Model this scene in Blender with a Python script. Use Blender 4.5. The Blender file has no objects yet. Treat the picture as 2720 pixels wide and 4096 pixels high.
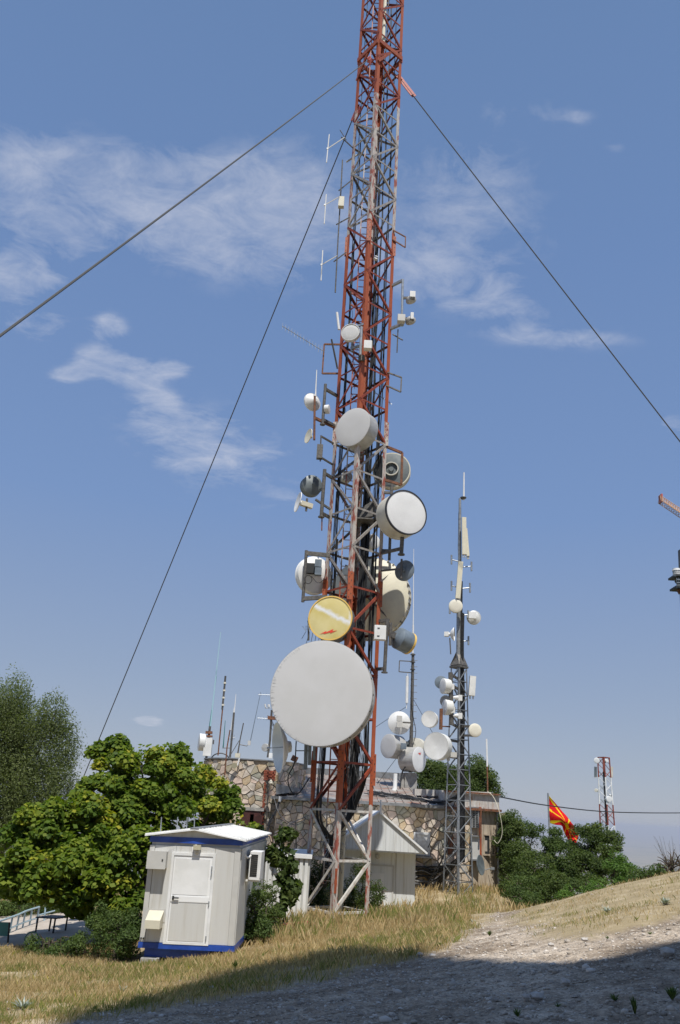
import bpy, math, random
import numpy as np
from mathutils import Vector, Matrix, noise as mnoise

random.seed(7); rng = np.random.default_rng(7)
S = bpy.context.scene
COL = S.collection
# ---------------------------------------------------------------- camera (eye = world origin, z up, looking along +Y)
FPX, PIT, ROL = 3200.0, math.radians(20.3), math.radians(3.4)
cp, sp, cr, sr = math.cos(PIT), math.sin(PIT), math.cos(ROL), math.sin(ROL)
FW = Vector((0, cp, sp)); R0 = Vector((1, 0, 0)); U0 = Vector((0, -sp, cp))
RT = R0*cr + U0*sr; UP = U0*cr - R0*sr
cam_d = bpy.data.cameras.new("camera"); cam = bpy.data.objects.new("camera", cam_d); COL.objects.link(cam)
cam.matrix_world = Matrix(((RT.x, UP.x, -FW.x, 0), (RT.y, UP.y, -FW.y, 0), (RT.z, UP.z, -FW.z, 0), (0, 0, 0, 1)))
cam_d.sensor_fit = 'VERTICAL'; cam_d.sensor_height = 36; cam_d.sensor_width = 24
cam_d.lens = 36*FPX/4096; cam_d.clip_start = 0.1; cam_d.clip_end = 300000
S.camera = cam
def ray(px, py): return FW*FPX + RT*(px-1360) + UP*(2048-py)
def at(px, py, Y):                      # point of the place seen at photo pixel (px,py), Y metres ahead
    d = ray(px, py); return d*(Y/d.y)
# ---------------------------------------------------------------- sun, sky, exposure
SUN_EL, SUN_AZ = math.radians(64), math.radians(9)     # azimuth: to the right of straight behind the camera
SUN = Vector((math.sin(SUN_AZ)*math.cos(SUN_EL), -math.cos(SUN_AZ)*math.cos(SUN_EL), math.sin(SUN_EL)))
sd = bpy.data.lights.new("sun", 'SUN'); sd.energy = 4.3; sd.angle = math.radians(0.53); sd.color = (1, .965, .90)
so = bpy.data.objects.new("sun", sd); COL.objects.link(so)
so.rotation_euler = SUN.to_track_quat('Z', 'Y').to_euler()
S.view_settings.view_transform = 'Standard'; S.view_settings.look = 'None'
S.view_settings.exposure = 0.3; S.view_settings.gamma = 1; S.view_settings.use_curve_mapping = False
W = bpy.data.worlds.new("World"); S.world = W; W.use_nodes = True
wn = W.node_tree; wn.nodes.clear()
def N(t, typ, **kw):
    n = t.nodes.new(typ)
    for k, v in kw.items():
        if k.startswith('i_'):
            key = k[2:]; key = int(key) if key.isdigit() else key
            n.inputs[key].default_value = v
        else: setattr(n, k, v)
    return n
def L(t, a, b): t.links.new(a, b)
def M(t, op, a, b=None, c=None, clamp=False):
    n = t.nodes.new('ShaderNodeMath'); n.operation = op; n.use_clamp = clamp
    for i, v in enumerate((a, b, c)):
        if v is None: continue
        if isinstance(v, (int, float)): n.inputs[i].default_value = v
        else: t.links.new(v, n.inputs[i])
    return n.outputs[0]
def sky_world():
    t = wn
    out = N(t, 'ShaderNodeOutputWorld'); bg = N(t, 'ShaderNodeBackground'); bg.inputs[1].default_value = SKY_STR
    sky = N(t, 'ShaderNodeTexSky'); sky.sky_type = 'NISHITA'; sky.sun_disc = False
    sky.sun_elevation = SUN_EL; sky.sun_rotation = math.atan2(SUN.x, SUN.y)
    sky.altitude = 1050; sky.air_density = 1.15; sky.dust_density = 0.5; sky.ozone_density = 1.6
    tc = N(t, 'ShaderNodeTexCoord'); sep = N(t, 'ShaderNodeSeparateXYZ'); L(t, tc.outputs['Generated'], sep.inputs[0])
    y = M(t, 'MAXIMUM', sep.outputs[1], .05)
    a = M(t, 'DIVIDE', sep.outputs[0], y); b = M(t, 'DIVIDE', sep.outputs[2], y)
    # coordinates on a cloud deck
    zz = M(t, 'MAXIMUM', sep.outputs[2], .02); u = M(t, 'DIVIDE', sep.outputs[0], M(t, 'ADD', zz, .12)); v = M(t, 'DIVIDE', sep.outputs[1], M(t, 'ADD', zz, .12))
    cv = N(t, 'ShaderNodeCombineXYZ'); L(t, u, cv.inputs[0]); L(t, v, cv.inputs[1]); 
    # haze-paled sky: most of the colour follows the sun's elevation in a clear, dusty summer sky, equal on all sides
    hr = N(t, 'ShaderNodeValToRGB'); L(t, sep.outputs[2], hr.inputs[0]); e = hr.color_ramp.elements
    SK = [(0.0, (.37, .41, .51)), (.14, (.285, .362, .525)), (.34, (.195, .310, .565)), (.60, (.160, .270, .520)), (.78, (.145, .250, .475)), (1.0, (.12, .21, .42))]
    for i, (p_, c_) in enumerate(SK):
        q_ = e[i] if i < 2 else e.new(p_); q_.position = p_; q_.color = tuple(v_/(SKY_STR*2**.3)/8 for v_ in c_)+(1,)
    hs = N(t, 'ShaderNodeVectorMath', operation='SCALE'); hs.inputs['Scale'].default_value = 8.0; L(t, hr.outputs[0], hs.inputs[0])
    bl = N(t, 'ShaderNodeMix', data_type='RGBA'); bl.inputs[0].default_value = .85; L(t, sky.outputs[0], bl.inputs[6]); L(t, hs.outputs[0], bl.inputs[7]); skyc = bl.outputs[2]
    mp = N(t, 'ShaderNodeMapping'); mp.inputs['Rotation'].default_value = (0, 0, math.radians(-32)); mp.inputs['Scale'].default_value = (.95, 1.25, 1); L(t, cv.outputs[0], mp.inputs[0])
    n1 = N(t, 'ShaderNodeTexNoise', i_Scale=4.6, i_Detail=12.0, i_Roughness=.60, i_Distortion=.35); L(t, mp.outputs[0], n1.inputs['Vector'])
    n2 = N(t, 'ShaderNodeTexNoise', i_Scale=12.0, i_Detail=12.0, i_Roughness=.7, i_Distortion=.5); L(t, mp.outputs[0], n2.inputs['Vector'])
    total = None
    def spot(px, py, rx, ry, ang, amp):
        nonlocal total
        d = ray(px, py); a0, b0 = d.x/d.y, d.z/d.y
        d2 = ray(px+rx, py); ra = abs(d2.x/d2.y-a0); d3 = ray(px, py-ry); rb = abs(d3.z/d3.y-b0)
        ca, sa = math.cos(ang), math.sin(ang)
        da = M(t, 'SUBTRACT', a, a0); db = M(t, 'SUBTRACT', b, b0)
        p = M(t, 'DIVIDE', M(t, 'ADD', M(t, 'MULTIPLY', da, ca), M(t, 'MULTIPLY', db, sa)), ra)
        q = M(t, 'DIVIDE', M(t, 'SUBTRACT', M(t, 'MULTIPLY', db, ca), M(t, 'MULTIPLY', da, sa)), rb)
        r = M(t, 'ADD', M(t, 'MULTIPLY', p, p), M(t, 'MULTIPLY', q, q))
        g = M(t, 'MULTIPLY', M(t, 'EXPONENT', M(t, 'MULTIPLY', r, -1.0)), amp)
        total = g if total is None else M(t, 'ADD', total, g)
    R = math.radians
    for s in CLOUDS: spot(s[0], s[1], s[2], s[3], R(s[4]), s[5])
    m = M(t, 'MINIMUM', total, 1.0)
    nz = M(t, 'ADD', M(t, 'MULTIPLY', n1.outputs[0], .52), M(t, 'MULTIPLY', n2.outputs[0], .48))
    d = M(t, 'ADD', M(t, 'MULTIPLY', nz, 2.3), M(t, 'MULTIPLY', m, .50))
    d = M(t, 'MULTIPLY', M(t, 'SUBTRACT', d, 1.36), 1.35, clamp=True)
    d = M(t, 'MULTIPLY', M(t, 'MULTIPLY', d, M(t, 'MULTIPLY', M(t, 'MULTIPLY', m, m), 2.2, clamp=True)), .68)
    mix = N(t, 'ShaderNodeMix', data_type='RGBA'); L(t, d, mix.inputs[0]); L(t, skyc, mix.inputs[6]); mix.inputs[7].default_value = CLOUD_COL
    L(t, mix.outputs[2], bg.inputs[0]); L(t, bg.outputs[0], out.inputs[0])
SKY_STR = 0.085; CLOUD_COL = (6.3, 6.5, 7.3, 1)
CLOUDS = [(300, 690, 620, 150, -18, .85), (800, 830, 560, 240, -14, 1.0), (1020, 960, 430, 150, -10, .6), (170, 900, 230, 110, -14, .95), (1200, 640, 300, 200, 0, .5),
          (80, 1150, 230, 160, 10, .9), (440, 1310, 80, 55, -20, 1.3), (390, 1450, 110, 60, -15, 1.35), (540, 1490, 110, 70, -20, 1.35), (640, 1605, 70, 40, 0, 1.2), (270, 1500, 80, 35, 0, 1.2), (700, 1475, 70, 35, 0, 1.2), (150, 1300, 120, 60, -10, 1.1), (40, 1090, 120, 50, -10, 1.2), (850, 1790, 380, 170, -10, 1.05), (700, 1690, 220, 60, -10, .5),
          (1850, 1150, 330, 110, -18, 1.0), (1900, 900, 420, 260, -12, .62), (2270, 1350, 300, 45, 2, .9), (2100, 450, 260, 70, 5, .62), (2460, 590, 60, 30, 10, .6), (2320, 470, 70, 30, 8, .55), (1900, 640, 300, 120, 0, .5),
          (2700, 1700, 110, 70, -8, .9), (595, 2885, 62, 20, 0, 1.6), (1180, 2000, 200, 60, 20, .35)]
sky_world()
# ---------------------------------------------------------------- materials
def mat(name, c1, c2=None, scale=6.0, rough=.6, metal=0.0, bump=0.0, bscale=None, lo=.4, hi=.62, stretch=None, detail=6.0, c3=None, trans=0.0, spec=.5):
    m = bpy.data.materials.new(name); m.use_nodes = True; t = m.node_tree; b = t.nodes['Principled BSDF']
    b.inputs['Roughness'].default_value = rough; b.inputs['Metallic'].default_value = metal; b.inputs['Specular IOR Level'].default_value = spec
    c1 = (*c1, 1)
    if c2 is None: b.inputs['Base Color'].default_value = c1
    tc = N(t, 'ShaderNodeTexCoord'); src = tc.outputs['Object']
    if stretch:
        mp = N(t, 'ShaderNodeMapping'); mp.inputs['Scale'].default_value = stretch; L(t, src, mp.inputs[0]); src = mp.outputs[0]
    if c2 is not None:
        n = N(t, 'ShaderNodeTexNoise', i_Scale=scale, i_Detail=detail, i_Roughness=.6); L(t, src, n.inputs['Vector'])
        r = N(t, 'ShaderNodeValToRGB'); r.color_ramp.elements[0].position = lo; r.color_ramp.elements[1].position = hi
        r.color_ramp.elements[0].color = c1; r.color_ramp.elements[1].color = (*c2, 1)
        if c3: e = r.color_ramp.elements.new(min(.99, hi+.12)); e.color = (*c3, 1)
        L(t, n.outputs[0], r.inputs[0]); L(t, r.outputs[0], b.inputs['Base Color'])
    if bump:
        n = N(t, 'ShaderNodeTexNoise', i_Scale=bscale or scale*3, i_Detail=5.0); L(t, src, n.inputs['Vector'])
        bp = N(t, 'ShaderNodeBump', i_Strength=bump, i_Distance=.02); L(t, n.outputs[0], bp.inputs['Height']); L(t, bp.outputs[0], b.inputs['Normal'])
    if trans:
        b.inputs['Transmission Weight'].default_value = trans
    return m
RED = (.34, .075, .022); RED2 = (.20, .040, .018); WORN = (.40, .36, .33); WORN2 = (.27, .07, .045)
def paint_bands(name, bands, dirt=.35):      # paint of a mast, banded by height above the ground; worn bands show older red
    m = bpy.data.materials.new(name); m.use_nodes = True; t = m.node_tree; b = t.nodes['Principled BSDF']; b.inputs['Roughness'].default_value = .62
    g = N(t, 'ShaderNodeNewGeometry'); s = N(t, 'ShaderNodeSeparateXYZ'); L(t, g.outputs['Position'], s.inputs[0])
    z0, z1 = -6, 50
    n0 = N(t, 'ShaderNodeTexNoise', i_Scale=2.0, i_Detail=4.0); L(t, g.outputs['Position'], n0.inputs['Vector'])
    zz = M(t, 'ADD', s.outputs[2], M(t, 'MULTIPLY', M(t, 'SUBTRACT', n0.outputs[0], .5), .5))
    r = N(t, 'ShaderNodeValToRGB'); r.color_ramp.interpolation = 'CONSTANT'
    f = M(t, 'DIVIDE', M(t, 'SUBTRACT', zz, z0), z1-z0); L(t, f, r.inputs[0])
    for i, (z, isred) in enumerate(bands):
        e = r.color_ramp.elements[0] if i == 0 else r.color_ramp.elements.new((z-z0)/(z1-z0))
        e.position = max(0, (z-z0)/(z1-z0)); e.color = (isred, isred, isred, 1)
    if len(bands) > 1:
        for e in list(r.color_ramp.elements):
            if e.position >= .999: r.color_ramp.elements.remove(e)
    mp = N(t, 'ShaderNodeMapping'); mp.inputs['Scale'].default_value = (3, 3, .9); L(t, g.outputs['Position'], mp.inputs[0])
    n1 = N(t, 'ShaderNodeTexNoise', i_Scale=2.2, i_Detail=9.0, i_Roughness=.7); L(t, mp.outputs[0], n1.inputs['Vector'])
    n2 = N(t, 'ShaderNodeTexNoise', i_Scale=9.0, i_Detail=6.0); L(t, mp.outputs[0], n2.inputs['Vector'])
    cr_ = N(t, 'ShaderNodeValToRGB'); ce = cr_.color_ramp.elements; ce[0].position = .35; ce[0].color = (.31, .062, .020, 1); ce[1].position = .62; ce[1].color = (.38, .092, .030, 1)
    e = ce.new(.72); e.color = (.24, .04, .02, 1); L(t, n1.outputs[0], cr_.inputs[0])
    cw = N(t, 'ShaderNodeValToRGB'); we = cw.color_ramp.elements; we[0].position = .40; we[0].color = (.50, .465, .43, 1); we[1].position = .64; we[1].color = (.30, .075, .05, 1)
    e = we.new(.52); e.color = (.43, .37, .33, 1); e = we.new(.555); e.color = (.32, .10, .07, 1); L(t, n1.outputs[0], cw.inputs[0])
    mx = N(t, 'ShaderNodeMix', data_type='RGBA'); L(t, r.outputs[0], mx.inputs[0]); L(t, cw.outputs[0], mx.inputs[6]); L(t, cr_.outputs[0], mx.inputs[7])
    dk = N(t, 'ShaderNodeMix', data_type='RGBA'); dk.blend_type = 'MULTIPLY'; L(t, M(t, 'MULTIPLY', M(t, 'SUBTRACT', n2.outputs[0], .45), 3*dirt, clamp=True), dk.inputs[0]); L(t, mx.outputs[2], dk.inputs[6]); dk.inputs[7].default_value = (.45, .36, .3, 1)
    L(t, dk.outputs[2], b.inputs['Base Color'])
    bp = N(t, 'ShaderNodeBump', i_Strength=.3, i_Distance=.01); L(t, n2.outputs[0], bp.inputs['Height']); L(t, bp.outputs[0], b.inputs['Normal'])
    return m
MT = {}
MT['galv'] = mat('galvanised_steel', (.40, .42, .44), (.28, .30, .32), 9, .45, .55, .1)
MT['mastgrey'] = mat('grey_mast_paint', (.30, .315, .33), (.20, .21, .22), 9, .5, .4, .1)
MT['darkwire'] = mat('dark_steel_wire', (.09, .09, .088), None, rough=.6, metal=.3)
MT['dkgalv'] = mat('weathered_steel', (.085, .08, .075), (.155, .145, .13), 12, .6, .3, .15, c3=(.16, .08, .04))
MT['rust'] = mat('rusty_steel', (.24, .095, .045), (.10, .05, .032), 10, .8, .1, .3, c3=(.32, .17, .09))
MT['redpaint'] = mat('red_oxide_paint', RED, RED2, 5, .6, 0, .2)
MT['redpaint2'] = mat('faded_red_plate_paint', (.52, .15, .12), (.40, .08, .06), 18, .6, 0, .2)
MT['brace_red'] = mat('brace_red_paint', (.27, .048, .018), (.17, .03, .015), 4, .6, 0, .15, c3=(.12, .025, .015))
MT['brace_grey'] = mat('brace_worn_grey_paint', (.34, .32, .30), (.22, .20, .185), 5, .65, .1, .2, c3=(.28, .08, .055), hi=.6)
MT['brace_white'] = mat('brace_white_paint', (.62, .60, .56), (.44, .40, .35), 5, .6, 0, .15, c3=(.40, .15, .08), hi=.6)
MT['white'] = mat('white_enamel', (.78, .78, .77), (.66, .66, .64), 1.5, .45, 0, 0)
MT['radome'] = mat('grey_radome_fabric', (.555, .55, .545), (.525, .52, .51), 1.1, .65, 0, .02, bscale=4)
MT['radome_w'] = mat('white_radome_fabric', (.72, .72, .715), (.66, .66, .655), 1.5, .6, 0, .08, bscale=4)
MT['radome_c'] = mat('cream_radome', (.72, .69, .58), (.66, .62, .52), 2, .55, 0, .05)
MT['shroud'] = mat('aluminium_shroud', (.50, .49, .47), (.40, .39, .36), 2.5, .45, .25, .08, stretch=(1, 1, 3))
MT['shroud_w'] = mat('white_shroud', (.72, .72, .70), (.60, .60, .57), 2, .5, 0, .05)
MT['shroud_c'] = mat('cream_grey_shroud', (.58, .56, .49), (.48, .46, .40), 2, .5, 0, .05)
MT['greygreen'] = mat('grey_green_paint', (.16, .185, .19), (.11, .13, .14), 4, .5, 0, .05)
MT['bluegrey'] = mat('blue_grey_paint', (.18, .22, .26), (.13, .16, .19), 4, .45, .1, .05)
MT['cream'] = mat('cream_antenna_plastic', (.68, .64, .50), (.62, .58, .46), 3, .5)
MT['black'] = mat('black_cable_rubber', (.012, .012, .013), (.022, .022, .023), 8, .55)
MT['dkblue'] = mat('dark_blue_pipe', (.02, .03, .05), None, rough=.5)
MT['greycable'] = mat('grey_cable', (.25, .25, .25), (.12, .12, .12), 8, .6)
MT['rim'] = mat('dark_rim', (.03, .03, .035), None, rough=.5)
MT['yellow'] = None
MT['redlogo'] = mat('red_print', (.70, .05, .025), None, rough=.6)
MT['yelrim'] = mat('yellow_rim', (.75, .50, .13), None, rough=.5)
MT['hutpanel'] = mat('cool_white_panel', (.66, .675, .67), (.61, .625, .61), 1.3, .5, 0, .0, stretch=(9, 9, .4), hi=.56, c3=(.48, .46, .42))
MT['panelgrey'] = mat('sandwich_panel_grey', (.56, .555, .53), (.54, .53, .50), 1.0, .5, 0, .0, stretch=(9, 9, .5), hi=.56, c3=(.46, .44, .39))
MT['panelside'] = mat('side_panel_grey', (.52, .52, .50), (.47, .47, .45), 1.3, .5, 0, .03)
MT['doorwhite'] = mat('door_white', (.80, .80, .79), (.74, .74, .73), 1.0, .4)
MT['blue'] = mat('blue_steel_paint', (.018, .07, .36), (.012, .05, .26), 4, .4)
MT['roofwhite'] = mat('white_roof_sheet', (.82, .82, .81), (.68, .68, .66), 2, .4)
MT['boxbeige'] = mat('beige_enamel', (.60, .56, .44), (.55, .51, .40), 3, .5)
MT['boxgrey'] = mat('grey_enamel_box', (.52, .51, .48), (.48, .47, .44), 3, .5)
MT['concrete'] = mat('pale_concrete', (.36, .35, .33), (.26, .25, .23), 6, .9, 0, .5)
MT['slab'] = mat('walkway_concrete', (.46, .40, .34), (.36, .31, .26), 2, .9, 0, .3)
MT['mortar'] = mat('wall_mortar', (.36, .31, .25), (.27, .23, .185), 5, .95, 0, .5)
MT['plaster'] = mat('stained_plaster', (.46, .39, .30), (.34, .27, .20), 3, .95, 0, .4, stretch=(3, 3, .6), c3=(.16, .13, .10), hi=.6)
MT['stones'] = [mat('flagstone_'+n, a, b, 7, .85, 0, .6) for n, a, b in (
    ('buff', (.60, .50, .39), (.50, .41, .32)), ('pink', (.62, .49, .40), (.52, .41, .34)), ('grey', (.50, .46, .41), (.42, .39, .34)),
    ('olive', (.36, .32, .22), (.42, .37, .28)), ('ochre', (.42, .31, .19), (.50, .40, .27)), ('pale', (.60, .52, .43), (.50, .43, .36)), ('greenish', (.30, .30, .24), (.38, .36, .29)))]
MT['roofsheet'] = mat('weathered_roof_sheet', (.38, .375, .36), (.25, .215, .185), 1.6, .6, .2, .3, stretch=(.7, 5, 1), c3=(.28, .12, .07), lo=.36, hi=.52)
MT['gutter'] = mat('zinc_gutter', (.30, .31, .32), (.22, .22, .22), 4, .5, .5, .1)
MT['parapet'] = mat('whitewashed_parapet', (.52, .50, .47), (.42, .38, .34), 3, .8, 0, .3, stretch=(4, 4, 1), c3=(.35, .17, .08), hi=.58)
MT['brick'] = mat('red_brick', (.36, .10, .055), (.26, .07, .04), 12, .9, 0, .3)
MT['woodred'] = mat('dark_red_paint', (.07, .018, .015), (.04, .012, .01), 5, .6)
MT['shutter'] = mat('weathered_white_wood', (.56, .57, .58), (.42, .42, .42), 8, .8, 0, .3)
MT['bark'] = mat('bark', (.10, .075, .055), (.05, .04, .03), 14, .95, 0, .8)
MT['rock'] = mat('pale_limestone', (.50, .47, .43), (.36, .33, .30), 9, .9, 0, .6)
MT['gravel'] = mat('grey_gravel', (.40, .385, .36), (.24, .23, .22), 3, .9, 0, .4, c3=(.50, .48, .45))
MT['railblue'] = mat('pale_blue_rail_paint', (.36, .47, .52), (.28, .38, .44), 6, .5)
MT['dark'] = mat('dark_panel', (.02, .022, .022), None, rough=.6)
MT['glass'] = mat('dark_lamp_glass', (.45, .42, .30), None, rough=.15)
MT['orange'] = mat('crane_orange_paint', (.62, .38, .22), (.50, .28, .15), 2, .6)
def foliage_mat(name, cols, trans=.3, rough=.55):
    m = bpy.data.materials.new(name); m.use_nodes = True; t = m.node_tree; b = t.nodes['Principled BSDF']; b.inputs['Roughness'].default_value = rough
    b.inputs['Specular IOR Level'].default_value = .16
    a = N(t, 'ShaderNodeAttribute'); a.attribute_name = 'tone'
    r = N(t, 'ShaderNodeValToRGB'); L(t, a.outputs['Fac'], r.inputs[0])
    for i, (p, c) in enumerate(cols):
        e = r.color_ramp.elements[i] if i < 2 else r.color_ramp.elements.new(p)
        e.position = p; e.color = (*c, 1)
    L(t, r.outputs[0], b.inputs['Base Color'])
    tr = N(t, 'ShaderNodeBsdfTranslucent'); mx = N(t, 'ShaderNodeMixShader'); mx.inputs[0].default_value = trans
    g = N(t, 'ShaderNodeMix', data_type='RGBA'); g.blend_type = 'MULTIPLY'; g.inputs[0].default_value = 1; L(t, r.outputs[0], g.inputs[6]); g.inputs[7].default_value = (1.3, 1.5, .6, 1)
    L(t, g.outputs[2], tr.inputs[0]); o = t.nodes['Material Output']
    L(t, b.outputs[0], mx.inputs[1]); L(t, tr.outputs[0], mx.inputs[2]); L(t, mx.outputs[0], o.inputs[0])
    return m
MT['maple'] = foliage_mat('maple_leaves', [(0, (.04, .080, .012)), (.40, (.10, .155, .020)), (.75, (.20, .24, .028)), (1, (.42, .37, .04))], .38)
MT['birch'] = foliage_mat('willowy_leaves', [(0, (.075, .10, .04)), (.6, (.16, .19, .08)), (1, (.25, .275, .12))], .42)
MT['oak'] = foliage_mat('dark_leaves', [(0, (.035, .062, .020)), (.55, (.09, .125, .036)), (1, (.17, .20, .055))], .4)
MT['bush'] = foliage_mat('shrub_leaves', [(0, (.04, .070, .020)), (.6, (.085, .125, .034)), (1, (.15, .19, .05))])
MT['lime'] = foliage_mat('bright_leaves', [(0, (.06, .11, .022)), (.6, (.10, .18, .035)), (1, (.17, .25, .05))])
MT['conifer'] = foliage_mat('conifer_sprays', [(0, (.030, .050, .014)), (.6, (.06, .09, .022)), (1, (.12, .14, .03))])
MT['grass'] = foliage_mat('dry_grass', [(0, (.30, .21, .10)), (.35, (.50, .37, .20)), (.62, (.66, .52, .31)), (.72, (.33, .29, .11)), (.88, (.16, .19, .055)), (1, (.42, .38, .03))], trans=.25, rough=.7)
# ---------------------------------------------------------------- mesh helpers
class MB:
    def __init__(s): s.v = []; s.f = []
    def add(s, vs, fs):
        o = len(s.v); s.v += [Vector(v) for v in vs]; s.f += [tuple(i+o for i in f) for f in fs]; return s
    def box(s, c, size, R=None):
        c = Vector(c); hx, hy, hz = (k/2 for k in size); vs = []
        for x in (-hx, hx):
            for y in (-hy, hy):
                for z in (-hz, hz):
                    p = Vector((x, y, z)); vs.append(c+(R @ p if R else p))
        return s.add(vs, [(0, 1, 3, 2), (4, 6, 7, 5), (0, 4, 5, 1), (2, 3, 7, 6), (0, 2, 6, 4), (1, 5, 7, 3)])
    def span(s, a, b):      # axis aligned box from corner a to corner b
        return s.box([(a[i]+b[i])/2 for i in range(3)], [abs(b[i]-a[i]) for i in range(3)])
    def frame(s, p, q, up=None):
        d = (Vector(q)-Vector(p)); l = d.length; d.normalize()
        up = Vector(up) if up is not None else (Vector((0, 0, 1)) if abs(d.z) < .95 else Vector((0, 1, 0)))
        x = d.cross(up); x.normalize(); y = x.cross(d); y.normalize(); return d, x, y, l
    def beam(s, p, q, w, h=None, up=None):
        h = h or w; d, x, y, l = s.frame(p, q, up); p = Vector(p); q = Vector(q); vs = []
        for e in (p, q):
            for a, b in ((-1, -1), (1, -1), (1, 1), (-1, 1)): vs.append(e+x*a*w/2+y*b*h/2)
        return s.add(vs, [(3, 2, 1, 0), (4, 5, 6, 7), (0, 1, 5, 4), (1, 2, 6, 5), (2, 3, 7, 6), (3, 0, 4, 7)])
    def sect(s, p, q, poly, x, y):
        p = Vector(p); q = Vector(q); n = len(poly); vs = [e+x*a+y*b for e in (p, q) for a, b in poly]
        return s.add(vs, [tuple(range(n-1, -1, -1)), tuple(range(n, 2*n))]+[(i, (i+1) % n, n+(i+1) % n, n+i) for i in range(n)])
    def tube(s, pts, r, n=6, cap=True):
        pts = [Vector(p) for p in pts]; vs = []; fs = []; up = None
        for i, p in enumerate(pts):
            d = (pts[min(i+1, len(pts)-1)]-pts[max(i-1, 0)]);
            if d.length < 1e-9: d = Vector((0, 0, 1))
            d.normalize()
            if up is None: up = Vector((0, 0, 1)) if abs(d.z) < .9 else Vector((1, 0, 0))
            x = d.cross(up); x.normalize(); y = x.cross(d); y.normalize(); up = y
            rr = r[i] if isinstance(r, (list, tuple)) else r
            for k in range(n): a = 2*math.pi*k/n; vs.append(p+x*math.cos(a)*rr+y*math.sin(a)*rr)
        for i in range(len(pts)-1):
            for k in range(n): fs.append((i*n+k, i*n+(k+1) % n, (i+1)*n+(k+1) % n, (i+1)*n+k))
        if cap: fs += [tuple(range(n-1, -1, -1)), tuple(range((len(pts)-1)*n, len(pts)*n))]
        return s.add(vs, fs)
    def lathe(s, prof, org, axis, n=40, cap0=True, cap1=True):   # prof: (radius, distance along axis)
        d = Vector(axis).normalized(); up = Vector((0, 0, 1)) if abs(d.z) < .9 else Vector((0, 1, 0))
        x = up.cross(d).normalized(); y = d.cross(x); org = Vector(org); vs = []; fs = []
        for r, h in prof:
            for k in range(n): a = 2*math.pi*k/n; vs.append(org+d*h+x*math.cos(a)*r+y*math.sin(a)*r)
        for i in range(len(prof)-1):
            for k in range(n): fs.append((i*n+k, i*n+(k+1) % n, (i+1)*n+(k+1) % n, (i+1)*n+k))
        if cap0: fs.append(tuple(range(n-1, -1, -1)))
        if cap1: fs.append(tuple(range((len(prof)-1)*n, len(prof)*n)))
        return s.add(vs, fs)
def link(o): COL.objects.link(o); return o
def put(name, mb, m, parent=None, smooth=False, world=True, kind=None, label=None):
    me = bpy.data.meshes.new(name); vs = mb.v
    if parent is not None and world:
        inv = INV[parent.name]; vs = [inv @ v for v in vs]
    me.from_pydata([tuple(v) for v in vs], [], mb.f)
    if isinstance(m, str): m = MT[m]
    me.materials.append(m)
    if smooth: 
        me.polygons.foreach_set('use_smooth', [True]*len(me.polygons)); me.update()
        try: me.set_sharp_from_angle(angle=math.radians(35))
        except Exception: pass
    o = link(bpy.data.objects.new(name, me))
    if parent is not None: o.parent = parent; INV[o.name] = INV[parent.name]
    else: INV[o.name] = Matrix.Identity(4)
    if kind: o['kind'] = kind
    if label: o['label'] = label
    return o
INV = {}
def thing(name, label, cat, loc=(0, 0, 0), rot=(0, 0, 0), group=None):
    o = link(bpy.data.objects.new(name, None)); o.location = loc; o.rotation_euler = rot; o.empty_display_size = .2
    o['label'] = label; o['category'] = cat
    if group: o['group'] = group
    INV[o.name] = (Matrix.Translation(Vector(loc)) @ Matrix.LocRotScale(None, __import__('mathutils').Euler(rot), None)).inverted()
    return o
def solo(name, mb, m, label, cat, smooth=False, group=None, base=None):     # a thing that is one mesh, origin at its base
    lo = Vector(base) if base is not None else Vector((sum(v.x for v in mb.v)/len(mb.v), sum(v.y for v in mb.v)/len(mb.v), min(v.z for v in mb.v)))
    mb.v = [v-lo for v in mb.v]; o = put(name, mb, m, None, smooth); o.location = lo
    INV[o.name] = Matrix.Translation(-lo)
    o['label'] = label; o['category'] = cat
    if group: o['group'] = group
    return o
def fast(name, V, F, m, tone=None, smooth=False):        # big numpy mesh; F is (n,3) or (n,4)
    me = bpy.data.meshes.new(name); V = np.asarray(V, np.float32); F = np.asarray(F, np.int32); k = F.shape[1]
    me.vertices.add(len(V)); me.vertices.foreach_set('co', V.ravel())
    me.loops.add(F.size); me.loops.foreach_set('vertex_index', F.ravel())
    me.polygons.add(len(F)); me.polygons.foreach_set('loop_start', np.arange(0, F.size, k, dtype=np.int32)); me.polygons.foreach_set('loop_total', np.full(len(F), k, np.int32))
    me.materials.append(MT[m] if isinstance(m, str) else m)
    if tone is not None:
        a = me.attributes.new('tone', 'FLOAT', 'FACE'); a.data.foreach_set('value', np.asarray(tone, np.float32))
    if smooth: me.polygons.foreach_set('use_smooth', np.ones(len(F), bool))
    me.update(calc_edges=True); me.validate()
    return link(bpy.data.objects.new(name, me))
def bez(pts, n=24):       # Catmull-Rom through points
    pts = [Vector(p) for p in pts]; P = [pts[0]*2-pts[1]]+pts+[pts[-1]*2-pts[-2]]; out = []
    for i in range(1, len(P)-2):
        for k in range(n):
            t = k/n; a, b, c, d = P[i-1], P[i], P[i+1], P[i+2]
            out.append(.5*((2*b)+(c-a)*t+(2*a-5*b+4*c-d)*t*t+(3*b-a-3*c+d)*t**3))
    out.append(P[-2]); return out
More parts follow.
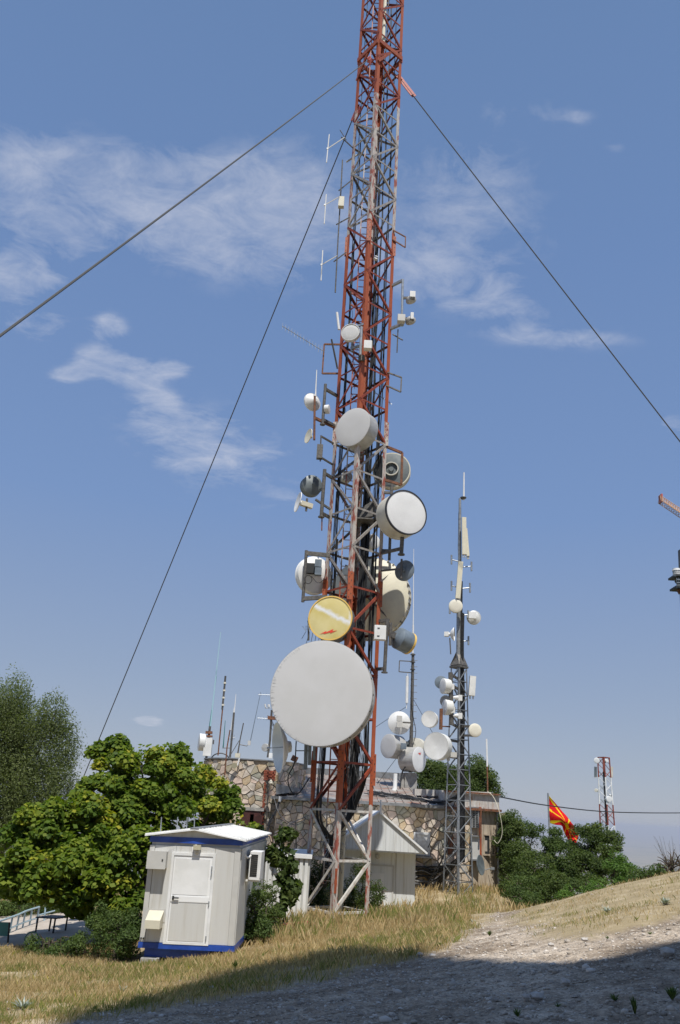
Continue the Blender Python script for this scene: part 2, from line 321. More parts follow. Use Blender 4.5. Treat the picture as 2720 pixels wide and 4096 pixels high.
# ================================================================ GROUND
CP = [(1360, 4096, 7.6), (2720, 4096, 7.0), (2000, 4096, 7.3), (700, 4096, 8.6), (0, 4096, 10.2), (2000, 3900, 9.9), (2720, 3800, 10.4), (1360, 3950, 10.9),
      (700, 3960, 13.5), (0, 3960, 14.5), (300, 3880, 18), (1000, 3900, 15), (1500, 3850, 14.2), (1500, 3750, 19.5), (745, 3840, 20), (585, 3872, 19.6), (940, 3815, 20.5),
      (1340, 3690, 27), (1800, 3700, 24), (2000, 3700, 20), (2030, 3640, 27), (2100, 3642, 26.5), (2350, 3577, 24), (2400, 3650, 17), (2560, 3520, 23), (2720, 3478, 22), (2720, 3600, 15),
      (1660, 3640, 33), (1800, 3570, 36), (1990, 3572, 36.2), (100, 3760, 25), (300, 3700, 28), (1150, 3690, 27), (1050, 3760, 22.5)]
ctrl = [tuple(at(*c)) for c in CP] + [(0, 0, -1.65), (8, 0, -1.25), (-8, 0, -2.5), (0, -15, -1.3), (20, 8, -.7), (22, 22, -1.4), (16, 32, -3.2), (-14, 10, -3.2), (-16, 38, -5.2), (0, 50, -4.5), (16, 45, -6.5), (-25, 20, -4.8), (9, 33, -3.3)]
CX = np.array(ctrl, float)
def tps(r2): return np.where(r2 > 1e-9, r2*np.log(np.maximum(r2, 1e-9))*.5, 0)
_n = len(CX); _A = np.zeros((_n+3, _n+3)); _d = ((CX[:, None, :2]-CX[None, :, :2])**2).sum(-1)
_A[:_n, :_n] = tps(_d)+np.eye(_n)*1.2; _A[:_n, _n] = 1; _A[:_n, _n+1:] = CX[:, :2]; _A[_n, :_n] = 1; _A[_n+1:, :_n] = CX[:, :2].T
_w = np.linalg.solve(_A, np.concatenate([CX[:, 2], [0, 0, 0]]))
def height(x, y):
    x = np.asarray(x, float); y = np.asarray(y, float); shp = x.shape; x = x.ravel(); y = y.ravel()
    cx0, cy0, R = 0., 20., 40.
    r = np.hypot(x-cx0, y-cy0); k = np.where(r > R, R/np.maximum(r, 1e-6), 1); xc = cx0+(x-cx0)*k; yc = cy0+(y-cy0)*k
    z = np.zeros(len(x))
    for s in range(0, len(x), 20000):
        e = slice(s, s+20000); d = (xc[e, None]-CX[None, :, 0])**2+(yc[e, None]-CX[None, :, 1])**2
        z[e] = tps(d) @ _w[:_n]+_w[_n]+_w[_n+1]*xc[e]+_w[_n+2]*yc[e]
    q = np.maximum(r-R, 0); drop = np.where(q < 20, q*q/40*.55, (q-10)*.55)
    hill = 1+.25*np.sin(np.arctan2(y, x)*5)+.12*np.sin(np.arctan2(y, x)*13+1)
    zz = z-drop*hill; far = -705+6*np.sin(x/900)*np.cos(y/1300)
    fade = np.clip((r-600)/1500, 0, 1)
    zz = np.where(zz < far, far, zz)
    return zz.reshape(shp)
def vnoise(x, y, f, seed=0):
    xs = x*f+seed*17.3; ys = y*f-seed*9.1; xi = np.floor(xs).astype(int); yi = np.floor(ys).astype(int); fx = xs-xi; fy = ys-yi; fx = fx*fx*(3-2*fx); fy = fy*fy*(3-2*fy)
    h = lambda a, b: (np.sin(a*127.1+b*311.7+seed*74.7)*43758.5453) % 1.0
    return (h(xi, yi)*(1-fx)+h(xi+1, yi)*fx)*(1-fy)+(h(xi, yi+1)*(1-fx)+h(xi+1, yi+1)*fx)*fy
def bumps(x, y):
    s = np.hypot(x, y); a = np.clip(1-s/60, 0, 1)
    return a*(.11*(vnoise(x, y, .55, 41)-.5)+.05*(vnoise(x, y, 1.9, 42)-.5)+.4*(.035*np.sin(x*1.7+1.3*np.sin(y*.9))*np.cos(y*1.9+.7*np.sin(x*1.1))+.018*np.sin(x*4.3+y*1.2)*np.cos(y*5.1-x*.8)+.008*np.sin(x*11+3*np.sin(y*7))))
def H(x, y): return float(height(np.array([x]), np.array([y]))[0]+bumps(np.array([x]), np.array([y]))[0])
def ground_at(px, py, y0=5, y1=60):
    d = ray(px, py); prev = None
    for Y in np.arange(y0, y1, .1):
        p = d*(Y/d.y)
        if p.z < H(p.x, p.y): return Vector((p.x, p.y, H(p.x, p.y)))
    return None
# gravel road and path outline, on the ground
ROADPX = [(80, 4200, 8), (340, 4071, 0), (980, 3973, 0), (1400, 3884, 0), (1740, 3800, 0), (1830, 3745, 0), (1930, 3690, 0), (2005, 3645, 0), (2050, 3645, 0), (2080, 3690, 0), (2180, 3740, 0), (2380, 3735, 0), (2560, 3700, 0), (2715, 3665, 0)]
road = []
for a, b, y in ROADPX:
    p = at(a, b, y) if y else ground_at(a, b)
    road.append((p.x, p.y))
road[0] = (-4.2, 7.2); road += [(12, 11.5), (16, 2), (14, -12), (-12, -12), (-9, 3)]
RD = np.array(road)
def road_sd(x, y):       # signed distance, positive inside
    P = np.stack([x, y], -1); best = np.full(x.shape, 1e9); inside = np.zeros(x.shape, bool); n = len(RD)
    for i in range(n):
        a = RD[i]; b = RD[(i+1) % n]; ab = b-a; t = np.clip(((P-a)@ab)/(ab@ab), 0, 1); d = np.hypot(*np.moveaxis(P-(a+t[..., None]*ab), -1, 0)); best = np.minimum(best, d)
        c = ((a[1] > y) != (b[1] > y)) & (x < (b[0]-a[0])*(y-a[1])/((b[1]-a[1]) or 1e-9)+a[0]); inside ^= c
    return np.where(inside, best, -best)
def roadness(x, y):
    sd = road_sd(x, y)+.5*(vnoise(x, y, 1.3, 1)-.5)+.35*(vnoise(x, y, 4, 2)-.5)
    # the hill to the right of the path is only sparsely grassed
    return np.clip(sd/.5+.5, 0, 1)
def ground():
    ang = np.concatenate([np.linspace(-180, -32, 60, endpoint=False), np.linspace(-32, 32, 420, endpoint=False), np.linspace(32, 180, 60, endpoint=False)])
    rr = [0.0]; r = .5
    while r < 90000:
        rr.append(r); r += max(.07, .0085*r) if r < 45 else .045*r
    rr = np.array(rr); A = np.radians(ang); X = rr[:, None]*np.sin(A)[None]; Y = rr[:, None]*np.cos(A)[None]
    Z = height(X, Y)+bumps(X, Y); rd = roadness(X, Y)*(np.hypot(X, Y) < 60)
    Z += .012*(vnoise(X, Y, 14, 5)-.5)*(np.hypot(X, Y) < 40)*rd*2-.03*rd
    n = len(A); m = len(rr); V = np.stack([X, Y, Z], -1).reshape(-1, 3); i = np.arange(m-1)[:, None]*n; k = np.arange(n)[None]; k2 = (k+1) % n
    F = np.stack([i+k, i+n+k, i+n+k2, i+k2], -1).reshape(-1, 4)
    mt = bpy.data.materials.new('dry_ground_and_gravel'); mt.use_nodes = True; t = mt.node_tree; b = t.nodes['Principled BSDF']; b.inputs['Roughness'].default_value = .95; b.inputs['Specular IOR Level'].default_value = .15
    at_ = N(t, 'ShaderNodeAttribute'); at_.attribute_name = 'road'; g = N(t, 'ShaderNodeNewGeometry'); P = g.outputs['Position']
    def nz(s, d=6.): 
        q = N(t, 'ShaderNodeTexNoise', i_Scale=s, i_Detail=d, i_Roughness=.7); L(t, P, q.inputs['Vector']); return q.outputs[0]
    def ramp(f, *st):
        q = N(t, 'ShaderNodeValToRGB'); L(t, f, q.inputs[0])
        for j, (p, c) in enumerate(st):
            e = q.color_ramp.elements[j] if j < 2 else q.color_ramp.elements.new(p)
            e.position = p; e.color = (*c, 1)
        return q.outputs[0]
    def mix(f, a, b_, mode='MIX'):
        q = N(t, 'ShaderNodeMix', data_type='RGBA'); q.blend_type = mode
        if isinstance(f, float): q.inputs[0].default_value = f
        else: L(t, f, q.inputs[0])
        for s_, v in ((6, a), (7, b_)):
            if isinstance(v, tuple): q.inputs[s_].default_value = (*v, 1)
            else: L(t, v, q.inputs[s_])
        return q.outputs[2]
    soil = ramp(nz(1.6, 9.), (.35, (.27, .215, .13)), (.65, (.46, .38, .26)), (.52, (.34, .27, .16)))
    vo = N(t, 'ShaderNodeTexVoronoi', i_Scale=26.0); L(t, P, vo.inputs['Vector'])
    vs = N(t, 'ShaderNodeTexVoronoi', i_Scale=9.0); L(t, P, vs.inputs['Vector'])
    base = ramp(nz(.55, 8.), (.36, (.37, .31, .245)), (.64, (.56, .48, .39)))
    peb = ramp(M(t, 'ADD', M(t, 'MULTIPLY', nz(34., 5.), .6), M(t, 'MULTIPLY', nz(9., 4.), .4)), (.40, (.50, .48, .46)), (.60, (1.32, 1.30, 1.26)))
    damp = ramp(M(t, 'ADD', M(t, 'MULTIPLY', nz(.7, 9.), .6), M(t, 'MULTIPLY', nz(3.1, 8.), .4)), (.44, (.42, .38, .34)), (.56, (1., 1., 1.)))
    grav = mix(1.0, mix(.8, base, damp, 'MULTIPLY'), peb, 'MULTIPLY')
    sep = N(t, 'ShaderNodeSeparateXYZ'); L(t, P, sep.inputs[0])
    near = mix(at_.outputs['Fac'], soil, grav)
    dist = M(t, 'SQRT', M(t, 'ADD', M(t, 'POWER', sep.outputs[0], 2.), M(t, 'POWER', sep.outputs[1], 2.)))
    wood = ramp(nz(.05, 8.), (.4, (.035, .055, .018)), (.65, (.08, .10, .035)))
    mp = N(t, 'ShaderNodeMapping'); mp.inputs['Scale'].default_value = (.00045, .0012, .0005); L(t, P, mp.inputs[0])
    nf = N(t, 'ShaderNodeTexNoise', i_Scale=1.0, i_Detail=9.0, i_Roughness=.7); L(t, mp.outputs[0], nf.inputs['Vector'])
    plain = ramp(nf.outputs[0], (.40, (.10, .12, .06)), (.52, (.34, .27, .16)), (.62, (.16, .17, .09)), (.70, (.42, .36, .26)))
    c = mix(M(t, 'DIVIDE', M(t, 'SUBTRACT', dist, 42.), 14., clamp=True), near, wood)
    c = mix(M(t, 'DIVIDE', M(t, 'SUBTRACT', dist, 1200.), 500., clamp=True), c, plain)
    L(t, c, b.inputs['Base Color'])
    hgt = M(t, 'ADD', M(t, 'MULTIPLY', nz(38., 5.), .6), M(t, 'MULTIPLY', nz(7., 5.), .5)); bp = N(t, 'ShaderNodeBump', i_Strength=.8, i_Distance=.03); L(t, hgt, bp.inputs['Height']); L(t, bp.outputs[0], b.inputs['Normal'])
    o = fast('ground', V, F, mt, smooth=True); o['kind'] = 'structure'
    a = o.data.attributes.new('road', 'FLOAT', 'POINT'); a.data.foreach_set('value', rd.reshape(-1).astype(np.float32))
ground()
# unseen shadow caster added behind the viewpoint; its outline shapes the shade on the road
EDGE = [(255, 4090), (330, 4050), (480, 4020), (620, 3985), (760, 3940), (900, 3895), (1060, 3862), (1180, 3848), (1300, 3820), (1420, 3808), (1560, 3812), (1700, 3808), (1790, 3815), (1900, 3830), (2040, 3838), (2180, 3838), (2290, 3838), (2400, 3826), (2500, 3800), (2600, 3772), (2715, 3752)]
def shade_block():
    top = []
    for px, py in EDGE:
        g = ground_at(px, py)
        if g is None: continue
        t = (g.y+9)/(-SUN.y); top.append((g.x+SUN.x*t, g.z+SUN.z*t))
    top.sort(); x0, z0 = top[0]; x1, z1 = top[-1]
    pts = [(x0-1.4, -8)]+[(x0-1.4, z0-8)]+top+[(x1+8, z1+2), (x1+18, z1-4), (x1+18, -8)]
    mb = MB(); n = len(pts); vs = [(x, -9, z) for x, z in pts]+[(x, -12, z) for x, z in pts]
    mb.add(vs, [tuple(range(n)), tuple(range(2*n-1, n-1, -1))]+[(i, n+i, n+(i+1) % n, (i+1) % n) for i in range(n)])
    o = solo('building', mb, 'concrete', 'tall unseen block added behind the viewpoint to cast the shadow across the gravel road', 'building')
shade_block()
# ================================================================ stones, gravel, grass
def ico_variants():
    t = (1+5**.5)/2; v = np.array([(-1, t, 0), (1, t, 0), (-1, -t, 0), (1, -t, 0), (0, -1, t), (0, 1, t), (0, -1, -t), (0, 1, -t), (t, 0, -1), (t, 0, 1), (-t, 0, -1), (-t, 0, 1)])/1.9
    f = np.array([(0, 11, 5), (0, 5, 1), (0, 1, 7), (0, 7, 10), (0, 10, 11), (1, 5, 9), (5, 11, 4), (11, 10, 2), (10, 7, 6), (7, 1, 8), (3, 9, 4), (3, 4, 2), (3, 2, 6), (3, 6, 8), (3, 8, 9), (4, 9, 5), (2, 4, 11), (6, 2, 10), (8, 6, 7), (9, 8, 1)]); return v, f
IV, IF = ico_variants()
def wedge(n, y0, y1, pw=1.0, half=.47):
    u = rng.random(n); Y = (y0**(2-pw)+(y1**(2-pw)-y0**(2-pw))*u)**(1/(2-pw)); X = (rng.random(n)*2-1)*half*Y-.01*Y; return X, Y
def gravel():
    n = 42000; X, Y = wedge(n, 6.2, 30, 1.3); rd = roadness(X, Y); keep = rng.random(n) < rd*.95+.035*(Y < 28); X, Y = X[keep], Y[keep]; n = len(X)
    Z = height(X, Y)+bumps(X, Y)-.03*roadness(X, Y)
    s = .006*np.exp(rng.normal(0, .66, n))+.003; s = np.minimum(s, .048)
    V = IV[None]*(1+.35*rng.normal(0, 1, (n, 12, 1)).clip(-1, 1))*s[:, None, None]*np.stack([np.ones(n)*1.1, rng.uniform(.7, 1.2, n), rng.uniform(.45, .8, n)], -1)[:, None]
    V[..., 0] += X[:, None]; V[..., 1] += Y[:, None]; V[..., 2] += (Z+s*.15)[:, None]
    F = IF[None]+(np.arange(n)*12)[:, None, None]
    m = foliage_mat('gravel_stones', [(0, (.28, .245, .21)), (.6, (.43, .38, .32)), (1, (.62, .57, .51))], trans=0.0, rough=.9)
    o = fast('gravel', V.reshape(-1, 3), F.reshape(-1, 3), m, np.repeat(rng.random(n), 20)); o['kind'] = 'stuff'; o['label'] = 'loose grey and white gravel scattered on the dirt road'
gravel()
def rock(p, s, label, flat=.6):
    r_ = random.Random(int(p[0]*1000)); mb = MB(); k = [1+.3*(r_.random()-.5) for _ in range(12)]
    v = [Vector((a[0]*s*k[i], a[1]*s*k[i]*.8, a[2]*s*k[i]*flat))+Vector(p)+Vector((0, 0, s*flat*.35)) for i, a in enumerate(IV)]
    mb.add(v, [tuple(f) for f in IF]); solo('rock', mb, 'rock', label, 'rock', group='pale rocks lying on the ground')
for px, py, s, lab in ((1305, 3828, .085, 'pale rounded rock in the shade at the grass edge, below the lattice mast'), (848, 3957, .045, 'small white rock at the shadow edge left of the dirt road, below the blue-based cabin'), (1680, 3822, .06, 'whitish rock at the top of the shaded road, left of the path'),
                       (2147, 3997, .07, 'flat white rock in the middle of the shaded gravel road'), (2670, 3820, .09, 'pale flat rock at the right edge of the road in the shade'), (2338, 3762, .05, 'white rock on the sunlit gravel below the grassy hill'), (2262, 3935, .05, 'grey rock in the shaded gravel at right'), (953, 3932, .05, 'small dull rock on the shaded bank under the cabin'),
                       (2103, 3995, .045, 'small rock just left of the flat white rock on the road'), (2205, 3784, .05, 'rock at the lit edge of the road below the bare hill')):
    g = ground_at(px, py)
    if g: rock(g, s, lab)
def blades(n, y0, y1, pw, hmin, hmax, wid, name, label, maskf, tonef, lean=.38, half=.47):
    X, Y = wedge(n, y0, y1, pw, half); k = maskf(X, Y) > rng.random(n); X, Y = X[k], Y[k]; n = len(X)
    cl = vnoise(X, Y, 1.1, 8)*.7+vnoise(X, Y, 4.5, 9)*.3
    h = (hmin+(hmax-hmin)*rng.random(n)**2.2)*(.6+.8*cl)*np.clip(Y/17, .62, 1)*np.where(hill_mask(X, Y) > .3, .55, 1); a = rng.random(n)*2*math.pi; dx, dy = np.cos(a), np.sin(a); b = rng.random(n)*2*math.pi; ln = h*lean*rng.random(n)**.7*1.6
    Z = height(X, Y)+bumps(X, Y)-.02; w = wid*(.6+.8*rng.random(n))*(.55+Y/24)
    P = np.stack([X, Y, Z], -1); W_ = np.stack([dx*w, dy*w, 0*w], -1); U1 = np.stack([np.cos(b)*ln*.35, np.sin(b)*ln*.35, h*.6], -1); U2 = np.stack([np.cos(b)*ln, np.sin(b)*ln, h], -1)
    V = np.stack([P-W_, P+W_, P+U1+W_*.5, P+U2], 1).reshape(-1, 3); o = np.arange(n)*4
    F = np.stack([o, o+1, o+2, o+3], -1)
    ob = fast(name, V, F, 'grass', tonef(X, Y, n)); ob['kind'] = 'stuff'; ob['label'] = label; return ob
def hill_mask(X, Y): return np.clip((X-(.13*Y+.6))/1.5, 0, 1)*np.clip((29-Y)/1.5+1.0*(X > 7), 0, 1)
def gmask(X, Y):
    m = 1-roadness(X, Y); hm = hill_mask(X, Y)
    m *= np.where(hm > 0, (.25+.75*np.clip((vnoise(X, Y, .9, 11)*.6+vnoise(X, Y, 3.1, 12)*.4-.46)*5, 0, 1)), 1)
    # container, masts and houses stand here
    sh = ((X > -4.6) & (X < -2.0) & (Y > 19.9) & (Y < 25.9)); wk = walk_mask(X, Y)
    blk = (np.hypot(X-blk_x, Y-19.55) < .5)
    tr = np.clip((vnoise(X, Y, .8, 61)*.5+vnoise(X, Y, 2.7, 62)*.5-.30)*5, .25, 1)
    return m*tr*(~sh)*(1-wk)*(1-.93*blk)
blk_x = at(585, 3872, 19.7).x
def walk_mask(X, Y): return ((Y > 23.2) & (Y < 33) & (X < -5.6-.0*Y) & (X > -.60*Y)).astype(float)
def tone_field(X, Y, n):
    g = vnoise(X, Y, .45, 21)*.6+vnoise(X, Y, 2.2, 22)*.4; left = np.clip((-X-1)/6, 0, 1)
    t = rng.random(n)*.62; green = rng.random(n) < np.clip((g-.50)*2.6+.03+.26*left, .03, .75); t = np.where(green, .74+.16*rng.random(n), t)
    return np.where(rng.random(n) < .035*left*(vnoise(X, Y, 1.7, 33) > .62), 1.0, t)
blades(520000, 7.5, 27, .95, .03, .19, .0017, 'grass', 'dry yellow grass with green tufts on the sloping meadow', lambda X, Y: gmask(X, Y)*np.where(hill_mask(X, Y) > .3, .42, 1), tone_field)
blades(130000, 20.5, 42, .6, .10, .46, .0021, 'tall_grass', 'tall straw coloured grass around the huts and the stone building', lambda X, Y: gmask(X, Y)*(hill_mask(X, Y) < .35)*(Y > 20.5+2.5*vnoise(X, Y, .6, 30)+2.2*(X < -1.2)), tone_field, .3)

blades(26000, 8, 27, .9, .05, .20, .006, 'green_weeds', 'patches of low green weeds in the dry meadow', lambda X, Y: gmask(X, Y)*(vnoise(X, Y, 1.3, 51)*.6+vnoise(X, Y, 5, 52)*.4 > .60+.04*(X > 0)), lambda X, Y, n: .84+.08*rng.random(n), .7)
# ================================================================ STONE BUILDING
def flagstones(Wd, Hh, cell, seed, skip=None):           # irregular Voronoi slabs in (s, z)
    r = np.random.default_rng(seed); nx, ny = int(Wd/cell)+1, int(Hh/cell)+1; P = []
    for i in range(-1, nx+1):
        for j in range(-1, ny+1): P.append(((i+.5+(r.random()-.5)*1.25)*cell, (j+.5+(r.random()-.5)*1.25)*cell*1.05))
    P = np.array(P); out = []
    for i, p in enumerate(P):
        if not (0 < p[0] < Wd and 0 < p[1] < Hh): continue
        if skip and skip(p[0], p[1]): continue
        d = ((P-p)**2).sum(1); idx = np.argsort(d)[1:16]; poly = [(p[0]-.6, p[1]-.6), (p[0]+.6, p[1]-.6), (p[0]+.6, p[1]+.6), (p[0]-.6, p[1]+.6)]
        planes = [((P[q]-p), (P[q]+p)/2) for q in idx]+[(np.array((1, 0)), np.array((Wd, 0))), (np.array((-1, 0)), np.array((0., 0))), (np.array((0, 1)), np.array((0, Hh))), (np.array((0, -1)), np.array((0., 0)))]
        for nrm, mid in planes:
            new = []
            for k in range(len(poly)):
                a, b = poly[k], poly[(k+1) % len(poly)]; da = (a[0]-mid[0])*nrm[0]+(a[1]-mid[1])*nrm[1]; db = (b[0]-mid[0])*nrm[0]+(b[1]-mid[1])*nrm[1]
                if da <= 0: new.append(a)
                if da*db < 0: t = da/(da-db); new.append((a[0]+(b[0]-a[0])*t, a[1]+(b[1]-a[1])*t))
            poly = new
            if len(poly) < 3: break
        if len(poly) < 3: continue
        q = [poly[0]]
        for a in poly[1:]:
            if math.hypot(a[0]-q[-1][0], a[1]-q[-1][1]) > .05: q.append(a)
        if len(q) < 3: continue
        c = (sum(a[0] for a in q)/len(q), sum(a[1] for a in q)/len(q)); R_ = sum(math.hypot(a[0]-c[0], a[1]-c[1]) for a in q)/len(q)
        q = [(c[0]+(a[0]-c[0])*(1-.011/R_)+0, c[1]+(a[1]-c[1])*(1-.011/R_)) for a in q]
        out.append((c, q, R_, r.random(), r.random()))
    return out
def clad(parent, stones, wallf, limit, base_depth=.04):
    # wallf(s, z, out) -> world point; nearest/biggest as objects, the rest joined
    stones = sorted(stones, key=lambda t: -t[2]); rest = {}
    for i, (c, q, R_, r1, r2) in enumerate(stones):
        th = base_depth+.05*r1; n = len(q); mi = int(r2*r2*7) if r1 < .3 else int(r2*7); mi = min(mi, 6)
        base = [wallf(a, b, -.01) for a, b in q]; k = 1-.012/R_; top = [wallf(c[0]+(a-c[0])*k, c[1]+(b-c[1])*k, th+.012*math.sin(17*a+9*b)) for a, b in q]
        fs = [tuple(range(n, 2*n))]+[(j, (j+1) % n, n+(j+1) % n, n+j) for j in range(n)]
        if i < limit:
            mb = MB(); o0 = wallf(c[0], c[1], 0); mb.add([v-o0 for v in base+top], fs)
            me = bpy.data.meshes.new('stone'); me.from_pydata([tuple(v) for v in mb.v], [], mb.f); me.materials.append(MT['stones'][mi])
            o = link(bpy.data.objects.new('stone', me)); o.parent = parent; o.location = INV[parent.name] @ o0
        else: rest.setdefault(mi, MB()).add(base+top, fs)
    for mi, mb in rest.items(): put('stone_cladding', mb, MT['stones'][mi], parent, kind='stuff')
GZ = -4.4
# ---- low wing with a gently curved facade
xa, xb = at(1092, 3400, 38.6), at(1880, 3400, 38.2); xe = at(1995, 3400, 38.4)
WX0, WX1, WXE = xa.x, xb.x, xe.x; SAG = 1.5
def facade(x): u = (x-(WX0+WXE)/2)/((WXE-WX0)/2); return 37.0+SAG*u*u
xs_ = np.linspace(WX0, WX1, 200); ys_ = np.array([facade(x) for x in xs_]); sl = np.concatenate([[0], np.cumsum(np.hypot(np.diff(xs_), np.diff(ys_)))])
def wing_pt(s, z, out):
    x = float(np.interp(s, sl, xs_)); y = facade(x); dydx = 2*SAG*(x-(WX0+WXE)/2)/((WXE-WX0)/2)**2; n = Vector((dydx, -1, 0)).normalized(); return Vector((x, y, GZ+z))+n*out
EZ = .32
bld = thing('stone_building', 'low stone clad building with curved wall and rusty sheet roof behind the lattice masts', 'building', (0, 38, GZ))
mb = MB(); K = 40; pts = [(x, facade(x)) for x in np.linspace(WX0, WXE, K)]; ring = pts+[(WXE, 46), (WX0, 46)]; n = len(ring)
mb.add([(x, y, GZ) for x, y in ring]+[(x, y, EZ) for x, y in ring], [(i, (i+1) % n, n+(i+1) % n, n+i) for i in range(n)]+[tuple(range(n, 2*n))]); wall = put('wall', mb, 'mortar', bld)
def skipw(s, z):
    p = wing_pt(s, z, 0); d = p; 
    for (l, t, r_, b) in ((1662, 3336, 1712, 3418), (1788, 3338, 1812, 3420), (975, 3242, 1044, 3330)):
        a = at(l, t, p.y); c = at(r_, b, p.y)
        if a.x < p.x < c.x and c.z < p.z < a.z: return True
    return False
clad(wall, flagstones(float(sl[-1]), EZ-GZ-.02, .275, 3, skipw), wing_pt, 300)
def facepanel(px0, py0, px1, py1, Yoff, th, name, m, parent, extra=None):     # box set on the facade between two photo corners
    xm = at((px0+px1)/2, (py0+py1)/2, 38); Y = facade(xm.x)-Yoff; a = at(px0, py0, Y); b = at(px1, py1, Y)
    a2 = at(px0, py1, Y); x0 = (a.x+a2.x)/2; x1 = (b.x+at(px1, py0, Y).x)/2; mb = MB(); mb.span((x0, Y-th, min(a.z, b.z)), (x1, Y, max(a.z, b.z))); return put(name, mb, m, parent), (x0, x1, b.z, a.z, Y-th)
w1, q = facepanel(1662, 3338, 1710, 3412, .02, .10, 'window', 'shutter', bld)
mb = MB(); x0, x1, z0, z1, y = q
for xx in (x0-.05, x1+.05): mb.span((xx-.05, y-.05, z0-.1), (xx+.05, y+.12, z1+.1))
for zz in (z0-.06, z1+.06): mb.span((x0, y-.045, zz-.05), (x1, y+.12, zz+.05))
put('frame', mb, 'shutter', w1); mb = MB().span((x0-.2, y-.14, z0-.2), (x1+.2, y+.12, z0-.13)); put('sill', mb, 'concrete', w1)
d1, q = facepanel(1788, 3345, 1812, 3418, -.02, .08, 'window', 'rust', bld)
# plaster end
mb = MB(); pl = [(x, facade(x)-.10) for x in np.linspace(WX1, WXE, 8)]; ring = pl+[(WXE, facade(WXE)+.3), (WX1, facade(WX1)+.3)]; n = len(ring)
mb.add([(x, y, GZ) for x, y in ring]+[(x, y, EZ-.02) for x, y in ring], [(i, (i+1) % n, n+(i+1) % n, n+i) for i in range(n)]+[tuple(range(n, 2*n))]); put('plaster_wall', mb, 'plaster', bld)
for l, r_ in ((1935, 1957), (1968, 1974)):
    o, q = facepanel(l, 3341, r_, 3416, .105, .03, 'window', 'dark', bld); x0, x1, z0, z1, y = q
    mb = MB(); mb.span((x0-.06, y-.06, z0-.07), (x1+.06, y+.02, z0-.005)); mb.span((x0-.05, y-.04, z0), (x0, y+.02, z1)); mb.span((x1, y-.04, z0), (x1+.05, y+.02, z1)); mb.span((x0, y-.04, z1), (x1, y+.02, z1+.05)); put('frame', mb, 'plaster', o)
    mb = MB().span((x0+.0, y-.004, z0+.1), (x0+(x1-x0)*.6, y+.01, z0+.55)); put('pane', mb, 'slab', o)
# corner drainpipe
px_ = WXE-.05; mb = MB().tube([(px_, facade(WXE)-.22, EZ), (px_, facade(WXE)-.22, GZ)], .07, 8); put('drainpipe', mb, 'galv', bld)
mb = MB().beam((px_+.2, facade(WXE)+.1, EZ-.1), (px_+.35, facade(WXE)+.1, GZ), .4, .5, (0, 1, 0)); put('corner_pier', mb, 'plaster', bld)
# roof of standing seam sheets, eave to ridge
RZ = 1.62; RY = 44.5
def roofz(x, f): return EZ+.06+(RZ-EZ)*f
strips = 26; xs = np.linspace(WX0-.25, WX1+.6, strips+1)
for i in range(strips):
    mb = MB(); a, b = xs[i], xs[i+1]-.02; ya, yb = facade(a)-.20, facade(b)-.20; dz = random.uniform(-.012, .012); top = 1 if b < at(1650, 3150, 42).x else .45
    Z0 = EZ+.04+dz; Y1 = 38+6.5*top; Z1 = EZ+.04+(RZ-EZ)*top+dz
    c = (WX0+WX1)/2; a2, b2 = c+(a-c)*.93, c+(b-c)*.93
    vs = [(a, ya, Z0), (b, yb, Z0), (b2, Y1, Z1), (a2, Y1, Z1)]; vs += [(x, y, z-.02) for x, y, z in vs]
    mb.add(vs, [(0, 1, 2, 3), (7, 6, 5, 4), (0, 4, 5, 1), (1, 5, 6, 2), (2, 6, 7, 3), (3, 7, 4, 0)]); mb.beam((b, yb, Z0+.02), (b2, Y1, Z1+.02), .035, .05); put('roof_sheet', mb, 'roofsheet', bld)
mb = MB()
for i in range(30):
    a = WX0-.25+(WX1+.7-WX0)*i/30; b = WX0-.25+(WX1+.7-WX0)*(i+1)/30; mb.beam((a, facade(a)-.25, EZ-.02), (b, facade(b)-.25, EZ-.02), .11, .12, (0, 0, 1))
put('gutter', mb, 'gutter', bld)
mb = MB()      # soffit boards
for i in range(30):
    a = WX0-.2+(WX1+.6-WX0)*i/30; b = WX0-.2+(WX1+.6-WX0)*(i+1)/30; vs = [(a, facade(a)-.19, EZ-.05), (b, facade(b)-.19, EZ-.05), (b, facade(b)+.02, EZ-.02), (a, facade(a)+.02, EZ-.02)]; mb.add(vs+[(x, y, z+.03) for x, y, z in vs], [(3, 2, 1, 0), (4, 5, 6, 7), (0, 1, 5, 4), (1, 2, 6, 5), (2, 3, 7, 6), (3, 0, 4, 7)])
put('soffit', mb, 'gutter', bld)
mb = MB().span((WX0+.5, 44.2, RZ-.3), (at(1620, 3090, 44.3).x, 44.5, RZ+.30)); put('parapet', mb, 'gutter', bld)
# whitewashed parapet of the right end
a = at(1780, 3180, 37); mb = MB(); pl = [(x, facade(x)-.12) for x in np.linspace(a.x, WXE+.05, 10)]; ring = pl+[(WXE+.05, 41.5), (a.x, 41.5)]; n = len(ring)
mb.add([(x, y, EZ+.02) for x, y in ring]+[(x, y, EZ+.62) for x, y in ring], [(i, (i+1) % n, n+(i+1) % n, n+i) for i in range(n)]+[tuple(range(n, 2*n))]); put('parapet', mb, 'parapet', bld)
mb = MB()
for i in range(len(pl)-1): mb.beam((pl[i][0], pl[i][1]-.06, EZ+.66), (pl[i+1][0], pl[i+1][1]-.06, EZ+.66), .16, .07, (0, 0, 1)); mb.beam((pl[i][0], pl[i][1]-.14, EZ-.02), (pl[i+1][0], pl[i+1][1]-.14, EZ-.02), .24, .10, (0, 0, 1))
put('coping', mb, 'rust', bld)
mb = MB(); a = at(1655, 3168, 39.3); b = at(1960, 3190, 39.6)
mb.beam((a.x, a.y, a.z), (b.x, b.y, a.z+.05), .5, .28, (0, 0, 1)); put('roof_edge', mb, 'parapet', bld)
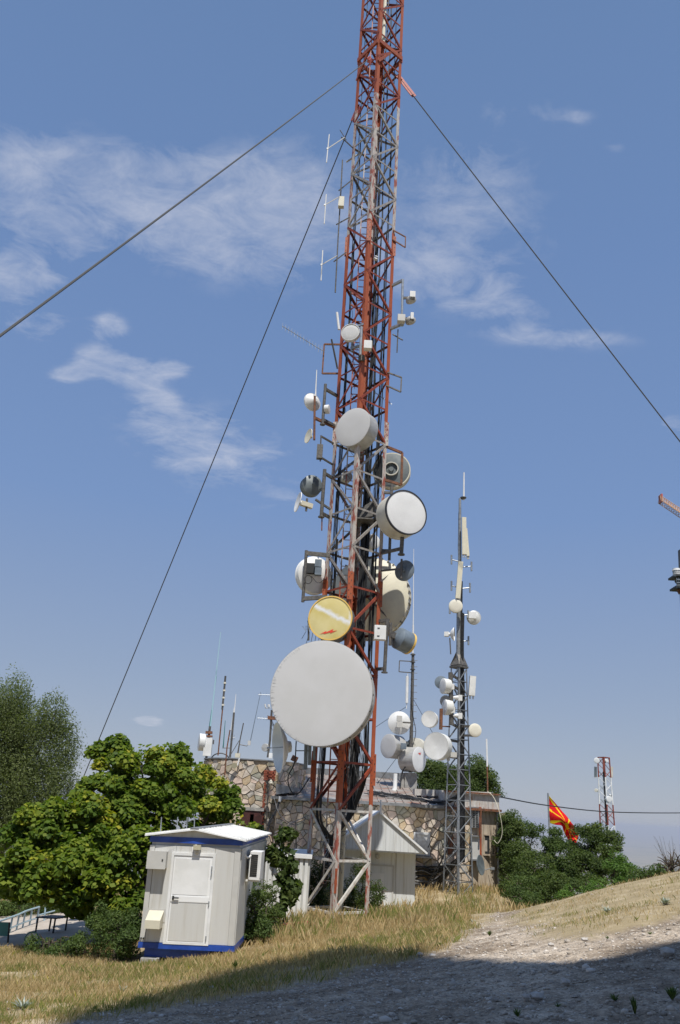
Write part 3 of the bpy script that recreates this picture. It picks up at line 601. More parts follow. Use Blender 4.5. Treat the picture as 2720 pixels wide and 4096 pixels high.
# ---- round tower part at the left
TC = at(1000, 3300, 41.2); TR = 2.42; TTOP = at(1000, 3040, 38.8).z
tw = thing('stone_tower', 'round stone clad tower with brick strip at the left end of the low building', 'building', (TC.x, TC.y, GZ))
mb = MB().lathe([(TR, GZ), (TR, TTOP)], (TC.x, TC.y, 0), (0, 0, 1), 64); twall = put('wall', mb, 'mortar', tw, smooth=True)
def tower_pt(s, z, out): a = math.pi*1.02+s/TR; return Vector((TC.x+math.cos(a)*(TR+out), TC.y+math.sin(a)*(TR+out), GZ+z))
brs0 = at(1056, 3100, 39).x; brs1 = at(1103, 3100, 39).x; dz_top = at(1000, 3242, 38.9).z; dx0, dx1 = at(974, 3270, 38.9).x, at(1044, 3270, 38.9).x
def skipt(s, z):
    p = tower_pt(s, z, 0)
    if p.x > brs0-.08 and p.x < brs1+.08 and p.z < at(1080, 3078, 39).z and p.z > at(1080, 3125, 39).z: return True
    return p.x > dx0-.1 and p.x < dx1+.1 and p.z < dz_top+.05
clad(twall, flagstones(TR*math.pi*.98, TTOP-GZ-.02, .275, 5, skipt), tower_pt, 300)
mb = MB().lathe([(TR+.10, TTOP), (TR+.10, TTOP+.05), (TR-.3, TTOP+.06)], (TC.x, TC.y, 0), (0, 0, 1), 64); put('roof', mb, 'gutter', tw)
mb = MB().span((dx0, TC.y-TR-.06, GZ), (dx1, TC.y-TR+.35, dz_top)); dr = put('door', mb, 'woodred', tw)
mb = MB().span((dx0-.12, TC.y-TR-.1, dz_top), (dx1+.12, TC.y-TR+.3, dz_top+.14)); put('lintel', mb, 'stones0' if False else 'concrete', tw)
for k in range(2):
    xx = dx0+(dx1-dx0)*(k+.5)/2; mb = MB().span((xx-.28, TC.y-TR-.085, GZ+.2), (xx+.28, TC.y-TR-.05, dz_top-.15)); put('panel', mb, 'woodred', dr)
zt, zb = at(1080, 3080, 38.9).z, at(1080, 3122, 38.9).z; bz = zb; 
while bz < zt-.02:
    off = .5 if int((bz-zb)/.075) % 2 else 0
    xx = brs0-off*.12
    while xx < brs1-.03:
        l = max(xx, brs0); r_ = min(xx+.23, brs1)
        if r_-l > .04:
            xm = (l+r_)/2; yy = TC.y-math.sqrt(max(TR**2-(xm-TC.x)**2, .01)); mb = MB().span((l, yy-.09, bz), (r_-.012, yy+.05, bz+.062)); put('brick', mb, 'brick', tw)
        xx += .24
    bz += .075
# brick quoin running down beside the wing
bx = at(1052, 3200, 38.9).x; zz = at(1050, 3128, 38.9).z
while zz > GZ+1.2:
    yy = TC.y-math.sqrt(max(TR**2-(bx-TC.x)**2, .01)); w_ = .07 if int(zz/.08) % 2 else .12; put('brick', MB().span((bx, yy-.10, zz-.065), (bx+w_, yy+.02, zz)), 'brick', tw); zz -= .08
# link block between tower and wing
a = at(1108, 3160, 38.9)+Vector((.2, 0, 0)); b = at(1197, 3052, 39.4)
mb = MB().span((a.x-.2, 38.9, GZ), (b.x, 42.5, at(1190, 3050, 38.9).z)); lk = put('link_wall', mb, 'mortar', tw)
LW = b.x-a.x+.2
def link_pt(s, z, out): return Vector((a.x-.2+s, 38.9-out, GZ+z))
clad(lk, flagstones(LW, at(1190, 3050, 38.9).z-GZ-.02, .27, 9, lambda s, z: GZ+z < EZ-.1), link_pt, 60)
mb = MB(); c0, c1 = at(1104, 3135, 38.2), at(1195, 3152, 38.2); c2, c3 = at(1104, 3178, 38.2), at(1195, 3165, 38.2)
vs = [c2, c3, c1, c0]; vs += [v+Vector((0, .5, 0)) for v in vs]; mb.add(vs, [(0, 1, 2, 3), (7, 6, 5, 4), (0, 4, 5, 1), (1, 5, 6, 2), (2, 6, 7, 3), (3, 7, 4, 0)]); put('sheet_upstand', mb, 'gutter', bld)
# vents, cabinets and dish on the right end of the wall
o, q = facepanel(1884, 3227, 1914, 3312, .14, .16, 'vent_panel', 'gutter', bld); x0, x1, z0, z1, y = q
for i in range(2):
    for j in range(9):
        c = (x0+(x1-x0)*(.3+.4*i), y-.005, z0+(z1-z0)*(j+.7)/9.6); put('slot', MB().box(c, (.075, .02, .05)), 'dark', o)
o, q = facepanel(1883, 3346, 1915, 3436, .16, .22, 'cabinet', 'boxgrey', bld); x0, x1, z0, z1, y = q
put('canopy', MB().span((x0-.05, y-.1, z1), (x1+.05, y+.2, z1+.06)), 'gutter', o); put('canopy', MB().span((x0-.05, y-.1, z0-.06), (x1+.05, y+.2, z0)), 'gutter', o)
o, q = facepanel(1915, 3228, 1924, 3436, .15, .14, 'pipe_cover', 'redpaint', bld)
dp = at(1926, 3462, 37.3)
# ================================================================ HUTS AND CABINS
def sheeted(parent, x0, x1, z0, z1, y, n, name, m, horiz=True, th=.012, rib=.05, nrm=(0, -1)):
    for i in range(n):      # separate vertical wall sheets with a seam between them
        a = x0+(x1-x0)*i/n; b = x0+(x1-x0)*(i+1)/n-.008
        mb = MB()
        if nrm[0] == 0: mb.span((a, y-th, z0), (b, y, z1))
        else: mb.span((y, a, z0), (y+th, b, z1))
        put(name, mb, m, parent, world=False)
# --- leaning white container cabin with blue trim
c0 = at(556, 3790, 19.9); c1 = at(936, 3807, 19.9); far = at(1090, 3344, 25.4); tl = at(598, 3349, 19.9)
WS = (c1-c0).length; HS = (tl-c0).length; yaw = math.atan2(-(far.x-at(967, 3372, 19.9).x), 5.5)
cab = thing('site_cabin', 'white panel cabin with blue trim leaning on a concrete block before the maple', 'cabin', c0, (0, math.radians(-1.0)*-1*-1, yaw*.55))
DS = 5.6
P_ = lambda nm, mb, m, par=cab, **k: put(nm, mb, m, par, world=False, **k)
P_('body', MB().span((.03, .03, .05), (WS-.03, DS, HS-.02)), 'panelside')
sh = [(.0, .13), (.13, .70), (.70, 1.92), (1.92, WS-.12), (WS-.12, WS)]
pw = [0, .115, WS*.29, WS*.50, WS*.72, WS-.14, WS]
for i in range(6): P_('front_panel' if 0 < i < 5 else 'corner_post', MB().span((pw[i], 0 if 0 < i < 5 else -.018, .12), (pw[i+1]-.006, .04, HS-.16)), 'panelgrey' if 0 < i < 5 else 'boxgrey')
for i in range(5):
    P_('side_panel', MB().span((WS-.03, .06+i*(DS-.06)/5, .12), (WS+.012, .06+(i+1)*(DS-.06)/5-.01, HS-.16)), 'panelside')
P_('top_band', MB().span((-.02, -.03, HS-.095), (WS+.03, DS+.02, HS+.03)), 'blue')
P_('base_beam', MB().span((-.02, -.035, .0), (WS+.02, DS, .11)), 'blue')
P_('base_beam', MB().span((.10, .12, -.19), (WS*.74, .3, .0)), 'blue')
P_('base_beam', MB().span((WS-.22, .9, -.16), (WS-.04, DS, .0)), 'blue')
# low pitched roof in ribbed sheets; gable ends closed
AP = WS*.48; ov = .14
P_('gable_panel', MB().add([(0, .0, HS+.03), (WS, .0, HS+.03), (AP, .0, HS+.19)]+[(0, .05, HS+.03), (WS, .05, HS+.03), (AP, .05, HS+.19)], [(0, 1, 2), (5, 4, 3), (0, 3, 4, 1), (1, 4, 5, 2), (2, 5, 3, 0)]), 'panelgrey')
for side in (0, 1):
    for i in range(7):
        ya = -ov+(DS+2*ov)*i/7; yb = -ov+(DS+2*ov)*(i+1)/7-.004
        xa_, za = (AP, HS+.22); xb_, zb_ = ((-.12, HS+.06) if side == 0 else (WS+.12, HS+.03)); jit = random.uniform(-.006, .006)
        vs = [(xa_, ya, za), (xa_, yb, za), (xb_, yb, zb_+jit), (xb_, ya, zb_+jit)]; vs += [(x, y, z-.03) for x, y, z in vs]
        mb = MB().add(vs, [(0, 1, 2, 3) if side == 0 else (3, 2, 1, 0), (7, 6, 5, 4) if side == 0 else (4, 5, 6, 7), (0, 4, 5, 1), (1, 5, 6, 2), (2, 6, 7, 3), (3, 7, 4, 0)])
        mb.beam((xa_, ya+.05, za+.01), (xb_, ya+.05, zb_+.012), .05, .03, (0, 0, 1)); mb.beam((xa_, (ya+yb)/2, za+.01), (xb_, (ya+yb)/2, zb_+.012), .05, .03, (0, 0, 1))
        P_('roof_sheet', mb, 'roofwhite')
P_('ridge_cap', MB().beam((AP, -ov-.01, HS+.235), (AP, DS+ov, HS+.235), .2, .02, (0, 0, 1)), 'gutter')
# door (local metres): frame, leaf with two panels, handle, hinges
DX0, DX1, DZ0, DZ1 = .83, 1.83, .10, 2.03
DX0 = WS*(560-519+20)/800*.0+1.02*.72; DX0 = WS*.25; DX1 = WS*.73; DZ1 = HS*.87
fr = MB(); fr.span((DX0, -.045, DZ0), (DX0+.06, -.001, DZ1)); fr.span((DX1-.06, -.045, DZ0), (DX1, -.001, DZ1)); fr.span((DX0+.06, -.045, DZ1-.06), (DX1-.06, -.001, DZ1)); fr.span((DX0+.06, -.045, DZ0), (DX1-.06, -.001, DZ0+.035)); P_('door_frame', fr, 'white')
dr = P_('door', MB().span((DX0+.065, -.03, DZ0+.04), (DX1-.065, -.002, DZ1-.065)), 'doorwhite')
zm = DZ0+(DZ1-DZ0)*.48
for nm, za, zb_, m in (('upper_panel', zm+.10, DZ1-.12, 'white'), ('lower_panel', DZ0+.07, zm-.07, 'panelgrey')):
    P_(nm, MB().span((DX0+.10, -.036, za), (DX1-.12, -.031, zb_)), m, dr)
P_('middle_rail', MB().span((DX0+.07, -.042, zm-.045), (DX1-.07, -.031, zm+.07)), 'doorwhite', dr)
hd = MB(); hd.span((DX0+.11, -.07, zm-.01), (DX0+.15, -.031, zm+.07)); hd.span((DX0+.12, -.09, zm+.02), (DX0+.26, -.068, zm+.045)); P_('handle', hd, 'dark', dr)
for z in (DZ1-.35, DZ1-.48, zm-.1, DZ0+.1): P_('hinge', MB().span((DX1-.075, -.06, z), (DX1-.05, -.046, z+.09)), 'galv', dr)
bx_ = P_('electrical_box', MB().span((.03, -.24, HS*.72), (.43, -.001, HS*.875)), 'boxgrey'); P_('box_lid', MB().span((.015, -.255, HS*.715), (.445, -.241, HS*.88)), 'boxgrey', bx_); P_('lock', MB().tube([(.37, -.255, HS*.80), (.37, -.27, HS*.80)], .018, 8), 'dark', bx_)
vh = MB(); a, b, z0, z1 = .14, .47, HS*.185, HS*.335
vh.add([(a, 0, z1), (b, 0, z1), (b, -.30, z1-.17), (a, -.30, z1-.17), (a, 0, z0), (b, 0, z0), (b, -.30, z0), (a, -.30, z0)], [(0, 3, 2, 1), (2, 3, 7, 6), (1, 2, 6, 5), (0, 4, 7, 3), (4, 5, 6, 7), (0, 1, 5, 4)]); o = P_('vent_hood', vh, 'boxbeige')
P_('flange', MB().span((a-.05, -.008, z0+.1), (b+.07, -.002, z1+.03)), 'boxgrey', o)
mb = MB().span((WS*.465, -.03, HS*.875), (WS*.485, -.002, HS-.16)); P_('conduit', mb, 'white')
o = P_('lamp', MB().lathe([(.03, 0), (.055, .02), (.055, .09), (.04, .11)], (WS*.505, -.01, HS*.925), (0, -1, 0), 16), 'white'); P_('lamp_glass', MB().box((WS*.525, -.09, HS*.925), (.17, .10, .10)), 'glass', o)
P_('siren', MB().lathe([(.07, 0), (.065, .05), (.03, .09)], (WS*.52, -.0, HS*.885), (0, -1, 0), 16), 'boxgrey')
for x in (.03, .08): P_('bolt', MB().lathe([(.018, 0), (.018, .03)], (x, -.018, .19), (0, -1, 0), 8), 'dark')
for px, py, y0 in ((643, 3335, .2), (708, 3330, 1.5), (746, 3326, 2.6), (776, 3322, 3.4)):
    base = at(px, 3333, 19.9+y0); top_ = at(px+3, 3268, 19.9+y0)
    solo('antenna_rod', MB().tube([base-Vector((0, 0, .15)), top_], [.016, .012], 6), 'galv', {643: 'leftmost thin grey rod standing at the front left corner of the cabin roof', 708: 'left thin rod of the three standing together on the cabin roof', 746: 'middle thin rod of the three standing together on the cabin roof', 776: 'right thin rod of the three standing together on the cabin roof'}[px], 'rod', group='thin rods on the cabin roof')
blk = at(585, 3872, 19.7); solo('concrete_block', MB().span((blk.x-.16, 19.75, blk.z-.15), (blk.x+.22, 20.25, c0.z-.2+.02)), 'concrete', 'rough concrete block under the lower left corner of the blue trimmed cabin', 'block')
blk = at(925, 3825, 20.4); solo('concrete_block', MB().span((c1.x-.4, 20.1, blk.z-.3), (c1.x-.05, 20.5, c1.z-.19)), 'concrete', 'concrete block under the right corner of the blue trimmed cabin, half hidden by grass', 'block')
# air conditioner hung on the cabin's right side
Mw = INV[cab.name].inverted(); ac0 = Mw @ Vector((WS+.04, 1.0, HS-.88))
ac = thing('air_conditioner', 'white air conditioner unit with dark grille hung on the right side of the cabin', 'air conditioner', ac0, (0, 0, yaw*.55))
A_ = lambda nm, mb, m, par=ac: put(nm, mb, m, par, world=False)
ac.scale = (.80, .80, .80)
A_('casing', MB().span((.06, 0, 0), (.40, .85, .78)), 'white'); A_('front_grille', MB().span((.09, -.012, .08), (.30, -.001, .70)), 'dark')
for i in range(11): A_('grille_slat', MB().span((.09, -.022, .10+i*.055), (.30, -.013, .115+i*.055)), 'dkgalv')
A_('frame', MB().span((.07, -.03, .70), (.39, -.001, .77)).span((.07, -.03, .01), (.39, -.001, .08)).span((.06, -.03, .01), (.088, -.001, .77)).span((.302, -.03, .08), (.40, -.001, .70)), 'white')
A_('bracket', MB().span((-.06, .1, -.05), (.38, .16, 0)).span((-.06, .7, -.05), (.38, .76, 0)), 'white')
A_('pipe', MB().tube(bez([(-.08, -.25, .70), (-.02, -.2, .62), (.02, -.1, .62), (.08, 0, .66)], 5), .03, 8), 'white')
A_('pipe', MB().tube(bez([(-.04, -.05, -.05), (-.045, -.02, -.5), (-.04, 0, -1.3)], 4), .018, 6), 'boxgrey')
# --- white corrugated container between cabin and mast
k0 = at(1092, 3640, 26.5); k1 = at(1232, 3640, 27.8); kt = at(1230, 3415, 27.8).z
con = thing('metal_container', 'white corrugated metal container with flat lid between the cabin and the lattice mast', 'container', (k0.x-.6, 27.4, -3.6))
cx0, cx1 = k0.x-.6, k1.x-.02
put('body', MB().span((cx0, 27.45, -3.7), (cx1, 30.5, kt-.12)), 'panelside', con)
put('lid', MB().span((cx0-.05, 27.35, kt-.12), (cx1+.05, 30.6, kt)), 'roofwhite', con)
n = int((cx1-cx0)/.16)
for i in range(n): put('wall_rib', MB().span((cx0+i*(cx1-cx0)/n, 27.41, -3.7), (cx0+(i+.6)*(cx1-cx0)/n, 27.449, kt-.13)), 'white', con)
# --- gabled white hut
Yb, Yf = 33.0, 32.25
bx0, bx1 = at(1352, 3500, Yb).x, at(1661, 3500, Yb).x; gx0, gx1 = at(1362, 3400, Yf).x-.35, at(1700, 3400, Yf).x; gz = at(1540, 3400, Yf).z; ax = at(1519, 3250, Yf); AZ = ax.z
gx0 = ax.x-(gx1-ax.x)*1.02; bx0 = max(bx0, gx0+.25)
hut = thing('gabled_hut', 'white panel hut with a pitched gable roof and open door behind the lattice mast', 'hut', ((bx0+bx1)/2, Yb, -3.8))
put('body', MB().span((bx0, Yb, -3.9), (bx1, Yb+3.6, gz)), 'hutpanel', hut)
nn = 4
for i in range(nn): put('wall_panel', MB().span((bx0+(bx1-bx0)*i/nn, Yb-.03, -3.9), (bx0+(bx1-bx0)*(i+1)/nn-.012, Yb-.001, gz+.02)), 'hutpanel', hut)
np_ = 12
for i in range(np_):        # gable boards
    a = gx0+.06+(gx1-gx0-.12)*i/np_; b = gx0+.06+(gx1-gx0-.12)*(i+1)/np_-.006; f = lambda x: gz+.0+(AZ-gz)*(1-abs(x-ax.x)/((gx1-gx0)/2))
    vs = [(a, Yf, gz-.03), (b, Yf, gz-.03), (b, Yf, f(b)-.02), (a, Yf, f(a)-.02)]
    if a < ax.x < b: vs = [(a, Yf, gz-.03), (b, Yf, gz-.03), (b, Yf, f(b)-.02), (ax.x, Yf, AZ-.02), (a, Yf, f(a)-.02)]
    m_ = len(vs); vs += [(x, y+.03, z) for x, y, z in vs]; put('gable_board', MB().add(vs, [tuple(range(m_)), tuple(range(2*m_-1, m_-1, -1))]+[(j, m_+j, m_+(j+1) % m_, (j+1) % m_) for j in range(m_)]), 'hutpanel', hut)
for sx, xx in ((-1, gx0), (1, gx1)):
    mb = MB().beam((ax.x, Yf-.03, AZ+.02), (xx+sx*.08, Yf-.03, gz-.04), .06, .09, (0, -1, 0)); put('barge_board', mb, 'white', hut)
    vs = [(ax.x, Yf-.05, AZ+.06), (xx+sx*.1, Yf-.05, gz-.01), (xx+sx*.1, Yb+3.9, gz-.01), (ax.x, Yb+3.9, AZ+.06)]; vs2 = [(x, y, z-.05) for x, y, z in vs]
    fs = [(0, 1, 2, 3), (7, 6, 5, 4), (0, 4, 5, 1), (1, 5, 6, 2), (2, 6, 7, 3), (3, 7, 4, 0)]; put('roof', MB().add(vs+vs2, fs), 'roofwhite', hut)
put('eave_board', MB().span((gx0, Yf+.031, gz-.08), (gx1, Yb, gz-.035)), 'hutpanel', hut)
dx0, dx1 = at(1478, 3550, Yb).x, at(1572, 3550, Yb).x; dzt = at(1530, 3464, Yb).z
fr = MB(); fr.span((dx0-.05, Yb-.06, -3.9), (dx0, Yb-.031, dzt)); fr.span((dx1-.04, Yb-.06, -3.9), (dx1+.02, Yb-.031, dzt)); fr.span((dx0-.05, Yb-.06, dzt), (dx1+.02, Yb-.031, dzt+.05)); put('door_frame', fr, 'boxgrey', hut)
dd = put('door', MB().span((dx0, Yb-.05, -3.9), (dx1-.04, Yb-.031, dzt-.01)), 'hutpanel', hut)
dm = at(1534, 3550, Yb).x; put('upper_panel', MB().span((dx0+.02, Yb-.065, at(1500, 3560, Yb).z), (dm, Yb-.051, at(1500, 3492, Yb).z)), 'white', dd)
lp = at(1511, 3425, Yb); put('lamp', MB().lathe([(.10, 0), (.10, .05), (.05, .10)], (lp.x, Yb-.03, lp.z), (0, -1, 0), 16), 'boxgrey', hut)
solo('antenna_rod', MB().tube([(ax.x+.02, Yf-.1, AZ-.08), (ax.x+.02, Yf-.1, at(1523, 3200, Yf).z)], .035, 8), 'white', 'short white pipe standing on the gable peak of the white hut', 'rod')
# ================================================================ LATTICE MASTS
def lattice(root, cx, cy, Rr, rot, zs, bandmat, brace_of, leg_t, br_t, leg_z0, top_extra=0, Rtop=None):
    Rtop = Rtop or Rr; zb, zt = leg_z0, zs[-1]+top_extra
    def PZ(k, z): a = math.radians(rot+90*(k % 4)); R = Rr+(Rtop-Rr)*(z-zb)/(zt-zb); return Vector((cx+R*math.sin(a), cy-R*math.cos(a), z))
    P = [Vector((PZ(k, zb).x, PZ(k, zb).y, 0)) for k in range(4)]       # 0 front, 1 right, 2 back, 3 left
    for k in range(4):
        p = P[k]; t1 = (P[(k+1) % 4]-p).normalized(); t2 = (P[(k-1) % 4]-p).normalized(); w = leg_t; th = w*.14
        poly = [(0, 0), (w, 0), (w, th), (th, th), (th, w), (0, w)]
        mb = MB(); o = -(t1+t2)*w*.15; mb.sect(PZ(k, zb)+o, PZ(k, zt)+o, poly, t1, t2); put('leg', mb, bandmat, root)
    cache = {}
    def brace(p, q, wd, mname, nm):
        d = q-p; ln = d.length; key = (round(ln, 2), wd, mname)
        if key not in cache:
            th = wd*.14; me = bpy.data.meshes.new(nm); mb = MB(); mb.sect((0, 0, 0), (ln, 0, 0), [(-wd/2, 0), (wd/2, 0), (wd/2, wd*.9), (wd/2-th, wd*.9), (wd/2-th, th), (-wd/2, th)], Vector((0, 0, 1)), Vector((0, 1, 0)))
            me.from_pydata([tuple(v) for v in mb.v], [], mb.f); me.materials.append(MT[mname]); cache[key] = me
        o = link(bpy.data.objects.new(nm, cache[key])); x = d.normalized(); c = Vector((cx, cy, (p.z+q.z)/2)); inn = (c-(p+q)/2); inn.z = 0; y = inn.normalized(); z = x.cross(y).normalized(); y = z.cross(x)
        m = Matrix(((x.x, y.x, z.x, p.x), (x.y, y.y, z.y, p.y), (x.z, y.z, z.z, p.z), (0, 0, 0, 1))); o.parent = root; o.matrix_local = INV[root.name] @ m; INV[o.name] = INV[root.name]
        return o
    for i, z in enumerate(zs):
        for f in range(4):
            a, b = P[f], P[(f+1) % 4]; off = ((a+b)/2-Vector((cx, cy, 0))).normalized()*.015
            m = brace_of(z); brace(PZ(f, z)+off, PZ(f+1, z)+off, br_t*.85, m, 'horizontal_brace')
            if i < len(zs)-1:
                # apex of the zigzag: left face (f=3: left->front) odd on front; right face (f=0) even on front
                par = {0: 0, 1: 1, 2: 1, 3: 0}[f]; low_a = (i % 2 == par)
                m = brace_of(z+.5*(zs[i+1]-z)); p, q = (PZ(f, z), PZ(f+1, zs[i+1])) if low_a else (PZ(f+1, z), PZ(f, zs[i+1]))
                brace(p+off*2.2, q+off*2.2, br_t, m, 'diagonal_brace')
    return P
D = 28.0; mc = at(1343, 3650, D); MX, MY = mc.x, D
zk = lambda k: D*(-.1072+.0525*k)
KN = 32; ZS = [zk(k) for k in range(KN+1)]
MT['bands'] = paint_bands('mast_paint', [(-6, 0), (zk(2)+.02, 1), (zk(7.3), 0), (zk(11.6), 1), (zk(17.7), 0), (zk(22.4), 1)])
mast = thing('lattice_mast', 'tall guyed red and white lattice mast carrying many drum antennas, its top beyond the frame', 'mast', (MX, MY, -3.3))
def mast_brace(z):
    k = (z/D+.1072)/.0525
    return 'brace_white' if k < 1.95+.1 else 'brace_red' if k < 7.2 else 'brace_grey' if k < 11.4 else 'brace_red' if k < 17.6 else 'brace_grey' if k < 22.3 else 'brace_red'
MP = lattice(mast, MX, MY, 1.0, -6.4, ZS, MT['bands'], mast_brace, .155, .085, -3.5)
def mpt(u, v, z): # u: metres right of mast centre, v: metres back
    return Vector((MX+u, MY+v, z))
# splice plates with bolt holes
for k0_ in (2.9, 7.0, 11.3, 17.3):
    for f, p in enumerate(MP[:2]+MP[3:]):
        c = Vector((p.x, p.y, zk(k0_))); d = Vector((0, -1, 0)); pl_ = put('splice_plate', MB().box(c+Vector((0, -.05, 0)), (.17, .02, 1.0)), MT['bands'], mast)
        for j in range(8): put('bolt_hole', MB().box(c+Vector((.04*(1 if j % 2 else -1), -.0625, -.42+.12*j)), (.025, .006, .05)), 'dark', pl_)
# ladder inside the mast
ld = MB(); lu0, lu1, lv = -.45, -.08, .25
lad = put('ladder', MB().beam(mpt(lu0, lv, -2.3), mpt(lu0, lv, ZS[-1]), .045, .03).beam(mpt(lu1, lv, -2.3), mpt(lu1, lv, ZS[-1]), .045, .03), MT['bands'], mast)
rm = bpy.data.meshes.new('rung'); t_ = MB().beam((0, 0, 0), (lu1-lu0, 0, 0), .026, .026); rm.from_pydata([tuple(v) for v in t_.v], [], t_.f); rm.materials.append(MT['bands'])
z = -2.2
while z < ZS[-1]:
    o = link(bpy.data.objects.new('rung', rm)); o.parent = lad; o.location = INV[mast.name] @ mpt(lu0, lv, z); z += .34
# central tube and feeder cables
put('feeder_tube', MB().tube([mpt(.12, .72, -3.3), mpt(.12, .72, zk(1.8))], .10, 12), 'boxbeige', mast)
put('feeder_tube', MB().tube([mpt(.05, .60, zk(11)), mpt(.02, .60, zk(22))], .085, 12), MT['bands'], mast)
put('whip_tube', MB().tube([mpt(.12, .3, zk(25.6)), mpt(.12, .3, ZS[-1]+1)], .09, 12), 'cream', mast)
R_ = random.Random(4)
def cable(pts, r, m='black', par=None, n=6, name='feeder_cable', seg=7): return put(name, MB().tube(bez(pts, seg), r, n), m, par, smooth=True)
for i in range(17):       # main bundle up the right rear of the mast
    u = .26+.045*(i % 6)+R_.uniform(-.02, .02); v = .30+.08*(i//6); top_ = zk([24, 20, 18, 16, 14, 12, 31, 12, 11, 10, 28, 9, 9, 8, 11, 8, 17][i]); r = .032 if i > 5 else .024
    pts = [mpt(u+R_.uniform(-.03, .03)-(.05*max(0, (top_-zz)/-20)), v+R_.uniform(-.03, .03), zz) for zz in np.arange(.3, top_, 1.6)]
    low = [mpt(-.55+.05*(i % 5), .5+.1*R_.random(), -2.4), mpt(-.42+.04*(i % 5), .35, -1.4), mpt(-.15+.03*(i % 6), .2, -.75+.05*(i % 4)), mpt(.20+.03*(i % 6), .2, -.25)]
    cable(low+pts, r, 'black', mast)
for i in range(6):
    pts = [mpt(-.80+.03*i+R_.uniform(-.02, .02), .06+R_.uniform(-.02, .02), zz) for zz in np.arange(-.2, zk([10, 12, 30, 18, 22, 9][i]), 1.9)]
    cable([mpt(-.3+.05*i, .3, -1.2), mpt(-.55+.03*i, .2, -.75)]+pts, .028 if i > 3 else .017, 'black', mast)
for i in range(5):
    pts = [mpt(.80-.035*i+R_.uniform(-.02, .02), -.02+R_.uniform(-.02, .02), zz) for zz in np.arange(1.2, zk([12, 16, 22, 30, 18][i]), 1.7)]
    cable([mpt(.35, .2, -.2), mpt(.62-.03*i, .1, .4)]+pts, .02, 'black', mast)
for i in range(46):        # loose drop wires inside the lower mast
    x = R_.uniform(.0, .62); z0 = R_.uniform(-.2, 1.5); z1 = z0+R_.uniform(.8, 3.2); v = R_.uniform(.0, .5)
    pts = [mpt(x+R_.uniform(-.09, .09), v, z0+(z1-z0)*t) for t in (0, .25, .5, .75, 1)]
    cable(pts, R_.choice((.006, .008, .013)), R_.choice(('black', 'black', 'greycable')), mast, 4, 'loose_wire', 5)
for i in range(30):
    z0 = R_.uniform(-2.3, -.6); x = R_.uniform(-.5, .15); pts = [mpt(x+R_.uniform(-.15, .15), R_.uniform(0, .5), z0+R_.uniform(-.3, .3)) for t in range(5)]
    cable(pts, R_.choice((.006, .012)), R_.choice(('black', 'greycable', 'galv')), mast, 4, 'loose_wire', 5)
for i in range(34):
    z0 = R_.uniform(3.5, 20); x = R_.uniform(-.8, .85); pts = [mpt(x, .1, z0), mpt(x+R_.uniform(-.25, .25), R_.uniform(-.1, .4), z0-.3), mpt(x+R_.uniform(-.2, .2), .1, z0-.7), mpt(x*.8, .3, z0-1.1)]
    cable(pts, .008, 'black', mast, 4, 'loose_wire', 5)
# dark cable box hung high, platform
pc = mpt(.35, .2, zk(8.9)); put('platform', MB().box((pc.x+.05, pc.y, pc.z), (1.15, .9, .05)), 'dkgalv', mast); put('equipment_panel', MB().add([pc+Vector(v) for v in ((-.3, -.1, .1), (.35, -.1, .25), (.38, -.1, .95), (-.3, -.1, .45), (-.3, .1, .1), (.35, .1, .25), (.38, .1, .95), (-.3, .1, .45))], [(0, 1, 2, 3), (7, 6, 5, 4), (0, 4, 5, 1), (1, 5, 6, 2), (2, 6, 7, 3), (3, 7, 4, 0)]), 'dkgalv', mast)
# guy ring and base
gz_ = zk(24.6)
for f in range(4):
    a, b = MP[f], MP[(f+1) % 4]; off = ((a+b)/2-Vector((MX, MY, 0))).normalized()*.06
    put('guy_ring_beam', MB().beam(Vector((a.x, a.y, gz_))+off, Vector((b.x, b.y, gz_))+off, .08, .24, (0, 0, 1)), 'redpaint', mast)
    put('guy_ring_beam', MB().beam(Vector((a.x, a.y, gz_-1.25))+off*.8, Vector(((a.x+b.x)/2, (a.y+b.y)/2, gz_-.15))+off*.8, .07, .12), 'redpaint', mast)
mb = MB().box((MX, MY, -3.55), (2.6, 2.6, .42)); solo('concrete_pad', mb, 'concrete', 'weathered concrete pad under the legs of the lattice mast', 'foundation')
put('paint_patch', MB().box((MP[0].x+.04, MP[0].y-.03, zk(.62)), (.075, .012, .7)), 'redpaint', mast)
def guy(attach, thru, label, r, bl=.9):
    A = Vector(attach); B = Vector(thru); d = (B-A); p = A+d
    for _ in range(400):
        p += d*.01
        if p.z < H(p.x, p.y): break
    dn = d.normalized(); g = thing('guy_wire', label, 'cable', A, group=None)
    n = 60; L_ = (p-A).length; pts = [A.lerp(p, t)-Vector((0, 0, .4*t*(1-t))) for t in np.linspace(0, 1, n)]
    put('wire', MB().tube(pts, r, 6), 'darkwire', g)
    put('bracket_plate', MB().beam(A-dn*.25, A+dn*bl, .035, .22, (0, 0, 1)).beam(A-dn*.25+Vector((.09, .09, 0)), A+dn*bl+Vector((.09, .09, 0)), .035, .22, (0, 0, 1)), 'redpaint2', g)
    return p
guy(at(1478, 236, 27.3), at(0, 1328, 9.6), 'thick steel guy wire running from the mast down to the left over the viewer', .020, .6)
guy(at(1425, 440, 28.3), at(330, 3115, 45.6), 'dark guy wire falling steeply from the mast behind the maple at left', .027, .5)
guy(at(1603, 318, 28.0), at(2715, 1752, 29.7), 'guy wire running from the red plate on the mast down to the right edge', .026, 1.0)
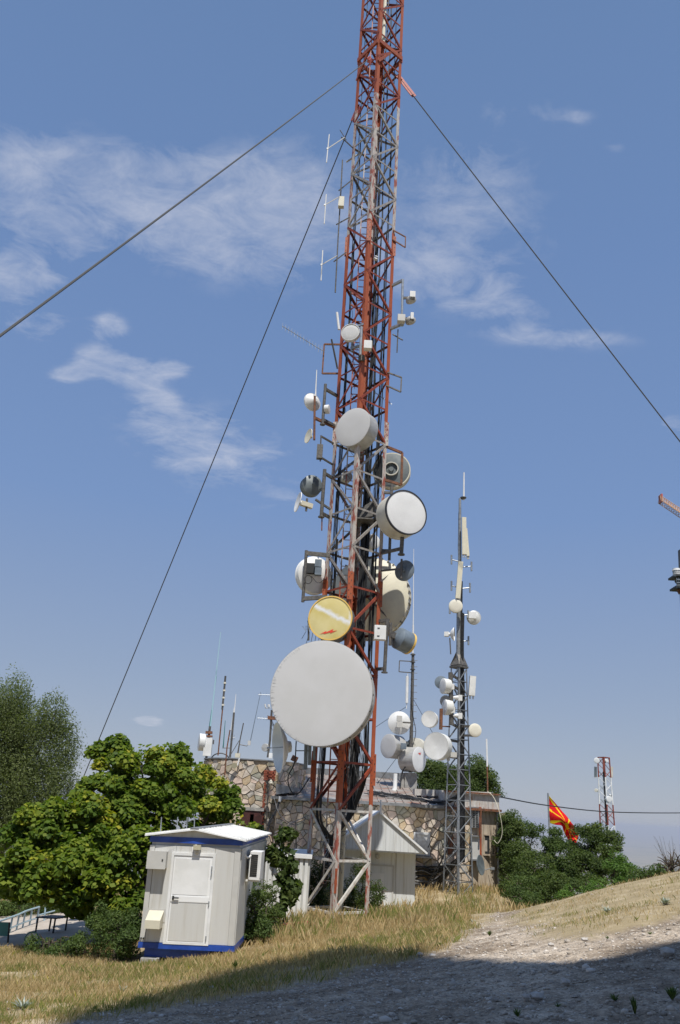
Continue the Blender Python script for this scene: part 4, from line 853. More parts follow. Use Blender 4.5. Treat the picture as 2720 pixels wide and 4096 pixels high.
# ================================================================ ANTENNAS
def nvec(yaw, tilt=0):
    a, t = math.radians(yaw), math.radians(tilt); return Vector((math.sin(a)*math.cos(t), -math.cos(a)*math.cos(t), math.sin(t)))
def ppm(p): return FPX/(p.dot(FW))          # photo pixels per metre at p
def drum(label, px, py, Y, dia_px, depth, yaw, tilt=0, face='radome', body='shroud', rim=None, cone=0.0, back=.25, pipe=None, arm=None, name='drum_antenna', n=56, backm=None, wrinkle=False, group=None):
    c = at(px, py, Y); r = dia_px/ppm(c)/2; nv = nvec(yaw, tilt)
    t = thing(name, label, 'antenna', c, (0, 0, 0), group)
    put('shroud', MB().lathe([(r*.995, -depth), (r*1.0, -depth*.98), (r, 0)], c, nv, n, True, False), body, t, smooth=True)
    if cone: prof = [(r*.985, -.004), (r*.5, -cone*r*.55), (.003, -cone*r)]
    else: prof = [(r*1.012, -.035), (r*1.012, .004), (r*.97, .012), (r*.5, .018), (.003, .02)]
    rad = MB().lathe(prof, c, nv, n, False, True); rd_ = put('radome', rad, face, t, smooth=True)
    if wrinkle:
        for k in range(46):
            a = math.radians(random.uniform(120, 250)); up = Vector((0, 0, 1)); x = up.cross(nv).normalized(); y = nv.cross(x); dd = x*math.cos(a)+y*math.sin(a)
            ln = random.uniform(.05, .17)
            put('fabric_fold', MB().tube([c+dd*r*1.0+nv*.008, c+dd*(r-ln*.5)+nv*.0165, c+dd*(r-ln)+nv*.010], [.008, .006, .001], 5), face, rd_, smooth=True)
    if rim: put('rim', MB().lathe([(r*1.0, -.05), (r*1.02, -.05), (r*1.02, .03), (r*.97, .032), (r*.965, .018)], c, nv, n, False, False), rim, t, smooth=True)
    else: put('rim', MB().lathe([(r*.99, -.06), (r*1.022, -.06), (r*1.022, -.01), (r*.99, -.01)], c, nv, n, False, False), body, t, smooth=True)
    bk = [(.10*r+.02, -depth-back*r-.05), (.12*r+.02, -depth-back*r), (r*.4, -depth-back*r*.82), (r*.75, -depth-back*r*.42), (r*.99, -depth)]
    put('reflector_back', MB().lathe(bk, c, nv, n, True, False), backm or body, t, smooth=True)
    b = c-nv*(depth+back*r+.06)
    if pipe:
        pl_, m_ = pipe; q = Vector((b.x, b.y, 0)); b2 = b-nv*.12; put('mount_bracket', MB().beam(b+nv*.08, b2, .14, .22), m_, t)
        put('mount_pipe', MB().tube([b2+Vector((0, 0, pl_/2)), b2-Vector((0, 0, pl_/2))], .055, 10), m_, t, smooth=True)
        if arm:
            for dz in (pl_*.38, -pl_*.38):
                s_ = b2+Vector((0, 0, dz)); e = Vector((arm.x, arm.y, s_.z)); put('mount_arm', MB().beam(s_, e, .09, .09), m_, t)
    t['_r'] = 0; del t['_r']
    return t, c, r, nv, rd_
L0, L1, L2, L3 = MP       # mast legs front, right, back, left
def inplane(c, nv):
    x = Vector((0, 0, 1)).cross(nv).normalized(); return x, nv.cross(x)
# A  largest drum
drum('largest drum antenna with grey fabric cover, low on the left side of the main mast', 1283, 2769, 26.0, 410, .85, -12, 0, 'radome', 'shroud', wrinkle=True, pipe=(2.6, 'dkgalv'), arm=L0, n=96)
big_t = bpy.data.objects['drum_antenna']; big_c = at(1283, 2769, 26.0); big_r = 410/ppm(big_c)/2; big_n = nvec(-12); big_x = Vector((0, 0, 1)).cross(big_n).normalized(); big_y = big_n.cross(big_x)
for k in range(20):
    a = 2*math.pi*k/20; d_ = big_x*math.cos(a)+big_y*math.sin(a); put('clip', MB().beam(big_c+d_*(big_r+.02)-big_n*.30, big_c+d_*(big_r+.02)-big_n*.12, .05, .03, d_), 'dkgalv', big_t)
put('seam_band', MB().lathe([(big_r*1.0, -.50), (big_r*1.012, -.50), (big_r*1.012, -.44), (big_r*1.0, -.44)], big_c, big_n, 96, False, False), 'shroud', big_t, smooth=True)
# B  yellow drum
t, c, r, nv, rd_ = drum('yellow faced drum antenna with a white streak and a red lightning bolt', 1321, 2472, 26.9, 177, .62, -13, 0, 'radome_w', 'greygreen', rim='yelrim', pipe=(1.6, 'dkgalv'), arm=L0)
x, y = inplane(c, nv)
def yellow():
    m = bpy.data.materials.new('yellow_face_with_white_streak'); m.use_nodes = True; tt = m.node_tree; b = tt.nodes['Principled BSDF']; b.inputs['Roughness'].default_value = .55
    tc = N(tt, 'ShaderNodeTexCoord'); s = N(tt, 'ShaderNodeSeparateXYZ'); mp = N(tt, 'ShaderNodeMapping'); L(tt, tc.outputs['Object'], mp.inputs[0]); L(tt, mp.outputs[0], s.inputs[0])
    n1 = N(tt, 'ShaderNodeTexNoise', i_Scale=5.0, i_Detail=8.0); L(tt, tc.outputs['Object'], n1.inputs['Vector'])
    X, Z = M(tt, 'DIVIDE', s.outputs[0], r), M(tt, 'DIVIDE', s.outputs[2], r); nn = M(tt, 'MULTIPLY', M(tt, 'SUBTRACT', n1.outputs[0], .5), .34)
    d = M(tt, 'ABSOLUTE', M(tt, 'ADD', M(tt, 'SUBTRACT', Z, M(tt, 'SUBTRACT', .20, M(tt, 'MULTIPLY', X, .47))), nn)); k = M(tt, 'SUBTRACT', 1.0, M(tt, 'MULTIPLY', M(tt, 'SUBTRACT', d, .015), 6.), clamp=True)
    dx = M(tt, 'SUBTRACT', X, .98); dzz = M(tt, 'ADD', Z, -.08); q = M(tt, 'SQRT', M(tt, 'ADD', M(tt, 'MULTIPLY', dx, dx), M(tt, 'MULTIPLY', M(tt, 'MULTIPLY', dzz, dzz), .45))); k2 = M(tt, 'MULTIPLY', M(tt, 'SUBTRACT', .22, M(tt, 'ADD', q, nn)), 6., clamp=True)
    k = M(tt, 'MAXIMUM', k, k2); mx = N(tt, 'ShaderNodeMix', data_type='RGBA'); L(tt, k, mx.inputs[0]); 
    rp = N(tt, 'ShaderNodeValToRGB'); n3 = N(tt, 'ShaderNodeTexNoise', i_Scale=1.6, i_Detail=6.0); L(tt, tc.outputs['Object'], n3.inputs['Vector']); L(tt, n3.outputs[0], rp.inputs[0]); rp.color_ramp.elements[0].position = .35; rp.color_ramp.elements[1].position = .65; rp.color_ramp.elements[0].color = (.58, .48, .16, 1); rp.color_ramp.elements[1].color = (.66, .57, .27, 1)
    L(tt, rp.outputs[0], mx.inputs[6]); mx.inputs[7].default_value = (.74, .75, .76, 1); L(tt, mx.outputs[2], b.inputs['Base Color']); return m
rd_.data.materials[0] = yellow()
bolt = [(-.43, -.72), (-.20, -.63), (-.16, -.59), (-.19, -.655), (.13, -.53), (.10, -.62), (.30, -.58), (.02, -.715), (.05, -.64), (-.24, -.735), (-.21, -.69)]
bolt = [(-.42, -.74), (-.13, -.60), (-.155, -.665), (.18, -.51), (.145, -.61), (.36, -.565), (.035, -.715), (.07, -.65), (-.26, -.745), (-.215, -.695)]
vs = [c+x*a*r+y*b*r+nv*.024 for a, b in bolt]; vs2 = [v+nv*.004 for v in vs]; n_ = len(vs)
put('lightning_bolt', MB().add(vs+vs2, [tuple(range(n_-1, -1, -1)), tuple(range(n_, 2*n_))]+[(i, (i+1) % n_, n_+(i+1) % n_, n_+i) for i in range(n_)]), 'redlogo', rd_)
# C, D
drum('grey drum antenna on the front leg of the main mast, highest big drum', 1410, 1708, 27.0, 163, .60, -36, 0, 'radome', 'shroud', pipe=(1.5, 'dkgalv'), arm=L0)
drum('big white drum antenna with thin black rim, right side of the main mast', 1625, 2049, 26.8, 184, .78, 24, 0, 'radome_w', 'shroud_c', rim='rim', pipe=(3.0, 'dkgalv'), arm=L1)
# E back of a drum with a rusty frame
t, c, r, nv, _ = drum('beige drum antenna seen from behind within a rusty frame, above the black rimmed drum', 1568, 1894, 28.9, 146, .35, 172, 0, 'radome_c', 'shroud_c', backm='greygreen', back=.10, pipe=None)
b = c-nv*(.38+.02)
put('ring', MB().lathe([(r*.34, -.42), (r*.40, -.42), (r*.40, -.50), (r*.34, -.50)], c, nv, 32, False, False), 'shroud_c', t, smooth=True)
put('rim_ring', MB().lathe([(r*.94, -.352), (r*1.03, -.352), (r*1.03, -.25), (r*.94, -.25)], c, nv, 48, False, False), 'cream', t, smooth=True)
f = [at(a_, b_, 27.9) for a_, b_ in ((1547, 1787), (1609, 1812), (1605, 1940), (1540, 1920))]
fr = t
for i in range(3): put('frame_bar', MB().beam(f[i], f[i+1], .09, .09), 'rust', fr)
# F white dish back with frame at left
t, c, r, nv, _ = drum('white drum seen from behind in a square bracket, up left of the yellow drum', 1250, 2306, 28.4, 150, .28, 205, 0, 'radome_w', 'white', back=.30, pipe=None)
fp = [at(a_, b_, 27.6) for a_, b_ in ((1225, 2213), (1320, 2222), (1308, 2388), (1212, 2395))]
fr = t
put('post', MB().tube([fp[0]+Vector((0, 0, .1)), fp[3]-Vector((0, 0, .12))], .06, 10), 'dkgalv', fr); put('arm', MB().beam(fp[0], fp[1], .12, .14), 'dkgalv', fr); put('arm', MB().beam(fp[3], fp[2], .12, .14), 'dkgalv', fr)
for py in (2255, 2287): put('radio_box', MB().box(at(1273, py, 27.5), (.24, .22, .27)), 'bluegrey', fr)
put('hinge_bracket', MB().box(at(1246, 2275, 27.7), (.38, .2, .36)), 'dark', fr)
a_ = at(1233, 2318, 27.45); put('cable_coil', MB().tube([a_+Vector((.13*math.cos(k), 0, .15*math.sin(k))) for k in np.linspace(0, 6.6, 24)], .014, 5), 'black', fr)
put('cable', MB().tube(bez([a_+Vector((.1, 0, .13)), a_+Vector((.35, 0, -.1)), a_+Vector((.55, 0, .05)), a_+Vector((.6, 0, .4))], 6), .012, 5), 'black', fr)
# G huge cream dish seen from behind
t, c, r, nv, _ = drum('huge cream dish antenna seen from behind, in shade behind the right side of the mast', 1480, 2398, 29.9, 330, .30, 163, 0, 'radome_c', 'shroud_c', back=.26, n=96, backm='cream', pipe=(2.4, 'dkgalv'), arm=L2)
x, y = inplane(c, nv)
for k in range(40): a = 2*math.pi*k/40; d_ = x*math.cos(a)+y*math.sin(a); put('rim_clip', MB().beam(c+d_*(r+.02)-nv*.36, c+d_*(r+.02)-nv*.02, .05, .03, d_), 'dkgalv' if k % 3 == 0 else 'shroud_c', t)
hub = c-nv*(.30+.34*r+.05)
for k in range(4): a = math.pi/4+k*math.pi/2; d_ = x*math.cos(a)+y*math.sin(a); put('back_strut', MB().beam(hub, c+d_*r*.80-nv*(.30+.10), .06, .06), 'dkgalv', t)
# H grey barrel at lower right pointing right/away with yellow front
drum('blue grey barrel shaped drum antenna with yellow rim beside the white box', 1636, 2574, 28.0, 88, .50, 122, -14, 'yelrim', 'bluegrey', rim='yelrim', back=.45, pipe=(.8, 'dkgalv'))
def pipe_post(label, top, bot, Y, r, m, arms, name='mounting_pole', flange=True):
    a, b = at(*top, Y), at(*bot, Y); b.x = b.x; t = thing(name, label, 'pole', b)
    put('pipe', MB().tube([a, b], r, 10), m, t, smooth=True)
    for z_py, leg in arms:
        s_ = a.lerp(b, z_py); put('arm', MB().beam(s_, Vector((leg.x, leg.y, s_.z)), .10, .10), m, t)
    if flange: put('flange', MB().lathe([(r*1.7, -.02), (r*1.7, .02)], b, (0, 0, 1), 12), m, t)
    return t
pipe_post('grey pipe on two short arms below the white box at the right leg', (1549, 2475), (1538, 2690), 27.7, .065, 'dkgalv', [(.03, L1), (.93, L1)])
bx = at(1520, 2532, 27.1); wb = thing('junction_box', 'white enamelled box on the right leg of the mast beside the barrel antenna', 'box', bx)
put('box', MB().box(bx, (.40, .22, .50)), 'white', wb); put('door', MB().box(bx+Vector((0, -.12, 0)), (.37, .014, .47)), 'white', wb)
for dz in (.14, -.13): put('latch', MB().box(bx+Vector((-.06, -.134, dz)), (.08, .014, .03)), 'dark', wb)
bx = at(1448, 2555, 28.6); solo('junction_box', MB().box(bx, (.26, .2, .55)), 'boxgrey', 'narrow pale box inside the mast, left of the white box on the right leg', 'box')
# I small dark dish
def dish(label, px, py, Y, dia_px, yaw, tilt, m, depth=.22, name='dish_antenna', feed=None, pipe=None, arm=None, backbox=None, group=None, pr=.04):
    c = at(px, py, Y); r = dia_px/ppm(c)/2; nv = nvec(yaw, tilt); t = thing(name, label, 'dish', c, (0, 0, 0), group)
    pr_ = [(r*k, -depth*2*r*(1-k*k)) for k in (.02, .25, .5, .75, .92, 1)]; pf = [(a, b+.0) for a, b in pr_]; pb = [(a*1.0, b-.03) for a, b in pr_]; pb[-1] = (r*1.015, -.02)
    prof = pf[:-1]+[(r, 0), (r*1.02, 0), (r*1.02, -.03)]+list(reversed(pb[:-1])); put('reflector', MB().lathe(prof, c, nv, 40, False, False), m, t, smooth=True)
    b = c-nv*(depth*2*r+.03)
    put('hub', MB().lathe([(r*.22, -.10), (r*.25, .03)], b, nv, 16), m, t)
    if feed: put('feed', MB().tube([c-nv*depth*2*r, c+nv*r*.35], .015, 6).lathe([(.05, 0), (.03, .08)], c+nv*r*.35, nv, 10), 'galv', t)
    if backbox: put('radio_box', MB().beam(b-nv*.05, b-nv*(.05+backbox[0]), backbox[1], backbox[1]), backbox[2], t)
    if pipe: 
        b2 = b-nv*(.15 if not backbox else backbox[0]*.5+.05); put('mount_pipe', MB().tube([b2+Vector((0, 0, pipe/2)), b2-Vector((0, 0, pipe/2))], pr, 8), 'dkgalv', t)
        if arm is not None: put('mount_arm', MB().beam(b2, Vector((arm.x, arm.y, b2.z)), .06, .06), 'dkgalv', t)
    return t, c, r, nv
dish('small dark grey dish on a side arm, right of the huge cream dish', 1619, 2283, 27.7, 84, 148, 0, 'bluegrey', .12, pipe=.72, arm=L1)
drum('small light grey drum antenna with white rim high on the front leg', 1402, 1329, 26.9, 75, .16, -14, 0, 'radome', 'white', rim='white', pipe=(1.25, 'galv'), arm=L0, back=.2)
bx = at(1471, 1383, 26.7); rb = thing('radio_unit', 'rounded white radio unit on the front leg, right of the small light grey drum', 'radio', bx)
put('housing', MB().box(bx, (.30, .26, .34)), 'white', rb); put('cooling_fins', MB().box(bx+Vector((.16, 0, 0)), (.05, .2, .3)), 'dkgalv', rb); put('pipe', MB().tube([at(1446, 1308, 26.8), at(1441, 1420, 26.8)], .055, 10), 'galv', rb); put('bracket', MB().box(at(1446, 1435, 27), (.25, .2, .22)), 'dkgalv', rb)
# K white radome dish at left with pole
drum('white domed dish antenna at the upper left of the mast, beside a small round one', 1247, 1610, 27.9, 74, .05, 215, 0, 'white', 'white', back=.55, pipe=None)
drum('tiny white drum antenna seen from the side beside the domed dish at upper left', 1316, 1637, 27.6, 36, .16, 75, 0, 'white', 'white', back=.1)
pipe_post('weathered pole on two arms left of the mast carrying the domed dish', (1302, 1537), (1290, 1698), 27.6, .06, 'dkgalv', [(.12, L3), (.88, L3)])
pipe_post('rusty thin pole under the white stick antenna, left of the weathered pole', (1259, 1585), (1257, 1760), 27.4, .045, 'rust', [(.5, L3)], flange=False)
solo('stick_antenna', MB().tube([at(1262, 1585, 27.4), at(1263, 1562, 27.4), at(1267, 1480, 27.4)], [.035, .024, .016], 8), 'white', 'thin white stick antenna pointing up above the domed dish at upper left', 'antenna')
dish('small pale oval dish seen obliquely at the left of the mast, below the domed dish', 1232, 1743, 27.4, 60, -62, 5, 'cream', .05, feed=None, pipe=None)
solo('dipole_box_antenna', MB().box(at(1279, 1808, 27.5), (.22, .2, .56)).tube([at(1284, 1742, 27.5), at(1281, 1845, 27.5)], .03, 6), 'dkgalv', 'rust brown box antenna on a short post left of the mast, under the oval dish', 'antenna')
for y_ in (1745, 1830): a_ = at(1284, y_, 27.5); solo('support_arm', MB().beam(a_, Vector((L3.x, L3.y, a_.z)), .06, .06), 'dkgalv', 'support arm holding the brown box antenna, '+('upper one' if y_ < 1800 else 'lower one'), 'arm')
# M dark drum and white side dish on a pole
drum('dark grey rounded drum antenna left of the mast above the thin white dish', 1240, 1950, 28.4, 84, .30, 200, 0, 'greygreen', 'greygreen', back=.28, pipe=None)
pipe_post('heavy weathered pole with square caps at the left leg, carrying the dark grey drum', (1299, 1878), (1285, 2068), 27.7, .07, 'dkgalv', [(.08, L3), (.92, L3)])
solo('rod', MB().tube([at(1288, 2070, 27.7), at(1287, 2122, 27.7)], .028, 6), 'rust', 'rusty rod hanging under the heavy pole with square caps', 'rod')
dish('thin white dish seen edge on with a beige arm at the left of the mast', 1190, 2008, 27.5, 82, -72, 8, 'white', .07, backbox=(.45, .17, 'boxbeige'), pipe=.5)
a_ = at(1262, 1998, 27.6); solo('support_arm', MB().beam(a_, at(1322, 2038, 27.9), .07, .07), 'dkgalv', 'dark diagonal arm linking the edge on white dish to the mast', 'arm')
drum('small grey drum antenna inside the mast, seen through the left face bracing', 1388, 1905, 28.9, 46, .35, 15, 0, 'shroud', 'shroud', back=.2)
drum('small white drum antenna in the shade behind the mast, under the platform', 1495, 2166, 29.2, 60, .3, 30, 0, 'radome_w', 'shroud_w', back=.2)
pipe_post('thick dark pipe hanging on an arm under the black rimmed drum', (1609, 2150), (1605, 2218), 27.2, .075, 'dkgalv', [(.65, L1)])
# Q side-on white dish at lower left
dish('large white dish seen edge on, hanging low at the left beside the largest drum', 1110, 2990, 27.3, 192, -74, -8, 'white', .2, feed=True, pipe=None)
for (a1, b1, a2, b2, r_) in ((1225, 2970, 1222, 3078, .055), (1240, 2960, 1238, 3060, .05), (1258, 2965, 1256, 3040, .04)):
    solo('panel_antenna', MB().beam(at(a1, b1, 27.2), at(a2, b2, 27.2), r_*2.2, r_*2), 'greygreen', {1225: 'longest dark grey stick panel under the left edge of the largest drum', 1240: 'middle dark grey stick panel under the left edge of the largest drum', 1258: 'shortest dark grey stick panel, closest to the mast, under the largest drum'}[a1], 'antenna', group='dark stick panels under the largest drum')
solo('support_arm', MB().beam(at(1185, 3003, 27.3), at(1240, 3003, 27.4), .03, .03), 'dkgalv', 'thin arm between the edge on white dish and the dark stick panels', 'arm')
solo('drooping_cable', MB().tube(bez([at(1185, 2965, 27.2), at(1178, 3050, 27.1), at(1152, 3110, 27.0), at(1165, 3165, 27.0), at(1195, 3172, 27.0), at(1238, 3110, 27.2)], 8), .022, 6), 'black', 'thick black cable drooping in a loop left of the mast below the edge on dish', 'cable', smooth=True)
# grid dish peeking out left of the yellow drum
t = thing('grid_antenna', 'dark wire grid dish antenna half hidden behind the yellow drum', 'antenna', at(1252, 2530, 28.2)); c = at(1262, 2540, 28.3); nv = nvec(-150)
x, y = inplane(c, nv); 
put('pole', MB().tube([at(1235, 2470, 28.1), at(1234, 2562, 28.1)], .035, 8), 'dkgalv', t)
for k in range(9):
    u = (k/8-.5)*1.1; h_ = math.sqrt(max(0, .35-u*u)); put('grid_bar', MB().tube([c+x*u-y*h_-nv*.2*(1-u*u*3), c+x*u-nv*.3, c+x*u+y*h_-nv*.2*(1-u*u*3)], .010, 5), 'greygreen', t)
for k in range(3): a_ = at(1221, 2505+k*7, 28.1); put('element', MB().tube([a_, at(1245, 2505+k*7, 28.1)], .008, 5), 'galv', t)
# R pair of radio heads at the right
t = pipe_post('galvanised pole with short arms at the upper right, holding two radio heads', (1611, 1118), (1607, 1300), 27.5, .05, 'galv', [(.02, L1), (.98, L1)])
for i, (px, py) in enumerate(((1646, 1192), (1644, 1275))):
    c = at(px, py, 27.4); lab = ('upper', 'lower')[i]
    t = thing('radio_transceiver', f'{lab} of the two white radio heads with round dish at the upper right', 'radio', c, group='radio heads on the right pole')
    put('dish', MB().lathe([(.03, -.16), (.15, -.1), (.215, .0), (.22, .05)], c+Vector((-.02, .05, -.05)), Vector((.35, .9, -.25)), 24, True, True), 'shroud', t, smooth=True); put('housing', MB().box(c+Vector((.03, -.08, .08-.04*i)), (.22 if i == 0 else .12, .2, .27 if i == 0 else .30)), 'white', t); put('bracket', MB().beam(c+Vector((-.05, 0, 0)), at(1609, py, 27.5), .06, .1), 'dkgalv', t)
    for k in range(5): put('cooling_fin', MB().box(c+Vector((-.05+.04*k, -.02, -.09)), (.012, .3, .12)), 'dkgalv', t)
solo('radio_box', MB().box(at(1605, 1276, 27.3), (.30, .26, .30)), 'boxgrey', 'square pale radio box on the right pole, left of the lower radio head', 'box')
solo('rod', MB().tube([at(1592, 1318, 27.4), at(1588, 1410, 27.4)], .026, 6).tube([at(1572, 1338, 27.6), at(1610, 1360, 27.3)], .03, 6), 'dkgalv', 'dark rod hanging below the two radio heads at the right leg of the mast', 'rod')
# S yagi
def yagi(label, p, q, n, el, m='galv', eld=(0, 0, 1), r=.014, group=None, name='yagi_antenna'):
    t = thing(name, label, 'antenna', q, group=group); put('boom', MB().tube([p, q], r, 6), m, t); e = Vector(eld).normalized()
    for i in range(n): c = p.lerp(q, (i+.1)/n); l = el*(1 if i < n-2 else 1.2); put('element', MB().tube([c-e*l/2, c+e*l/2], r*.55, 5), m, t)
    return t
yagi('long yagi antenna with many short rods slanting up left of the mast', at(1129, 1304, 27.0), at(1297, 1407, 27.6), 14, .30)
def loop(label, pts, Y, m, r=.022, leg=None):
    P = [at(a, b, Y) for a, b in pts]; t = thing('loop_bracket', label, 'bracket', P[-1])
    for i in range(len(P)-1): put('bar', MB().beam(P[i], P[i+1], r*2, r*2), m, t)
    return t
loop('thin dark square bracket holding the long yagi at the left of the mast', [(1360, 1378), (1297, 1377), (1289, 1494), (1352, 1494)], 27.7, 'rust', .03)
loop('upper brown rectangular side bracket high on the right leg of the mast', [(1573, 921), (1622, 948), (1621, 990), (1570, 958)], 27.8, 'rust')
loop('lower dark rectangular side bracket at the right leg, below the radio heads', [(1550, 1490), (1606, 1510), (1603, 1568), (1546, 1542)], 27.8, 'dkgalv', .026)
loop('reddish frame behind the front leg above the small light grey drum', [(1406, 1172), (1456, 1204), (1452, 1250), (1403, 1218)], 27.6, 'brace_red', .03)
# T dipoles with long pole
def dipole(label, cx_, cy_, top, bot, join, group):
    t = thing('dipole_antenna', label, 'antenna', at(*join, 27.6), group=group)
    put('dipole', MB().tube([at(*top, 27.3), at(*bot, 27.3)], .024, 8), 'white', t, smooth=True); put('boom', MB().beam(at(cx_, cy_, 27.3), at(*join, 27.6), .035, .035), 'boxgrey', t)
    put('clamp', MB().box(at(cx_, cy_, 27.3), (.07, .06, .07)), 'white', t)
G = 'white dipoles at the left of the mast'
dipole('highest of the three white vertical dipoles left of the mast', 1310, 595, (1317, 538), (1306, 650), (1378, 550), G)
dipole('middle of the three white vertical dipoles left of the mast, beside a cream box', 1299, 1735*0+820, (1305, 778), (1297, 895), (1352, 790), G)
dipole('lowest of the three white vertical dipoles left of the mast', 1286, 1059, (1291, 1002), (1284, 1122), (1350, 1022), G)
solo('support_arm', MB().beam(at(1365, 548, 27.6), Vector((L3.x, L3.y, at(1410, 585, 28).z)), .04, .04).tube([at(1360, 520, 27.6), at(1385, 560, 27.6)], .02, 5), 'dkgalv', 'dark arm with spiky rods carrying the highest white dipole', 'arm')
solo('mounting_pole', MB().tube([at(1370, 640, 27.6), at(1362, 790, 27.6), at(1352, 960, 27.6), at(1341, 1170, 27.6)], .028, 8), 'dkgalv', 'long thin grey pole along the left leg carrying the middle and lowest dipoles', 'pole')
solo('junction_box', MB().box(at(1365, 810, 27.5), (.24, .2, .50)), 'boxbeige', 'cream box on the long thin pole beside the middle dipole', 'box')
for (a1, b1, a2, b2) in ((1408, 720, 1356, 762), (1397, 870, 1346, 898), (1384, 1010, 1336, 1046)): a_, b_ = at(a1, b1, 28), at(a2, b2, 27.6); solo('support_arm', MB().beam(a_, b_, .05, .05), 'dkgalv', f'short arm from the left leg to the long thin pole, {dict([(720,"top"),(870,"middle"),(1010,"bottom")])[b1]} of three', 'arm', group='arms of the long thin pole')
solo('stick_antenna', MB().tube([at(1386, 648, 28.3), at(1440, 612, 28.3)], .04, 8), 'boxgrey', 'short grey tube slanting out of the left face below the highest dipole', 'antenna')
solo('stick_antenna', MB().tube([at(1348, 1250, 27.6), at(1356, 1318, 27.6)], .05, 8), 'white', 'short white cylinder hanging at the left leg above the yagi bracket', 'antenna')
solo('support_arm', MB().beam(at(1326, 1357, 27.5), at(1350, 1475, 27.8), .05, .05), 'dkgalv', 'dark diagonal bar left of the left leg beside the yagi bracket', 'arm')
solo('floodlight', MB().lathe([(.03, -.12), (.09, -.05), (.10, .06)], at(1503, 1033, 27.9), (.3, -.9, .2), 16), 'white', 'small white floodlight on the middle of the mast in the red band', 'lamp')
yagi('tiny yagi antenna poking out behind the right leg above the grey drum', at(1500, 1570, 28.8), at(1568, 1618, 28.6), 6, .16)
# ================================================================ SECOND MAST
T2 = at(1832, 3560, 36.0); zb2 = -3.35; ztop2 = at(1844, 2672, 36).z; n2 = 15; Z2 = [zb2+.2+(ztop2-zb2-.2)*i/n2 for i in range(n2+1)]
m2 = thing('slim_mast', 'slim grey lattice mast in front of the right end of the stone building', 'mast', (T2.x, T2.y, zb2))
P2 = lattice(m2, T2.x, T2.y, .63, -8, Z2, MT['mastgrey'], lambda z: 'mastgrey', .072, .034, zb2-.3, 0, .35)
zc = ztop2; put('cap_plate', MB().box((T2.x, T2.y, zc+.03), (.60, .60, .09), Matrix.Rotation(math.radians(45-8), 3, 'Z')), 'dkgalv', m2)
q = MB(); s_ = .5; zt_ = at(1850, 2625, 36).z; a4 = [math.radians(-8+90*k) for k in range(4)]
for k in range(4):
    p = Vector((T2.x+.40*math.sin(a4[k]), T2.y-.40*math.cos(a4[k]), zc+.1)); p2 = Vector((T2.x+.40*math.sin(a4[(k+1) % 4]), T2.y-.40*math.cos(a4[(k+1) % 4]), zc+.1)); q.add([p, p2, Vector((T2.x+.10, T2.y, zt_+.25)), Vector((T2.x-.10, T2.y, zt_+.25))], [(0, 1, 2, 3)])
put('cap_pyramid', q, 'dkgalv', m2)
pt = at(1855, 1995, 36); put('top_pole', MB().tube([(T2.x, T2.y, zc), (T2.x, T2.y, at(1850, 2440, 36).z), (T2.x+.02, T2.y, at(1850, 2240, 36).z), (T2.x+.02, T2.y, pt.z)], [.13, .12, .085, .06], 12), 'mastgrey', m2, smooth=True)
for i in range(13):
    u = -.1+.05*(i % 5); v = .35-.12*(i//5); zt = [at(1850, yy, 36).z for yy in (2250, 2300, 2400, 2450, 2700)][i % 5]
    cable([(T2.x+.16+u*.8+R_.uniform(-.02, .02), T2.y-.25+v, zz) for zz in np.arange(-1.8, zt, 1.5)], .03, 'black', m2)
for i in range(22):       # feeder cables running from the mast along the building wall
    z0 = R_.uniform(-2.9, -2.05); pts = [(T2.x+.2+R_.uniform(-.1, .1), T2.y-.1, -1.2), (T2.x-.05, T2.y+.15, -1.9+.2*R_.random())]
    for k in range(1, 5): xx = T2.x-.3-.52*k; pts.append((xx, facade(xx)-.14-R_.random()*.12, z0+R_.uniform(-.07, .07)))
    cable(pts, R_.choice((.02, .03, .035)), R_.choice(('black', 'black', 'greycable')), m2)
for px, a, b in ((1752, 3160, 3330), (1762, 3200, 3480), (1740, 3230, 3500)): 
    solo('loose_cable', MB().tube(bez([at(1840, a, 36), at(1790, (a+b)/2+30, 36.3), at(px-10, b, 36.7), at(px-40, b+60, 36.8)], 8), .02, 5), 'black', {1752: 'black cable arching from the slim mast to the wall, uppermost of three', 1762: 'black cable arching from the slim mast to the wall, middle of three', 1740: 'black cable arching from the slim mast to the wall, lowest of three'}[px], 'cable', group='black cables between slim mast and wall')
Lf = Vector((T2.x, T2.y, 0))
solo('whip_antenna', MB().tube([at(1855, 2000, 36), at(1856, 1890, 36)], [.045, .03], 8), 'white', 'short white whip at the very top of the slim mast', 'antenna')
solo('cap_plate', MB().lathe([(.16, 0), (.14, .04), (.07, .10)], at(1853, 1990, 36), (0, 0, -1), 8), 'dkgalv', 'dark cap plate at the top of the slim mast under the white whip', 'plate')
def panel(label, top, bot, Y, w, d, m, grp=None):
    a, b = at(*top, Y), at(*bot, Y); t = thing('panel_antenna', label, 'antenna', b, group=grp); put('radome', MB().beam(b, a, w, d, (0, 1, 0)), m, t)
    put('bracket', MB().box(a.lerp(b, .15)+Vector((0, d/2+.04, 0)), (.08, .12, .08)).box(a.lerp(b, .85)+Vector((0, d/2+.04, 0)), (.08, .12, .08)), 'dkgalv', t)
    for k in (-.25, .25): put('connector', MB().tube([b+Vector((k*w, 0, 0)), b+Vector((k*w, 0, -.14))], .03, 6), 'boxgrey', t)
panel('cream panel antenna at the top of the slim mast, left of a leaning one', (1856, 2070), (1857, 2218), 35.6, .20, .12, 'cream')
panel('cream panel antenna leaning outwards at the top right of the slim mast', (1863, 2115), (1872, 2225), 35.8, .13, .12, 'cream')
panel('cream panel antenna in the middle of the pole, lower of the tall cream ones', (1843, 2247), (1831, 2394), 35.5, .22, .12, 'cream')
